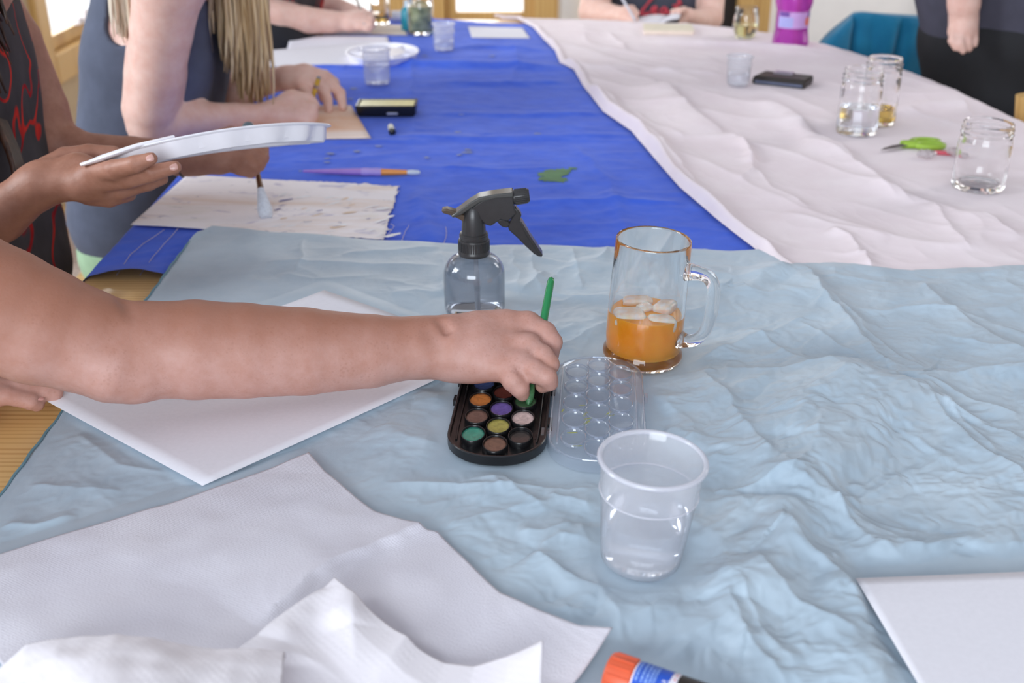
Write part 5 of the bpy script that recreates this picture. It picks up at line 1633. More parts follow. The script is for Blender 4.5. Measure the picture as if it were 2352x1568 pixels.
# pink bottle
p, s = place(1814, 104, WZ)
PBT = thing('drink_bottle', 'tall magenta plastic bottle with lilac label on the white sheet', 'bottle', p + Vector((0, 0, 0.001)))
t = NT('magenta_plastic'); t.set(Roughness=0.12, Transmission_Weight=0.55, IOR=1.2, Coat_Weight=0.3); t.color(t.ramp(t.noise(t.coords(), 30), [(0.3, lin(196, 70, 190)), (0.7, lin(214, 92, 206))])); mag = t.m
q = s
pr = [(0, 0.002), (34 * q, 0.002), (39 * q, 0.0), (41 * q, 0.006)]
for kk in range(4): pr += [(41 * q - kk * 0.0012, 0.010 + kk * 0.008), (39.5 * q - kk * 0.0012, 0.013 + kk * 0.008), (41 * q - kk * 0.0014, 0.016 + kk * 0.008)]
pr += [(37 * q, 0.046), (37 * q, 0.088), (40 * q, 0.098), (42 * q, 0.108), (41 * q, 0.122), (36 * q, 0.142), (24 * q, 0.162), (14 * q, 0.172), (13 * q, 0.186), (0, 0.186)]
MB().lathe(pr, 56).build('bottle_body', mag, PBT, angle=35)
MB().lathe([(0, 0.184), (14.5 * q, 0.184), (15 * q, 0.186), (15 * q, 0.202), (14 * q, 0.204), (0, 0.204)], 36).build('cap', plain('white_cap', (228, 226, 230), 0.4), PBT, angle=40)
lb2 = MB()
def vband(mb, z0, z1, r, a0, a1, mi=0, n=30):
    vs = []
    for kk in range(n + 1):
        a = a0 + (a1 - a0) * kk / n; vs += [(r * math.cos(a), r * math.sin(a), z0), (r * math.cos(a), r * math.sin(a), z1)]
    mb.add(vs, [(2 * kk, 2 * kk + 2, 2 * kk + 3, 2 * kk + 1) for kk in range(n)], mi)
r37 = 37 * q + 0.0005
vband(lb2, 0.047, 0.087, r37, -2.75, -0.35, 0); vband(lb2, 0.049, 0.074, r37 + 0.0003, -2.7, -1.75, 1); vband(lb2, 0.076, 0.086, r37 + 0.0003, -2.7, -2.0, 2); vband(lb2, 0.072, 0.086, r37 + 0.0003, -0.75, -0.4, 2)
vs = [(0, 0)] 
cc = [(0.0085 * math.cos(2 * PI * i / 20), 0.011 * math.sin(2 * PI * i / 20)) for i in range(20)]
lb2.add([((r37 + 0.0006) * math.cos(-0.78 + x / r37), (r37 + 0.0006) * math.sin(-0.78 + x / r37), 0.064 + y) for x, y in [(0, 0)] + cc], [(0, i + 1, (i + 1) % 20 + 1) for i in range(20)], 3)
lb2.build('label', [plain('lilac_label', (206, 164, 222), 0.4, 0.06), plain('pale_blue_print', (176, 176, 232), 0.4), plain('violet_print', (112, 74, 160), 0.4), plain('orange_print', (226, 118, 92), 0.4)], PBT, angle=60)

# black case with silver clasp
p0, p1 = at(1728, 193, WZ), at(1848, 206, WZ)
cd = (p1 - p0); Lc = cd.length; ca_ = math.atan2(cd.y, cd.x)
BC = thing('glasses_case', 'flat black case with silver clasp on the white sheet', 'case', (p0 + p1) / 2 + Vector((0, 0, 0.001)), (0, 0, ca_))
cb = MB(); hw = Lc / 2
loft(cb, [([(-hw, 0), (hw * 0.97, 0), (hw * 0.99, .068), (-hw * 0.86, .068)], 0.0), ([(-hw - .002, -.001), (hw, -.001), (hw, .07), (-hw * 0.88, .07)], 0.006), ([(-hw, 0), (hw, 0), (hw, .068), (-hw * 0.86, .068)], 0.015), ([(-hw * 0.95, .003), (hw * 0.96, .003), (hw * 0.96, .064), (-hw * 0.84, .064)], 0.018)])
cb.build('case_body', plain('black_case', (34, 26, 20), 0.45, 0.1), BC, angle=30, bevel=0.002)
MB().box((0, -0.0012, 0.006), (Lc * 0.9, 0.002, 0.005)).build('zip', plain('steel_blue_edge', (96, 104, 128), 0.35), BC)
cl = MB(); cl.box((-0.004, 0.044, 0.0188), (0.042, 0.007, 0.003)); cl.box((-0.004, 0.062, 0.0188), (0.042, 0.007, 0.003)); cl.box((-0.022, 0.053, 0.0188), (0.008, 0.02, 0.003)); cl.box((0.014, 0.053, 0.0188), (0.008, 0.02, 0.003))
cl.build('clasp', M['metal'], BC, bevel=0.0008)

# scissors
zs = WZ + 0.007
a0, a1, a2 = at(2024, 344, zs), at(2080, 332, zs), at(2166, 332, zs)
SCI = thing('scissors', 'green handled scissors lying beside the clear jars', 'scissors', a1)
gm = plain('lime_green_plastic', (152, 186, 62), 0.4, 0.06); bl = plain('dark_steel', (110, 104, 108), 0.3, 0.1, 100, metallic=0.7)
f3 = ((0, 0, 1), 0.35)
MB().tube([a0 - a1, (a0 - a1) * 0.5, Vector((0.004, 0, 0))], [0.0012, 0.0045, 0.0055], 12, flat=f3).build('blade', bl, SCI)
MB().tube([a0 - a1 + Vector((0.006, 0.006, 0.001)), (a0 - a1) * 0.5 + Vector((0, 0.003, 0.001)), Vector((0.004, 0.002, 0.001))], [0.0012, 0.004, 0.005], 12, flat=f3).build('blade', bl, SCI)
e = a2 - a1
def loop_handle(off, w):
    ex = e.normalized(); ey = Vector((-ex.y, ex.x, 0)); L = e.length
    pts = [Vector((-0.006, 0, 0.001)), ex * L * 0.2 + ey * off * 0.35]
    for k in range(15):
        a = PI - 2 * PI * k / 14 * 0.96 - 0.1
        pts.append(ex * (L * 0.62 + L * 0.36 * math.cos(a)) + ey * (off + w * math.sin(a)))
    return pts
for off, w in ((-0.006, 0.011), (0.020, 0.013)):
    MB().tube(loop_handle(off, w), [0.007, 0.0065] + [0.0052] * 15, 12).build('handle', gm, SCI)
MB().lathe([(0, 0.002), (0.004, 0.002), (0.004, 0.005), (0, 0.0055)], 16).build('pivot', M['metal'], SCI)
p = at(2165, 351, WZ + 0.004)
er = thing('eraser', 'tiny red stick lying between the scissors and the empty jar', 'eraser', p, (0, 0, -0.25))
MB().tube([(-0.016, 0, 0), (-0.012, 0, 0), (0.014, 0, 0), (0.018, 0, 0)], [0.0015, 0.004, 0.004, 0.002], 12).build('stick', plain('red_wax', (206, 86, 100), 0.5), er)
for k, (x, y, l) in enumerate(((2128, 353, 'crumpled clear wrapper scrap beside the red stick'), (2196, 349, 'white wrapper scrap next to the empty clear jar'))):
    bm = bmesh.new(); bmesh.ops.create_icosphere(bm, subdivisions=3, radius=0.017)
    rr = random.Random(k)
    for v_ in bm.verts:
        v_.co *= 0.75 + 0.35 * abs(math.sin(v_.co.x * 300 + k) * math.cos(v_.co.y * 260)); v_.co.z = max(v_.co.z * 0.42, -0.005)
    me = bpy.data.meshes.new('wrapper'); bm.to_mesh(me); bm.free(); finish(me, frosted('crinkled_wrapper', (222, 214, 216), 0.35, 0.15), True, 25)
    tag(link('wrapper', me, None, at(x, y, WZ + 0.0085)), l, 'wrapper')

# far end of the blue cloth
p, s = place(967, 78, BZ); j = jar('mason_jar', 'large jar of murky green paint water at the far end', 'jar', p, 29 * s, 0.118, 25 * s)
t = NT('green_paint_water'); t.set(Roughness=0.1, Transmission_Weight=0.155, IOR=1.33); t.color(t.ramp(t.noise(t.coords(), 40, 5), [(0.35, lin(110, 124, 84)), (0.65, lin(190, 196, 150))]))
fill('murky green water in the large jar at the far end', p, 29 * s - 0.0033, 0.0078, 0.074, t.m, 'paint_water')
p, s = place(935, 74, BZ)
TQ = thing('paint_tube', 'teal paint bottle with a pale cap hiding behind the green jar', 'paint bottle', p + Vector((0.0, 0.03, 0.001)))
MB().lathe([(0, 0), (0.017, 0), (0.018, 0.003), (0.018, 0.05), (0.012, 0.06), (0.008, 0.062), (0, 0.062)], 32).build('bottle_body', plain('teal_paint', (24, 140, 160), 0.3), TQ, angle=40)
MB().lathe([(0, 0.061), (0.009, 0.061), (0.008, 0.078), (0, 0.079)], 24).build('cap', plain('pale_blue_cap', (190, 214, 230), 0.4), TQ, angle=40)
p, s = place(918, 50, BZ)
RL = thing('paper_roll', 'small white roll lying beside the amber glass', 'roll', p + Vector((0, 0, 0.016)), (0, PI / 2, 0))
MB().lathe([(0.006, -0.022), (0.0145, -0.022), (0.015, -0.021), (0.015, 0.021), (0.0145, 0.022), (0.006, 0.022), (0.006, -0.022)], 32).build('roll_body', M['paper'], RL, angle=40)
p, s = place(874, 56, BZ)
jar('glass_tumbler', 'clear tumbler with amber drink beside the drawing hand at the far end', 'glass', p, 22 * s, 0.105, 21 * s, thread=False)
fill('amber drink at the bottom of the far clear tumbler', p, 22 * s - 0.0033, 0.0078, 0.030, glass('amber_drink', (240, 196, 90), 1.33), 'amber_drink', 'drink')

# ================================================================= PEOPLE
def PC(rows):
    """(px, py, depth, radius px) -> points and radii in metres"""
    return [P(x, y, D) for x, y, D, r in rows], [r * D / F_PX for x, y, D, r in rows]


def limb(rows, flat=None):
    p, r = PC(rows); return chain(p, r, flat)


def limbY(rows, flat=None):
    """as limb(), with the distance along the table instead of the depth"""
    return limb([(x, y, Y / ray(x, y).y, r) for x, y, Y, r in rows], flat)


def head_groups(c, f, size=1.0):
    """skull, jaw, nose, ears and neck stub; f = facing direction"""
    f = Vector(f).normalized(); up = Vector((0, 0, 1)); s = f.cross(up).normalized()
    c = Vector(c); z = size
    return [(0.02, 0.02, [cap(c - f * 0.02 * z, c + f * 0.02 * z + up * 0.02 * z, 0.085 * z, 0.082 * z), cap(c + f * 0.03 * z - up * 0.06 * z, c + f * 0.055 * z - up * 0.095 * z, 0.05 * z, 0.03 * z)]),
            (0.008, 0.005, [cap(c + f * 0.09 * z - up * 0.01 * z, c + f * 0.112 * z - up * 0.035 * z, 0.008 * z, 0.012 * z)]),
            (0.006, 0.004, [cap(c + s * 0.084 * z * q - up * 0.015 * z, c + s * 0.088 * z * q + up * 0.02 * z, 0.012 * z, 0.016 * z) for q in (-1, 1)]),
            (0.005, 0.003, [cap(c + f * 0.088 * z - up * 0.062 * z + s * 0.018 * z, c + f * 0.088 * z - up * 0.062 * z - s * 0.018 * z, 0.007 * z, 0.007 * z)])]


def hair_strands(name, mat, parent, roots, n, length, rad, seed, drift=(0, 0, 0), wave=0.012, taper=0.25, k=9):
    """many tapering locks: roots = function(u) -> start point, length = function(u)"""
    r = random.Random(seed); mb = MB()
    off = parent.matrix_basis.translation
    for i in range(n):
        u = (i + r.random()) / n
        p0 = Vector(roots(u, r)); L = length(u, r); ph = r.uniform(0, 6.28); am = wave * r.uniform(0.4, 1.2)
        pts = []; rs = []
        R0 = rad * r.uniform(0.6, 1.3)
        for j in range(k):
            t = j / (k - 1)
            pts.append(p0 - off + Vector((drift[0] * t * t + am * math.sin(ph + t * 4.5) * t, drift[1] * t * t + am * math.cos(ph * 1.3 + t * 4) * t, -L * t)))
            rs.append(R0 * (1 - (1 - taper) * t ** 2.2))
        mb.tube(pts, rs, 6, cap=True)
    return mb.build(name, mat, parent, angle=None)


def hair_mat(name, a, b, c):
    t = NT(name)
    v = t.coords(scale=(90, 90, 4))
    n = t.noise(v, 1.0, 4, 0.6, 0.4)
    t.color(t.ramp(n, [(0.28, lin(*a)), (0.52, lin(*b)), (0.75, lin(*c))]))
    t.set(Roughness=0.38, Specular_IOR_Level=0.5, Anisotropic=0.5)
    t.bump(n, 0.3, 0.001)
    return t.m


def simple_chair(label, x, y, face, seat_z=0.44, back=True):
    root = thing('wooden_chair', label, 'chair', (x, y, 0), (0, 0, face))
    w = M['frame_pine']
    MB().box((0, 0, seat_z - 0.012), (0.40, 0.40, 0.024)).build('seat', w, root, bevel=0.006)
    for sx_ in (-1, 1):
        MB().tube([(sx_ * 0.17, 0.17, seat_z - 0.024), (sx_ * 0.185, 0.19, 0)], [0.02, 0.015], 12).build('leg', w, root)
        MB().tube([(sx_ * 0.17, -0.17, seat_z - 0.024), (sx_ * 0.185, -0.20, 0)], [0.02, 0.015], 12).build('leg', w, root)
        if back: MB().tube([(sx_ * 0.175, -0.185, seat_z), (sx_ * 0.18, -0.235, seat_z + 0.36)], [0.018, 0.015], 12).build('back_post', w, root)
    if back: MB().box((0, -0.228, seat_z + 0.30), (0.36, 0.018, 0.09)).build('backrest', w, root, bevel=0.005)
    return root


# ---------------------------------------------------------------- the painter whose freckled arm crosses the picture
def resting_hand():
    """her other hand: two fingertips on the bare pine beside the big paper"""
    z = GZ - 0.003
    tip1 = at(140, 906, z + 0.008); tip2 = at(103, 928, z + 0.006)
    k1 = at(-34, 893, z + 0.026); k2 = at(-44, 914, z + 0.022)
    G = [(0.004, 0.002, chain([k1, k1.lerp(tip1, 0.45) + Vector((0, 0, 0.005)), k1.lerp(tip1, 0.78) + Vector((0, 0, 0.001)), tip1 - Vector((0.008, 0, 0))], [0.0100, 0.0092, 0.0084, 0.0074]))]
    G.append((0.004, 0.002, chain([k2, k2.lerp(tip2, 0.42) + Vector((0, 0, 0.006)), k2.lerp(tip2, 0.78) + Vector((0, 0, 0.002)), tip2 - Vector((0.008, 0, 0))], [0.0102, 0.0094, 0.0086, 0.0076])))
    k0 = k1 + Vector((0.0, 0.022, 0.002)); k3 = k2 + Vector((-0.012, -0.020, -0.002))
    G.append((0.006, 0.003, chain([k0, k0 + Vector((0.035, 0.002, -0.004)), k0 + Vector((0.058, 0.0, -0.016))], [0.0100, 0.0092, 0.008])))
    G.append((0.006, 0.003, chain([k3, k3 + Vector((0.010, 0.0, -0.001)), k3 + Vector((0.008, 0.0, -0.012))], [0.0092, 0.0084, 0.0075])))
    W = Vector((-0.66, 1.00, z + 0.040))
    G.append((0.012, 0.01, [cap(W, k, 0.020, 0.013) for k in (k0, k1, k2, k3)]))
    G.append((0.010, 0.004, chain([W + Vector((0.015, 0.02, -0.004)), W + Vector((0.045, 0.04, -0.014)), W + Vector((0.075, 0.045, -0.024))], [0.015, 0.0115, 0.009])))
    E = Vector((-0.80, 1.19, 0.84))
    G.append((0.012, 0.004, chain([W, W.lerp(E, 0.5), E, Vector((-0.84, 1.12, 1.03))], [0.024, 0.034, 0.040, 0.050])))
    return G, ((tip1, k1), (tip2, k2))


def hair_cap(root, c, f, mat, grow=0.016):
    c = Vector(c); f = Vector(f).normalized()
    pl = c + f * 0.035
    n = (f - Vector((0, 0, 1)) * 0.55).normalized()
    sdf_body([(0.02, 0.02, [cap(c - f * 0.02, c + f * 0.02 + Vector((0, 0, 0.02)), 0.085, 0.082), cap(c - f * 0.05, c - f * 0.05 - Vector((0, 0, 0.10)), 0.065, 0.05)])], 0.006, 'hair_crown', mat, root, grow=grow,
             clip=[lambda X, Y, Z: (X - pl.x) * n.x + (Y - pl.y) * n.y + (Z - pl.z) * n.z])


def nearest_person():
    shoulder = P(-430, 560, 0.97)
    root = thing('person', 'person reaching across with a bare freckled arm, holding a green brush over the paint set', 'person', (-0.86, 0.86, 0))
    arm = limb([(-430, 560, 0.97, 152), (-260, 610, 0.985, 152), (-100, 668, 1.0, 150), (0, 712, 1.01, 146), (90, 748, 1.02, 136), (180, 778, 1.033, 122), (262, 800, 1.045, 112), (340, 803, 1.055, 111),
                (450, 803, 1.066, 114), (560, 805, 1.078, 109), (700, 807, 1.094, 100), (850, 806, 1.110, 84), (945, 799, 1.118, 71), (1005, 797, 1.123, 66)])
    wrist = limb([(990, 797, 1.122, 66), (1040, 800, 1.126, 66), (1085, 805, 1.128, 71)])
    back = []
    for x0, y0, D0, r0, x1, y1, D1, r1 in ((1050, 772, 1.132, 44, 1208, 752, 1.143, 33), (1055, 790, 1.124, 50, 1215, 797, 1.120, 32), (1055, 815, 1.118, 50, 1200, 836, 1.106, 30), (1050, 830, 1.116, 42, 1172, 850, 1.098, 28),
                                           (1090, 800, 1.150, 52, 1190, 810, 1.150, 46), (1100, 760, 1.135, 44, 1160, 752, 1.14, 40)):
        back += limb([(x0, y0, D0, r0), (x1, y1, D1, r1)])
    G = [(0.02, 0.003, arm), (0.012, 0.003, wrist), (0.014, 0.012, back)]
    # elbow point and outer forearm muscle
    G.append((0.03, 0.01, limb([(255, 865, 1.02, 46), (300, 876, 1.03, 36)])))
    # knuckles
    G.append((0.012, 0.0, limb([(1216, 742, 1.138, 22), (1222, 746, 1.138, 20)])))
    G.append((0.012, 0.0, limb([(1216, 792, 1.110, 20), (1222, 796, 1.110, 19)])))
    G.append((0.012, 0.0, limb([(1198, 832, 1.098, 19), (1204, 836, 1.098, 18)])))
    # fingers: each bends at the knuckle and folds back under the palm round the brush
    G.append((0.0035, 0.002, limb([(1214, 750, 1.142, 30), (1250, 766, 1.134, 29), (1268, 786, 1.128, 24), (1262, 815, 1.132, 21), (1238, 848, 1.142, 19), (1224, 866, 1.146, 16)])))
    G.append((0.0025, 0.002, limb([(1216, 798, 1.118, 28), (1246, 818, 1.106, 27), (1262, 836, 1.102, 23), (1254, 858, 1.110, 20), (1232, 872, 1.120, 18)])))
    G.append((0.0025, 0.002, limb([(1198, 836, 1.106, 27), (1228, 852, 1.094, 28), (1256, 866, 1.092, 24), (1262, 878, 1.096, 20), (1246, 886, 1.104, 17)])))
    G.append((0.003, 0.002, limb([(1166, 852, 1.098, 28), (1180, 874, 1.092, 27), (1194, 892, 1.092, 22), (1200, 905, 1.096, 17)])))
    # thumb on the far side, pressing the brush against the fingers
    G.append((0.008, 0.003, limb([(1110, 806, 1.160, 36), (1165, 806, 1.172, 30), (1205, 826, 1.166, 25), (1226, 852, 1.158, 22)])))
    dents = [(limb([(994, 762, 1.088, 8), (1010, 800, 1.080, 12)])[0], 0.016), (limb([(1016, 742, 1.104, 6), (1026, 760, 1.100, 7)])[0], 0.010),
             (limb([(284, 690, 1.034, 3), (300, 716, 1.012, 4)])[0], 0.012), (limb([(205, 880, 0.99, 4), (262, 838, 0.982, 5)])[0], 0.010), (limb([(225, 892, 0.99, 3), (278, 850, 0.982, 4)])[0], 0.008),
             (limb([(1210, 866, 1.083, 7), (1224, 882, 1.080, 8)])[0], 0.004),
             (limb([(1236, 786, 1.112, 4), (1276, 808, 1.108, 4)])[0], 0.004), (limb([(1190, 848, 1.086, 4), (1216, 872, 1.080, 5)])[0], 0.005)]
    # shoulder, chest, neck and head (outside the picture)
    torso = [cap((-0.80, 0.78, 0.62), (-0.84, 0.80, 0.95), 0.13, 0.13), cap((-0.84, 0.92, 0.62), (-0.86, 0.98, 0.95), 0.13, 0.13), cap(shoulder, (-0.84, 1.06, 1.04), 0.055, 0.055), cap((-0.83, 0.9, 1.05), (-0.81, 0.9, 1.16), 0.055, 0.05)]
    rest, tips = resting_hand()
    G2 = [(0.03, 0.05, torso)] + rest + head_groups((-0.79, 0.9, 1.27), (0.9, 0, -0.4))
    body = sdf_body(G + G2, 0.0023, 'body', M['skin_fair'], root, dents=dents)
    nl = MB()
    for tip, kk in tips:
        d = (tip - kk).normalized(); c = tip - d * 0.006 + Vector((0, 0, 0.0062))
        nl.tube([c - d * 0.007, c - d * 0.002, c + d * 0.004, c + d * 0.006], [0.003, 0.0045, 0.0042, 0.0028], 12, flat=((0, 0, 1), 0.22))
    nl.build('fingernail', plain('pink_nail', (226, 170, 160), 0.3), root, world=True)
    shirt = sdf_body([(0.05, 0.05, torso[:3])], 0.008, 'shirt', plain('navy_shirt', (52, 58, 84), 0.85, 0.1, 30), root, grow=0.008, clip=[lambda X, Y, Z: (X + 0.66) + 0 * Y + 0 * Z, lambda X, Y, Z: Z - 1.07 + 0 * X + 0 * Y])
    legs = [cap((-0.82, 0.8, 0.54), (-0.42, 0.78, 0.52), 0.09, 0.075), cap((-0.42, 0.78, 0.50), (-0.44, 0.78, 0.06), 0.065, 0.05), cap((-0.84, 0.97, 0.54), (-0.42, 0.98, 0.52), 0.09, 0.075), cap((-0.42, 0.98, 0.50), (-0.44, 0.98, 0.06), 0.065, 0.05), cap((-0.82, 0.8, 0.56), (-0.84, 0.97, 0.56), 0.12, 0.12)]
    sdf_body([(0.03, 0.03, legs)], 0.01, 'trousers', plain('dark_jeans', (46, 52, 70), 0.85, 0.1, 60), root)
    hair_strands('hair', hair_mat('auburn_hair', (70, 40, 26), (110, 64, 40), (140, 90, 60)), root, lambda u, r: (-0.83 + 0.09 * math.cos(u * PI * 1.5 + 1.6), 0.9 + 0.095 * math.sin(u * PI * 1.5 + 1.6), 1.31 + r.uniform(-.02, .03)), 150, lambda u, r: 0.24 + r.uniform(-.04, .04), 0.0065, 3)
    hair_cap(root, (-0.79, 0.9, 1.27), (0.9, 0, -0.4), bpy.data.materials['auburn_hair'])
    simple_chair('wooden chair of the freckled painter beyond the picture edge', -0.84, 0.9, -PI / 2, 0.43)


nearest_person()

# ---------------------------------------------------------------- the woman with the plate palette
def patterned(name):
    t = NT(name)
    v = t.coords(scale=(1, 1, 0.5))
    n = t.noise(v, 15, 1, 0.4, 0.8)
    r = t.ramp(n, [(0.0, (0, 0, 0, 1)), (0.475, (0, 0, 0, 1)), (0.488, (1, 1, 1, 1)), (0.508, (1, 1, 1, 1)), (0.521, (0, 0, 0, 1))])
    n2 = t.noise(v, 5, 2)
    pr = t.ramp(n2, [(0.34, (0, 0, 0, 1)), (0.42, (1, 1, 1, 1))])
    mu = t.add('ShaderNodeMath', operation='MULTIPLY'); t.l.new(r, mu.inputs[0]); t.l.new(pr, mu.inputs[1])
    n3 = t.noise(v, 30, 2)
    red = t.ramp(n3, [(0.35, lin(150, 24, 34)), (0.6, lin(206, 52, 40))])
    base = t.ramp(t.noise(v, 20, 3), [(0.3, lin(62, 58, 60)), (0.7, lin(82, 78, 80))])
    t.color(t.mix(mu.outputs[0], base, red)); t.set(Roughness=0.85, Specular_IOR_Level=0.2)
    t.bump(t.noise(v, 60, 3), 0.2, 0.002)
    return t.m


def palette_woman():
    root = thing('person', 'person in a red patterned top with brown hair, holding a palette and a brush', 'person', (-0.80, 1.60, 0))
    larm = limbY([(-60, -70, 1.64, 56), (30, 90, 1.635, 62), (92, 250, 1.625, 62), (120, 322, 1.617, 56)]) + limb([(120, 322, 1.65, 56), (190, 352, 1.65, 48), (300, 358, 1.655, 44), (405, 361, 1.66, 39), (450, 360, 1.66, 39)])
    lh = limb([(430, 358, 1.66, 36), (500, 346, 1.66, 38), (528, 342, 1.66, 32)]) + limb([(430, 362, 1.65, 33), (505, 370, 1.645, 31)])
    G = [(0.02, 0.004, larm), (0.015, 0.015, lh)]
    for rows in ([(540, 326, 1.67, 18), (580, 322, 1.66, 17), (602, 340, 1.655, 15), (606, 362, 1.65, 13)],
                 [(540, 345, 1.65, 17), (578, 348, 1.64, 16), (600, 362, 1.64, 14), (598, 380, 1.645, 12)],
                 [(535, 362, 1.64, 17), (566, 372, 1.63, 16), (588, 382, 1.635, 14), (580, 394, 1.645, 12)],
                 [(525, 378, 1.64, 16), (552, 388, 1.635, 15), (572, 395, 1.64, 13)],
                 [(490, 318, 1.675, 18), (530, 306, 1.675, 16), (568, 312, 1.67, 14), (590, 326, 1.665, 12)]):
        G.append((0.008, 0.003, limb(rows)))
    # near arm and the hand under the palette
    rarm = limbY([(-330, 120, 1.36, 72), (-260, 420, 1.36, 70)]) + limb([(-260, 420, 1.411, 70), (-190, 620, 1.37, 66), (-80, 545, 1.36, 66), (0, 495, 1.355, 60), (70, 440, 1.35, 50), (105, 420, 1.35, 46)])
    G.append((0.02, 0.004, rarm))
    G.append((0.014, 0.014, limb([(95, 418, 1.35, 46), (180, 392, 1.35, 36), (212, 395, 1.345, 30)]) + limb([(100, 425, 1.34, 44), (200, 424, 1.33, 34), (235, 432, 1.33, 28)])))
    for rows in ([(110, 388, 1.37, 30), (150, 362, 1.38, 24), (205, 352, 1.385, 21), (262, 352, 1.39, 17)],
                 [(205, 398, 1.32, 25), (262, 390, 1.285, 23), (312, 377, 1.27, 20), (347, 364, 1.265, 15)],
                 [(215, 420, 1.32, 25), (290, 411, 1.30, 23), (350, 397, 1.29, 20), (402, 384, 1.285, 15)],
                 [(215, 438, 1.34, 24), (280, 436, 1.335, 21), (340, 420, 1.335, 18), (372, 410, 1.34, 15)],
                 [(205, 450, 1.345, 22), (250, 456, 1.345, 20), (296, 446, 1.35, 17)]):
        G.append((0.007, 0.003, limb(rows)))
    tors = limbY([(-130, 20, 1.54, 152), (-118, 160, 1.54, 158), (-100, 300, 1.54, 152), (-72, 420, 1.54, 146), (-40, 540, 1.54, 168)])
    tors2 = limbY([(-190, 20, 1.455, 150), (-190, 160, 1.455, 150), (-180, 420, 1.455, 140), (-160, 540, 1.455, 160)])
    nk = limbY([(-120, -90, 1.50, 85), (-110, -160, 1.50, 80)])
    sh = limbY([(-330, 110, 1.36, 80), (-130, -40, 1.49, 90), (-60, -70, 1.62, 52)])
    G += [(0.03, 0.05, tors + tors2 + sh + nk)] + head_groups(PY(-70, -330, 1.50), (0.9, 0.1, -0.45))
    sdf_body(G, 0.0030, 'body', M['skin_tan'], root)
    top = sdf_body([(0.05, 0.05, tors + tors2)], 0.005, 'patterned_top', patterned('red_scribble_print'), root, grow=0.007,
                   clip=[lambda X, Y, Z: Z - 1.07 + 0 * X + 0 * Y])
    skirt = limbY([(-40, 520, 1.54, 172), (-30, 600, 1.54, 178)]) + limbY([(-160, 520, 1.455, 165), (-150, 600, 1.455, 170)])
    sdf_body([(0.04, 0.04, skirt)], 0.006, 'top_hem', bpy.data.materials['red_scribble_print'], root, grow=0.004)
    legs = []
    hipL, hipR = P(-40, 610, 1.66), P(-150, 610, 1.56)
    for h in (hipL, hipR):
        kx = Vector((h.x + 0.40, h.y, 0.52)); legs += [cap((h.x, h.y, 0.56), kx, 0.095, 0.07), cap(kx, (kx.x - 0.05, kx.y, 0.06), 0.06, 0.045), cap((kx.x - 0.05, kx.y, 0.05), (kx.x + 0.12, kx.y, 0.04), 0.04, 0.035)]
    sdf_body([(0.03, 0.03, legs)], 0.009, 'jeans', plain('blue_jeans', (50, 58, 86), 0.85, 0.1, 60), root)
    hair_strands('hair', hair_mat('dark_brown_hair', (34, 22, 18), (62, 40, 30), (96, 66, 50)), root, lambda u, r: PY(-215 + 185 * u + r.uniform(-10, 10), -150 + r.uniform(-20, 20), 1.425 - 0.04 * (1 - u) + r.uniform(-0.015, 0.015)), 70, lambda u, r: (0.11 + 0.22 * (1 - u) ** 1.2 + r.uniform(-0.02, 0.05)), 0.006, 5, wave=0.014)
    hair_cap(root, PY(-70, -330, 1.50), (0.9, 0.1, -0.45), bpy.data.materials['dark_brown_hair'])
    hl = MB(); off = root.matrix_basis.translation
    for k in range(7):
        pts = [P(x + 3 * k - 14, y, 1.46 + 0.004 * k) - off for x, y in ((-30, 200), (10, 290), (34, 345), (46, 385), (50, 420), (36, 452))]
        hl.tube(pts, [0.004, 0.005, 0.005, 0.0045, 0.0035, 0.0015], 8)
    hl.build('hair_lock', bpy.data.materials['dark_brown_hair'], root, angle=None)
    wb_ = MB(); c = P(415, 361, 1.66); ax_ = (P(450, 356, 1.66) - P(380, 358, 1.66)).normalized()
    ring = []; u_ = Vector((0, 0, 1)); u_ = (u_ - ax_ * u_.dot(ax_)).normalized(); v_ = ax_.cross(u_)
    for k in range(25):
        a = 2 * PI * k / 24; ring.append(c - off + (u_ * math.cos(a) + v_ * math.sin(a)) * 0.0275 + ax_ * 0.004 * math.sin(a))
    wb_.tube(ring, 0.0034, 8, cap=False); wb_.build('hair_tie', M['black_plastic'], root)
    nl = MB()
    for a_, b_ in (((336, 366, 1.2585), (353, 360, 1.2595)), ((390, 386, 1.2785), (408, 381, 1.2795))):
        p0, p1 = P(*a_) - off, P(*b_) - off
        nl.tube([p0, p0.lerp(p1, .4), p0.lerp(p1, .9), p1], [0.0022, 0.0040, 0.0038, 0.0022], 12, flat=((0, -0.9, 0.4), 0.3))
    nl.build('fingernail', plain('pale_nail', (206, 160, 150), 0.3), root)
    simple_chair('wooden chair under the person in the dark red patterned top', P(-100, 600, 1.6).x, P(-100, 600, 1.6).y, -PI / 2, 0.43, False)


palette_woman()


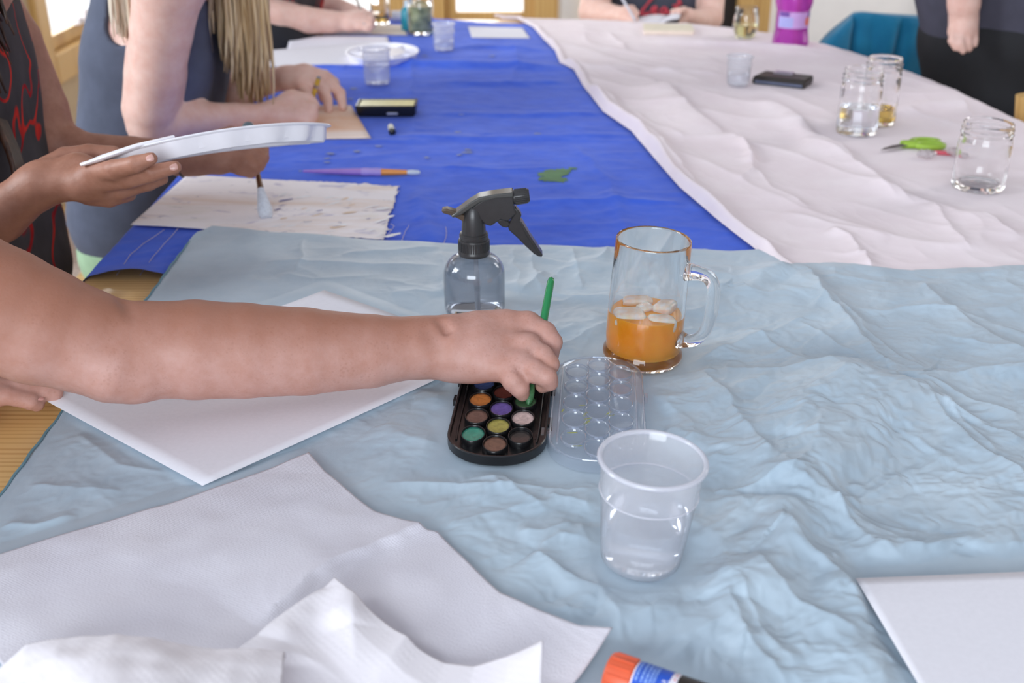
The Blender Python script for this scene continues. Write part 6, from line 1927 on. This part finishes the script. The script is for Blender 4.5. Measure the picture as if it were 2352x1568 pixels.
# ---------------------------------------------------------------- the blonde woman drawing
def blonde_woman():
    root = thing('person', 'blonde person in a grey blue tank top and mint trousers, drawing with a yellow pencil', 'person', (-0.72, 2.15, 0))
    rarm = limbY([(398, -90, 1.92, 82), (384, -20, 1.925, 78), (371, 70, 1.935, 70), (360, 170, 1.945, 62), (349, 250, 1.955, 57), (348, 283, 1.96, 48)]) + limb([(348, 283, 1.986, 50), (400, 281, 2.0, 42), (460, 274, 2.03, 38), (540, 268, 2.07, 31), (610, 262, 2.10, 24), (632, 258, 2.11, 25)])
    G = [(0.02, 0.004, rarm), (0.014, 0.012, limb([(625, 260, 2.11, 26), (668, 242, 2.12, 30), (690, 250, 2.12, 26)]) + limb([(630, 264, 2.10, 24), (690, 266, 2.10, 22)]))]
    for rows in ([(672, 222, 2.12, 15), (708, 228, 2.12, 14), (722, 242, 2.12, 12), (716, 262, 2.12, 10)], [(690, 240, 2.105, 15), (716, 250, 2.10, 14), (720, 268, 2.105, 12)],
                 [(690, 256, 2.095, 14), (712, 264, 2.095, 13), (712, 278, 2.10, 11)], [(680, 268, 2.09, 13), (702, 276, 2.09, 12)], [(655, 228, 2.14, 15), (690, 232, 2.15, 13), (712, 248, 2.14, 11)]):
        G.append((0.007, 0.003, limb(rows)))
    G.append((0.02, 0.004, limbY([(470, -30, 2.28, 66), (480, 120, 2.285, 56), (500, 218, 2.295, 44)]) + limb([(500, 218, 2.30, 44), (560, 205, 2.28, 36), (620, 186, 2.265, 28), (662, 178, 2.26, 24)])))
    G.append((0.012, 0.012, limb([(655, 178, 2.26, 25), (700, 174, 2.255, 25), (735, 178, 2.25, 20)]) + limb([(660, 184, 2.25, 24), (715, 190, 2.245, 20)])))
    for rows in ([(738, 178, 2.25, 14), (762, 194, 2.245, 13), (782, 214, 2.24, 12), (788, 246, 2.235, 10)], [(728, 184, 2.235, 14), (744, 204, 2.23, 13), (752, 228, 2.23, 12), (755, 252, 2.225, 10)],
                 [(745, 172, 2.27, 13), (768, 190, 2.28, 12), (776, 222, 2.28, 10)], [(690, 190, 2.235, 15), (706, 212, 2.23, 13), (722, 238, 2.225, 11)], [(720, 178, 2.27, 13), (736, 200, 2.28, 12), (742, 226, 2.28, 10)]):
        G.append((0.006, 0.003, limb(rows)))
    tors = limbY([(345, 20, 2.05, 118), (338, 150, 2.05, 122), (330, 300, 2.05, 120), (318, 430, 2.05, 126), (312, 500, 2.05, 138)])
    tors2 = limbY([(395, 20, 2.18, 112), (385, 150, 2.18, 116), (372, 300, 2.18, 112), (360, 430, 2.18, 116), (352, 500, 2.18, 126)])
    sh = limbY([(398, -80, 1.925, 84), (420, -120, 2.1, 90), (465, -40, 2.27, 74)]); nk = limbY([(440, -120, 2.1, 62), (460, -180, 2.1, 58)])
    G += [(0.03, 0.05, tors + tors2 + sh + nk)] + head_groups(PY(500, -260, 2.11), (0.85, 0.05, -0.5))
    sdf_body(G, 0.0036, 'body', M['skin_pale'], root)
    grey = plain('grey_blue_jersey', (80, 86, 104), 0.85, 0.12, 30, bump=0.3)
    cx = P(345, 60, 2.2)
    sdf_body([(0.05, 0.05, tors + tors2)], 0.005, 'tank_top', grey, root, grow=0.008,
             clip=[lambda X, Y, Z: Z - 1.07 + 0 * X + 0 * Y] + [(lambda pr: (lambda X, Y, Z: -_capdist(X, Y, Z, pr)))(pr) for pr in limbY([(420, -130, 1.88, 150), (372, -20, 1.885, 125), (345, 40, 1.89, 92)]) + limbY([(310, -120, 1.94, 78), (290, -20, 1.945, 62), (284, 62, 1.955, 42)])])
    off = root.matrix_basis.translation
    sdf_body([(0.02, 0.004, limbY([(254, 56, 1.975, 12), (275, 108, 1.965, 13), (308, 134, 1.955, 13)]))], 0.004, 'black_strap', plain('black_strap_cloth', (28, 28, 32), 0.8), root)
    hem = limbY([(316, 470, 2.05, 142), (300, 530, 2.05, 132)]) + limbY([(352, 470, 2.18, 132), (340, 530, 2.18, 124)])
    zh = P(250, 540, 2.1).z
    sdf_body([(0.04, 0.04, hem)], 0.006, 'tank_top_hem', grey, root, grow=0.006, clip=[lambda X, Y, Z: zh - 0.10 * (X + 0.75) - Z + 0 * Y])
    hL, hR = PY(318, 570, 2.04), PY(350, 560, 2.18)
    legs = []
    for h in (hL, hR):
        kx = Vector((h.x + 0.42, h.y + 0.02, 0.50)); legs += [cap((h.x, h.y, 0.53), kx, 0.105, 0.07), cap(kx, (kx.x - 0.04, kx.y, 0.06), 0.06, 0.045), cap((kx.x - 0.04, kx.y, 0.05), (kx.x + 0.12, kx.y, 0.04), 0.04, 0.035)]
    legs += limbY([(318, 520, 2.05, 128), (316, 580, 2.05, 124)]) + limbY([(352, 520, 2.18, 122), (348, 570, 2.18, 120)])
    sdf_body([(0.03, 0.03, legs)], 0.009, 'trousers', plain('mint_trousers', (150, 180, 146), 0.85, 0.08, 40), root)
    hm = hair_mat('blonde_hair', (150, 120, 82), (206, 176, 130), (244, 226, 188))
    def hl_(u, r):
        y_end = 30 + 190 * math.sin(min(1, u * 1.25) * PI * 0.62)
        return (y_end + 190) * 2.05 / F_PX * 1.0 + r.uniform(-0.05, 0.02)
    hair_strands('hair', hm, root, lambda u, r: PY(462 + 140 * u + r.uniform(-8, 8), -190 + r.uniform(-15, 15), 2.12 + r.uniform(-0.05, 0.05)), 130, hl_, 0.0062, 8, wave=0.010, drift=(-0.012, 0, 0), taper=0.2)
    hair_strands('back_hair', hair_mat('pale_blonde_hair', (200, 180, 150), (232, 218, 196), (248, 240, 226)), root, lambda u, r: PY(228 + 76 * u + r.uniform(-6, 6), -170, 1.935 + r.uniform(-0.015, 0.02)), 70, lambda u, r: (225 + 70 * u) * 2.05 / F_PX + r.uniform(-0.03, 0.0), 0.0058, 12, wave=0.008, taper=0.2)
    hair_cap(root, PY(500, -260, 2.11), (0.85, 0.05, -0.5), hm)
    simple_chair('wooden chair under the blonde person', P(335, 540, 2.2).x, P(335, 540, 2.2).y, -PI / 2, 0.41, False)


blonde_woman()


# ---------------------------------------------------------------- the woman in black at the far corner
def corner_woman():
    root = thing('person', 'person in a dark top and black skirt with a pale forearm on the blue cloth', 'person', (-0.75, 3.0, 0))
    G = [(0.02, 0.004, limb([(560, -70, 2.95, 44), (580, 30, 2.92, 42), (640, 42, 2.93, 36), (700, 46, 2.95, 31), (760, 50, 2.97, 25), (800, 50, 2.98, 20), (815, 48, 2.98, 19)])),
         (0.012, 0.012, limb([(805, 48, 2.98, 20), (832, 44, 2.98, 18)]) + limb([(805, 54, 2.97, 18), (832, 56, 2.97, 15)]))]
    for rows in ([(828, 32, 2.99, 10), (848, 34, 2.99, 9), (856, 46, 2.98, 8)], [(832, 42, 2.975, 10), (852, 46, 2.97, 9), (854, 58, 2.97, 8)], [(832, 52, 2.965, 9), (850, 56, 2.96, 8), (850, 66, 2.965, 7)], [(826, 60, 2.96, 9), (842, 65, 2.96, 8)], [(815, 32, 3.0, 10), (838, 30, 3.01, 8), (852, 40, 3.0, 7)]):
        G.append((0.006, 0.003, limb(rows)))
    G.append((0.015, 0.015, limb([(700, -80, 3.15, 36), (745, 5, 3.12, 30), (790, 28, 3.10, 22), (830, 32, 3.10, 16)])))
    tors = limbY([(640, -130, 3.14, 78), (640, -20, 3.14, 80), (630, 60, 3.14, 78)]) + limbY([(690, -130, 3.27, 72), (685, -20, 3.27, 72), (660, 60, 3.26, 74)])
    sh = limb([(560, -80, 2.95, 46), (640, -170, 3.1, 56), (700, -90, 3.18, 40)])
    nk = [cap(P(640, -190, 3.1), P(650, -230, 3.1), 0.055, 0.05)]
    G += [(0.03, 0.05, tors + sh + nk)] + head_groups(P(680, -300, 3.1), (0.85, -0.1, -0.5))
    sdf_body(G, 0.0042, 'body', M['skin_pale'], root)
    sdf_body([(0.05, 0.05, tors)], 0.006, 'top', patterned('dark_red_print'), root, grow=0.01)
    legs = [cap(P(615, 80, 3.0), P(680, 100, 3.05), 0.10, 0.09), cap(P(640, 110, 3.0), P(660, 150, 3.0), 0.10, 0.09)]
    h = P(610, 150, 3.02)
    for dy in (-0.06, 0.10): legs += [cap((h.x, h.y + dy, 0.56), (h.x + 0.40, h.y + dy, 0.52), 0.10, 0.07), cap((h.x + 0.40, h.y + dy, 0.50), (h.x + 0.38, h.y + dy, 0.05), 0.06, 0.045)]
    sdf_body([(0.04, 0.04, legs)], 0.008, 'black_skirt', plain('black_cloth', (28, 28, 34), 0.85, 0.1, 30), root)
    c = P(836, 55, 2.955) - root.matrix_basis.translation
    MB().lathe([(0, -0.004), (0.0045, -0.002), (0.0045, 0.002), (0, 0.004)], 14, c).build('ring', M['metal'], root)
    hair_cap(root, P(680, -300, 3.1), (0.85, -0.1, -0.5), hair_mat('brown_hair', (60, 40, 30), (92, 62, 44), (126, 90, 66)))
    simple_chair('wooden chair under the person in the dark red and black top', h.x, h.y + 0.02, -PI / 2, 0.43, False)


corner_woman()


# ---------------------------------------------------------------- the person writing at the table's far end
def far_person():
    root = thing('person', 'person in a charcoal T-shirt with red script, writing in a notebook at the far end', 'person', (0.44, 3.62, 0))
    G = [(0.02, 0.004, limb([(1400, -110, 3.58, 40), (1372, -20, 3.50, 36), (1362, 28, 3.44, 33), (1395, 36, 3.36, 28), (1425, 38, 3.30, 22), (1440, 38, 3.28, 20)])),
         (0.02, 0.004, limb([(1622, -110, 3.60, 38), (1634, -20, 3.54, 32), (1632, 42, 3.48, 28), (1608, 46, 3.40, 24), (1588, 42, 3.34, 19), (1578, 38, 3.32, 18)]))]
    G.append((0.01, 0.01, limb([(1436, 36, 3.28, 20), (1444, 36, 3.26, 18)]) + limb([(1436, 42, 3.27, 18), (1446, 44, 3.25, 15)])))
    for rows in ([(1440, 24, 3.27, 10), (1454, 28, 3.25, 9), (1458, 42, 3.24, 8)], [(1444, 32, 3.25, 10), (1455, 38, 3.235, 9), (1455, 48, 3.235, 7)], [(1444, 42, 3.24, 9), (1452, 48, 3.23, 8)], [(1438, 48, 3.25, 9), (1447, 53, 3.24, 7)], [(1438, 20, 3.29, 9), (1452, 20, 3.28, 8), (1462, 30, 3.26, 7)]):
        G.append((0.006, 0.003, limb(rows)))
    G.append((0.01, 0.01, limb([(1580, 38, 3.32, 18), (1566, 36, 3.30, 15)])))
    for rows in ([(1566, 30, 3.29, 9), (1556, 26, 3.27, 8), (1546, 27, 3.26, 7)], [(1566, 34, 3.28, 9), (1566, 24, 3.26, 8), (1562, 26, 3.25, 7)], [(1566, 42, 3.29, 9), (1552, 44, 3.27, 8)], [(1570, 48, 3.30, 8), (1556, 50, 3.28, 7)], [(1572, 28, 3.30, 9), (1572, 22, 3.27, 8)]):
        G.append((0.006, 0.003, limb(rows)))
    tors = limb([(1470, -110, 3.64, 68), (1474, 0, 3.62, 70), (1478, 90, 3.62, 72)]) + limb([(1554, -110, 3.64, 68), (1550, 0, 3.62, 70), (1546, 90, 3.62, 72)])
    sh = limb([(1405, -115, 3.6, 42), (1510, -165, 3.66, 48), (1618, -115, 3.6, 40)])
    nk = [cap(P(1510, -180, 3.64), P(1510, -230, 3.62), 0.055, 0.052)]
    G += [(0.03, 0.05, tors + sh + nk)] + head_groups(P(1508, -310, 3.58), (0, -1, -0.45))
    sdf_body(G, 0.0045, 'body', M['skin_pale'], root)
    shirt = sdf_body([(0.05, 0.05, tors + sh), (0.03, 0.03, limb([(1400, -110, 3.58, 44), (1382, -55, 3.53, 44)]) + limb([(1622, -110, 3.6, 42), (1630, -60, 3.56, 40)]))], 0.006, 't_shirt', plain('charcoal_jersey', (64, 66, 78), 0.9, 0.08, 40), root, grow=0.010)
    hair_cap(root, P(1508, -310, 3.58), (0, -1, -0.45), bpy.data.materials['brown_hair'])
    # red script across the chest
    D0 = 3.62 - 0.130; off = root.matrix_basis.translation; sc = MB()
    strokes = [[(1500, -8), (1488, 8), (1474, 26), (1470, 34), (1480, 33), (1492, 30)], [(1494, 28), (1502, 26), (1510, 20), (1508, 15), (1500, 18), (1495, 27), (1500, 32), (1512, 31)], [(1532, 22), (1526, 18), (1518, 22), (1516, 29), (1522, 32), (1530, 26), (1534, 21), (1532, 30), (1538, 31)],
               [(1562, -2), (1556, 12), (1549, 27), (1551, 32), (1558, 30)], [(1545, 14), (1556, 12), (1566, 8)]]
    for st_ in strokes:
        pts = [P(x, y, D0) - off for x, y in st_]
        sc.tube(resample(pts, 16), [0.0045 + 0.001 * math.sin(i) for i in range(16)], 8, flat=((0, 1, 0.2), 0.4))
    sc.build('red_script', plain('red_print_ink', (186, 58, 72), 0.7), shirt)
    legs = []
    for x in (0.34, 0.54): legs += [cap((x, 3.72, 0.55), (x, 3.36, 0.54), 0.09, 0.07), cap((x, 3.36, 0.52), (x, 3.40, 0.05), 0.06, 0.045)]
    sdf_body([(0.03, 0.03, legs)], 0.01, 'trousers', plain('dark_trousers', (40, 42, 50), 0.85), root)
    simple_chair('wooden chair of the person writing at the far end', 0.44, 3.70, PI, 0.43)
    # notebook lifted over the cloth
    NB = thing('notebook', 'open notebook with pale pages held tilted by the person in the charcoal T-shirt', 'notebook', P(1505, 52, 3.26))
    o = NB.location
    pg = MB(); e = 0.004
    a = [P(1424, 62, 3.22), P(1505, 58, 3.16), P(1535, 36, 3.30), P(1470, 40, 3.34)]
    b = [P(1505, 58, 3.16), P(1560, 40, 3.18), P(1566, 26, 3.30), P(1535, 36, 3.30)]
    for q, nm, mt in ((a, 'page', M['paper']), (b, 'page', M['paper'])):
        S = coons([q[0], q[1]], [q[3], q[2]], [q[0], q[3]], [q[1], q[2]], 8, 8)
        S[..., 2] += 0.006 * np.sin(np.linspace(0, PI, 8))[:, None]
        S -= np.array(o)
        ob = np_mesh(nm, S.reshape(-1, 3), grid_quads(8, 8), mt, NB); m = ob.modifiers.new('thickness', 'SOLIDIFY'); m.thickness = 0.006; m.offset = -1
    cv = MB()
    for q in (a, b):
        vs = [p - o + Vector((0, 0, -0.009)) for p in q] + [p - o + Vector((0, 0, -0.013)) for p in q]
        cv.add(vs, [(0, 1, 2, 3), (7, 6, 5, 4), (0, 4, 5, 1), (1, 5, 6, 2), (2, 6, 7, 3), (3, 7, 4, 0)])
    cv.build('cover', plain('black_cover', (30, 26, 26), 0.5), NB, smooth=False)
    pp_ = at(1535, 74, WZ + 0.004); SK = thing('sketchbook', 'closed cream sketchbook lying below the lifted notebook', 'sketchbook', pp_, (0, 0, -0.08))
    MB().box((0, 0.02, 0.003), (0.13, 0.10, 0.010)).build('page_block', M['paper_cream'], SK, bevel=0.001); MB().box((0, 0.021, 0.009), (0.134, 0.105, 0.0025)).build('cover', plain('cream_cover', (232, 222, 200), 0.6), SK, bevel=0.0008)
    d = pencil('short pen in the hand of the person writing in the notebook', P(1462, 52, 3.21), P(1424, -12, 3.24), [('tip', M['metal'], 0, 0.1, 0.0008, 0.003), ('barrel', plain('pale_pen', (206, 206, 214), 0.35), 0.1, 1.0, 0.0036, 0.0036)])


far_person()


# ---------------------------------------------------------------- the person standing by the table
def standing_person():
    root = thing('person', 'person standing in a dark grey shirt and black trousers with one arm hanging', 'person', (1.17, 2.60, 0))
    G = [(0.02, 0.004, limbY([(2225, -420, 2.60, 56), (2218, -200, 2.585, 48), (2214, -60, 2.58, 42), (2214, 10, 2.58, 36), (2212, 50, 2.585, 29)])),
         (0.012, 0.012, limb([(2212, 45, 2.52, 28), (2210, 72, 2.515, 29)]) + limb([(2220, 48, 2.52, 24), (2222, 72, 2.52, 22)]))]
    for rows in ([(2192, 72, 2.51, 12), (2188, 94, 2.50, 10), (2196, 110, 2.50, 8)], [(2206, 76, 2.505, 12), (2205, 100, 2.495, 10), (2212, 117, 2.50, 8)], [(2221, 76, 2.505, 11), (2223, 98, 2.50, 10), (2226, 112, 2.505, 8)], [(2234, 72, 2.515, 11), (2238, 90, 2.51, 9), (2238, 102, 2.51, 8)], [(2196, 52, 2.52, 12), (2188, 72, 2.52, 11), (2190, 86, 2.52, 9)]):
        G.append((0.006, 0.003, limb(rows)))
    tors = limbY([(2235, -400, 2.75, 125), (2235, -200, 2.75, 115), (2230, -60, 2.75, 100), (2232, 40, 2.75, 98)]) + limbY([(2400, -400, 2.67, 130), (2390, -200, 2.67, 122), (2380, -60, 2.67, 112), (2370, 50, 2.67, 108)])
    sh = limbY([(2225, -420, 2.63, 66), (2315, -480, 2.71, 80), (2430, -430, 2.62, 66)])
    oarm = limbY([(2470, -420, 2.62, 56), (2500, -180, 2.60, 46), (2490, 60, 2.57, 30)])
    nk = limbY([(2310, -520, 2.70, 60), (2310, -580, 2.70, 56)])
    G += [(0.03, 0.05, tors + sh + nk), (0.02, 0.02, oarm)] + head_groups(PY(2300, -690, 2.69), (-0.7, -0.6, -0.2))
    sdf_body(G, 0.0042, 'body', M['skin_pale'], root)
    sdf_body([(0.05, 0.05, tors + sh)], 0.007, 'shirt', plain('dark_grey_jersey', (70, 70, 84), 0.9, 0.1, 30, bump=0.2), root, grow=0.016, clip=[lambda X, Y, Z: 0.785 + 0.0 * X - Z + 0 * Y])
    h1, h2 = P(2225, 110, 2.74), P(2325, 118, 2.66)
    legs = [cap(P(2232, 80, 2.70), P(2350, 95, 2.62), 0.125, 0.125)]
    for h, k in ((h1, (1.10, 2.72)), (h2, (1.16, 2.56))):
        legs += [cap(h, (k[0], k[1], 0.46), 0.105, 0.075), cap((k[0], k[1], 0.46), (k[0] + 0.04, k[1] + 0.03, 0.07), 0.072, 0.055), cap((k[0] + 0.03, k[1] + 0.02, 0.045), (k[0] - 0.10, k[1] - 0.08, 0.038), 0.042, 0.036)]
    sdf_body([(0.04, 0.04, legs)], 0.008, 'trousers', plain('black_trouser_cloth', (26, 27, 31), 0.8, 0.1, 40), root)

    hair_cap(root, PY(2300, -690, 2.69), (-0.7, -0.6, -0.2), bpy.data.materials['brown_hair'])


standing_person()

# ---------------------------------------------------------------- chairs in the room
def teal_chair():
    D = 3.02
    xL, xR = P(1968, 45, D).x, P(2135, 50, D).x
    Y = P(2050, 60, D).y
    root = thing('wooden_chair', 'wooden chair behind the table corner hidden under a teal garment', 'chair', ((xL + xR) / 2 + 0.02, Y + 0.24, 0), (0, 0, 0.0))
    w = M['frame_pine']; zt = P(2050, 52, D).z - 0.01
    MB().box((0, 0, 0.43), (0.36, 0.38, 0.024)).build('seat', w, root, bevel=0.006)
    for sx_ in (-1, 1):
        MB().tube([(sx_ * 0.15, 0.16, 0.42), (sx_ * 0.16, 0.17, 0)], [0.018, 0.015], 12).build('leg', w, root)
        MB().tube([(sx_ * 0.15, -0.17, 0.42), (sx_ * 0.16, -0.19, 0)], [0.018, 0.015], 12).build('leg', w, root)
        MB().tube([(sx_ * 0.09, -0.17, 0.42), (sx_ * 0.085, -0.19, zt - 0.012)], [0.016, 0.014], 12).build('back_post', w, root)
    MB().box((0, -0.187, zt - 0.05), (0.17, 0.016, 0.06)).build('backrest', w, root, bevel=0.004)
    # garment: front hanging panel with folds, over the back rail, and a sleeve side that slopes away
    n, m = 64, 40
    u = np.linspace(0, 1, n)[:, None]; v = np.linspace(0, 1, m)[None, :]
    top = [P(1880, 128, D), P(1915, 92, D), P(1972, 42, D), P(1990, 40, D), P(2060, 46, D), P(2132, 52, D), P(2150, 60, D + 0.03)]
    tp = np.array([tuple(p) for p in resample(top, n)])
    S = np.zeros((n, m, 3)); S[..., 0] = tp[:, 0][:, None] + 0.015 * np.sin(v * 3) * (u - 0.6); S[..., 1] = tp[:, 1][:, None]
    S[..., 2] = tp[:, 2][:, None] - v * 0.40
    fold = 0.034 * np.exp(-((u - 0.36 + 0.10 * v) / 0.03) ** 2) + 0.036 * np.exp(-((u - 0.70 + 0.18 * v) / 0.035) ** 2) + 0.012 * np.exp(-((u - 0.52 + 0.05 * v) / 0.05) ** 2)
    S[..., 1] += -0.035 * np.sin(np.clip(v * 4, 0, 1) * PI / 2) + fold * np.clip(v * 6 + 0.3, 0, 1) - 0.014 * np.sin(u * 11 + v * 2)
    front = S
    back = S[:, ::-1].copy(); back[..., 1] = tp[:, 1][:, None] + 0.05 + 0.01 * np.sin(u * 9)
    F2 = np.concatenate([back, front], 1)
    F2[:, m - 1, 2] += 0.006; F2[:, m, 2] += 0.006
    t = cloth_mat('teal_jersey', (22, 104, 142), (34, 124, 160), 0.85, 0.2, 300, 0.2, 0.15)
    o = np_mesh('teal_jacket', F2.reshape(-1, 3), grid_quads(n, 2 * m), t)
    md = o.modifiers.new('thickness', 'SOLIDIFY'); md.thickness = 0.004
    tag(o, 'teal garment draped over a chair back behind the table corner', 'jacket')


teal_chair()
p = P(2352, 250, 2.32)
ch = thing('wooden_chair', 'wooden chair with a pale post beside the legs of the standing person', 'chair', (1.30, 2.12, 0), (0, 0, -PI / 2 + 0.12))
for sx_ in (-1, 1):
    MB().tube([(sx_ * 0.17, 0.17, 0.42), (sx_ * 0.18, 0.18, 0)], [0.02, 0.016], 12).build('leg', M['frame_pine'], ch)
    MB().tube([(sx_ * 0.17, -0.17, 0.42), (sx_ * 0.18, -0.2, 0)], [0.02, 0.016], 12).build('leg', M['frame_pine'], ch)
    MB().tube([(sx_ * 0.175, -0.18, 0.42), (sx_ * 0.18, -0.235, 0.775)], [0.02, 0.016], 12).build('back_post', M['frame_pine'], ch)
MB().box((0, 0, 0.43), (0.40, 0.40, 0.026)).build('seat', M['frame_pine'], ch, bevel=0.006)
for z in (0.56, 0.65, 0.735): MB().box((0, -0.195 - (z - 0.42) * 0.1, z), (0.34, 0.016, 0.07)).build('back_slat', M['frame_pine'], ch, bevel=0.005)

simple_chair('wooden chair with a broad backrest behind the standing person', 1.62, 2.95, PI - 0.3, 0.43)
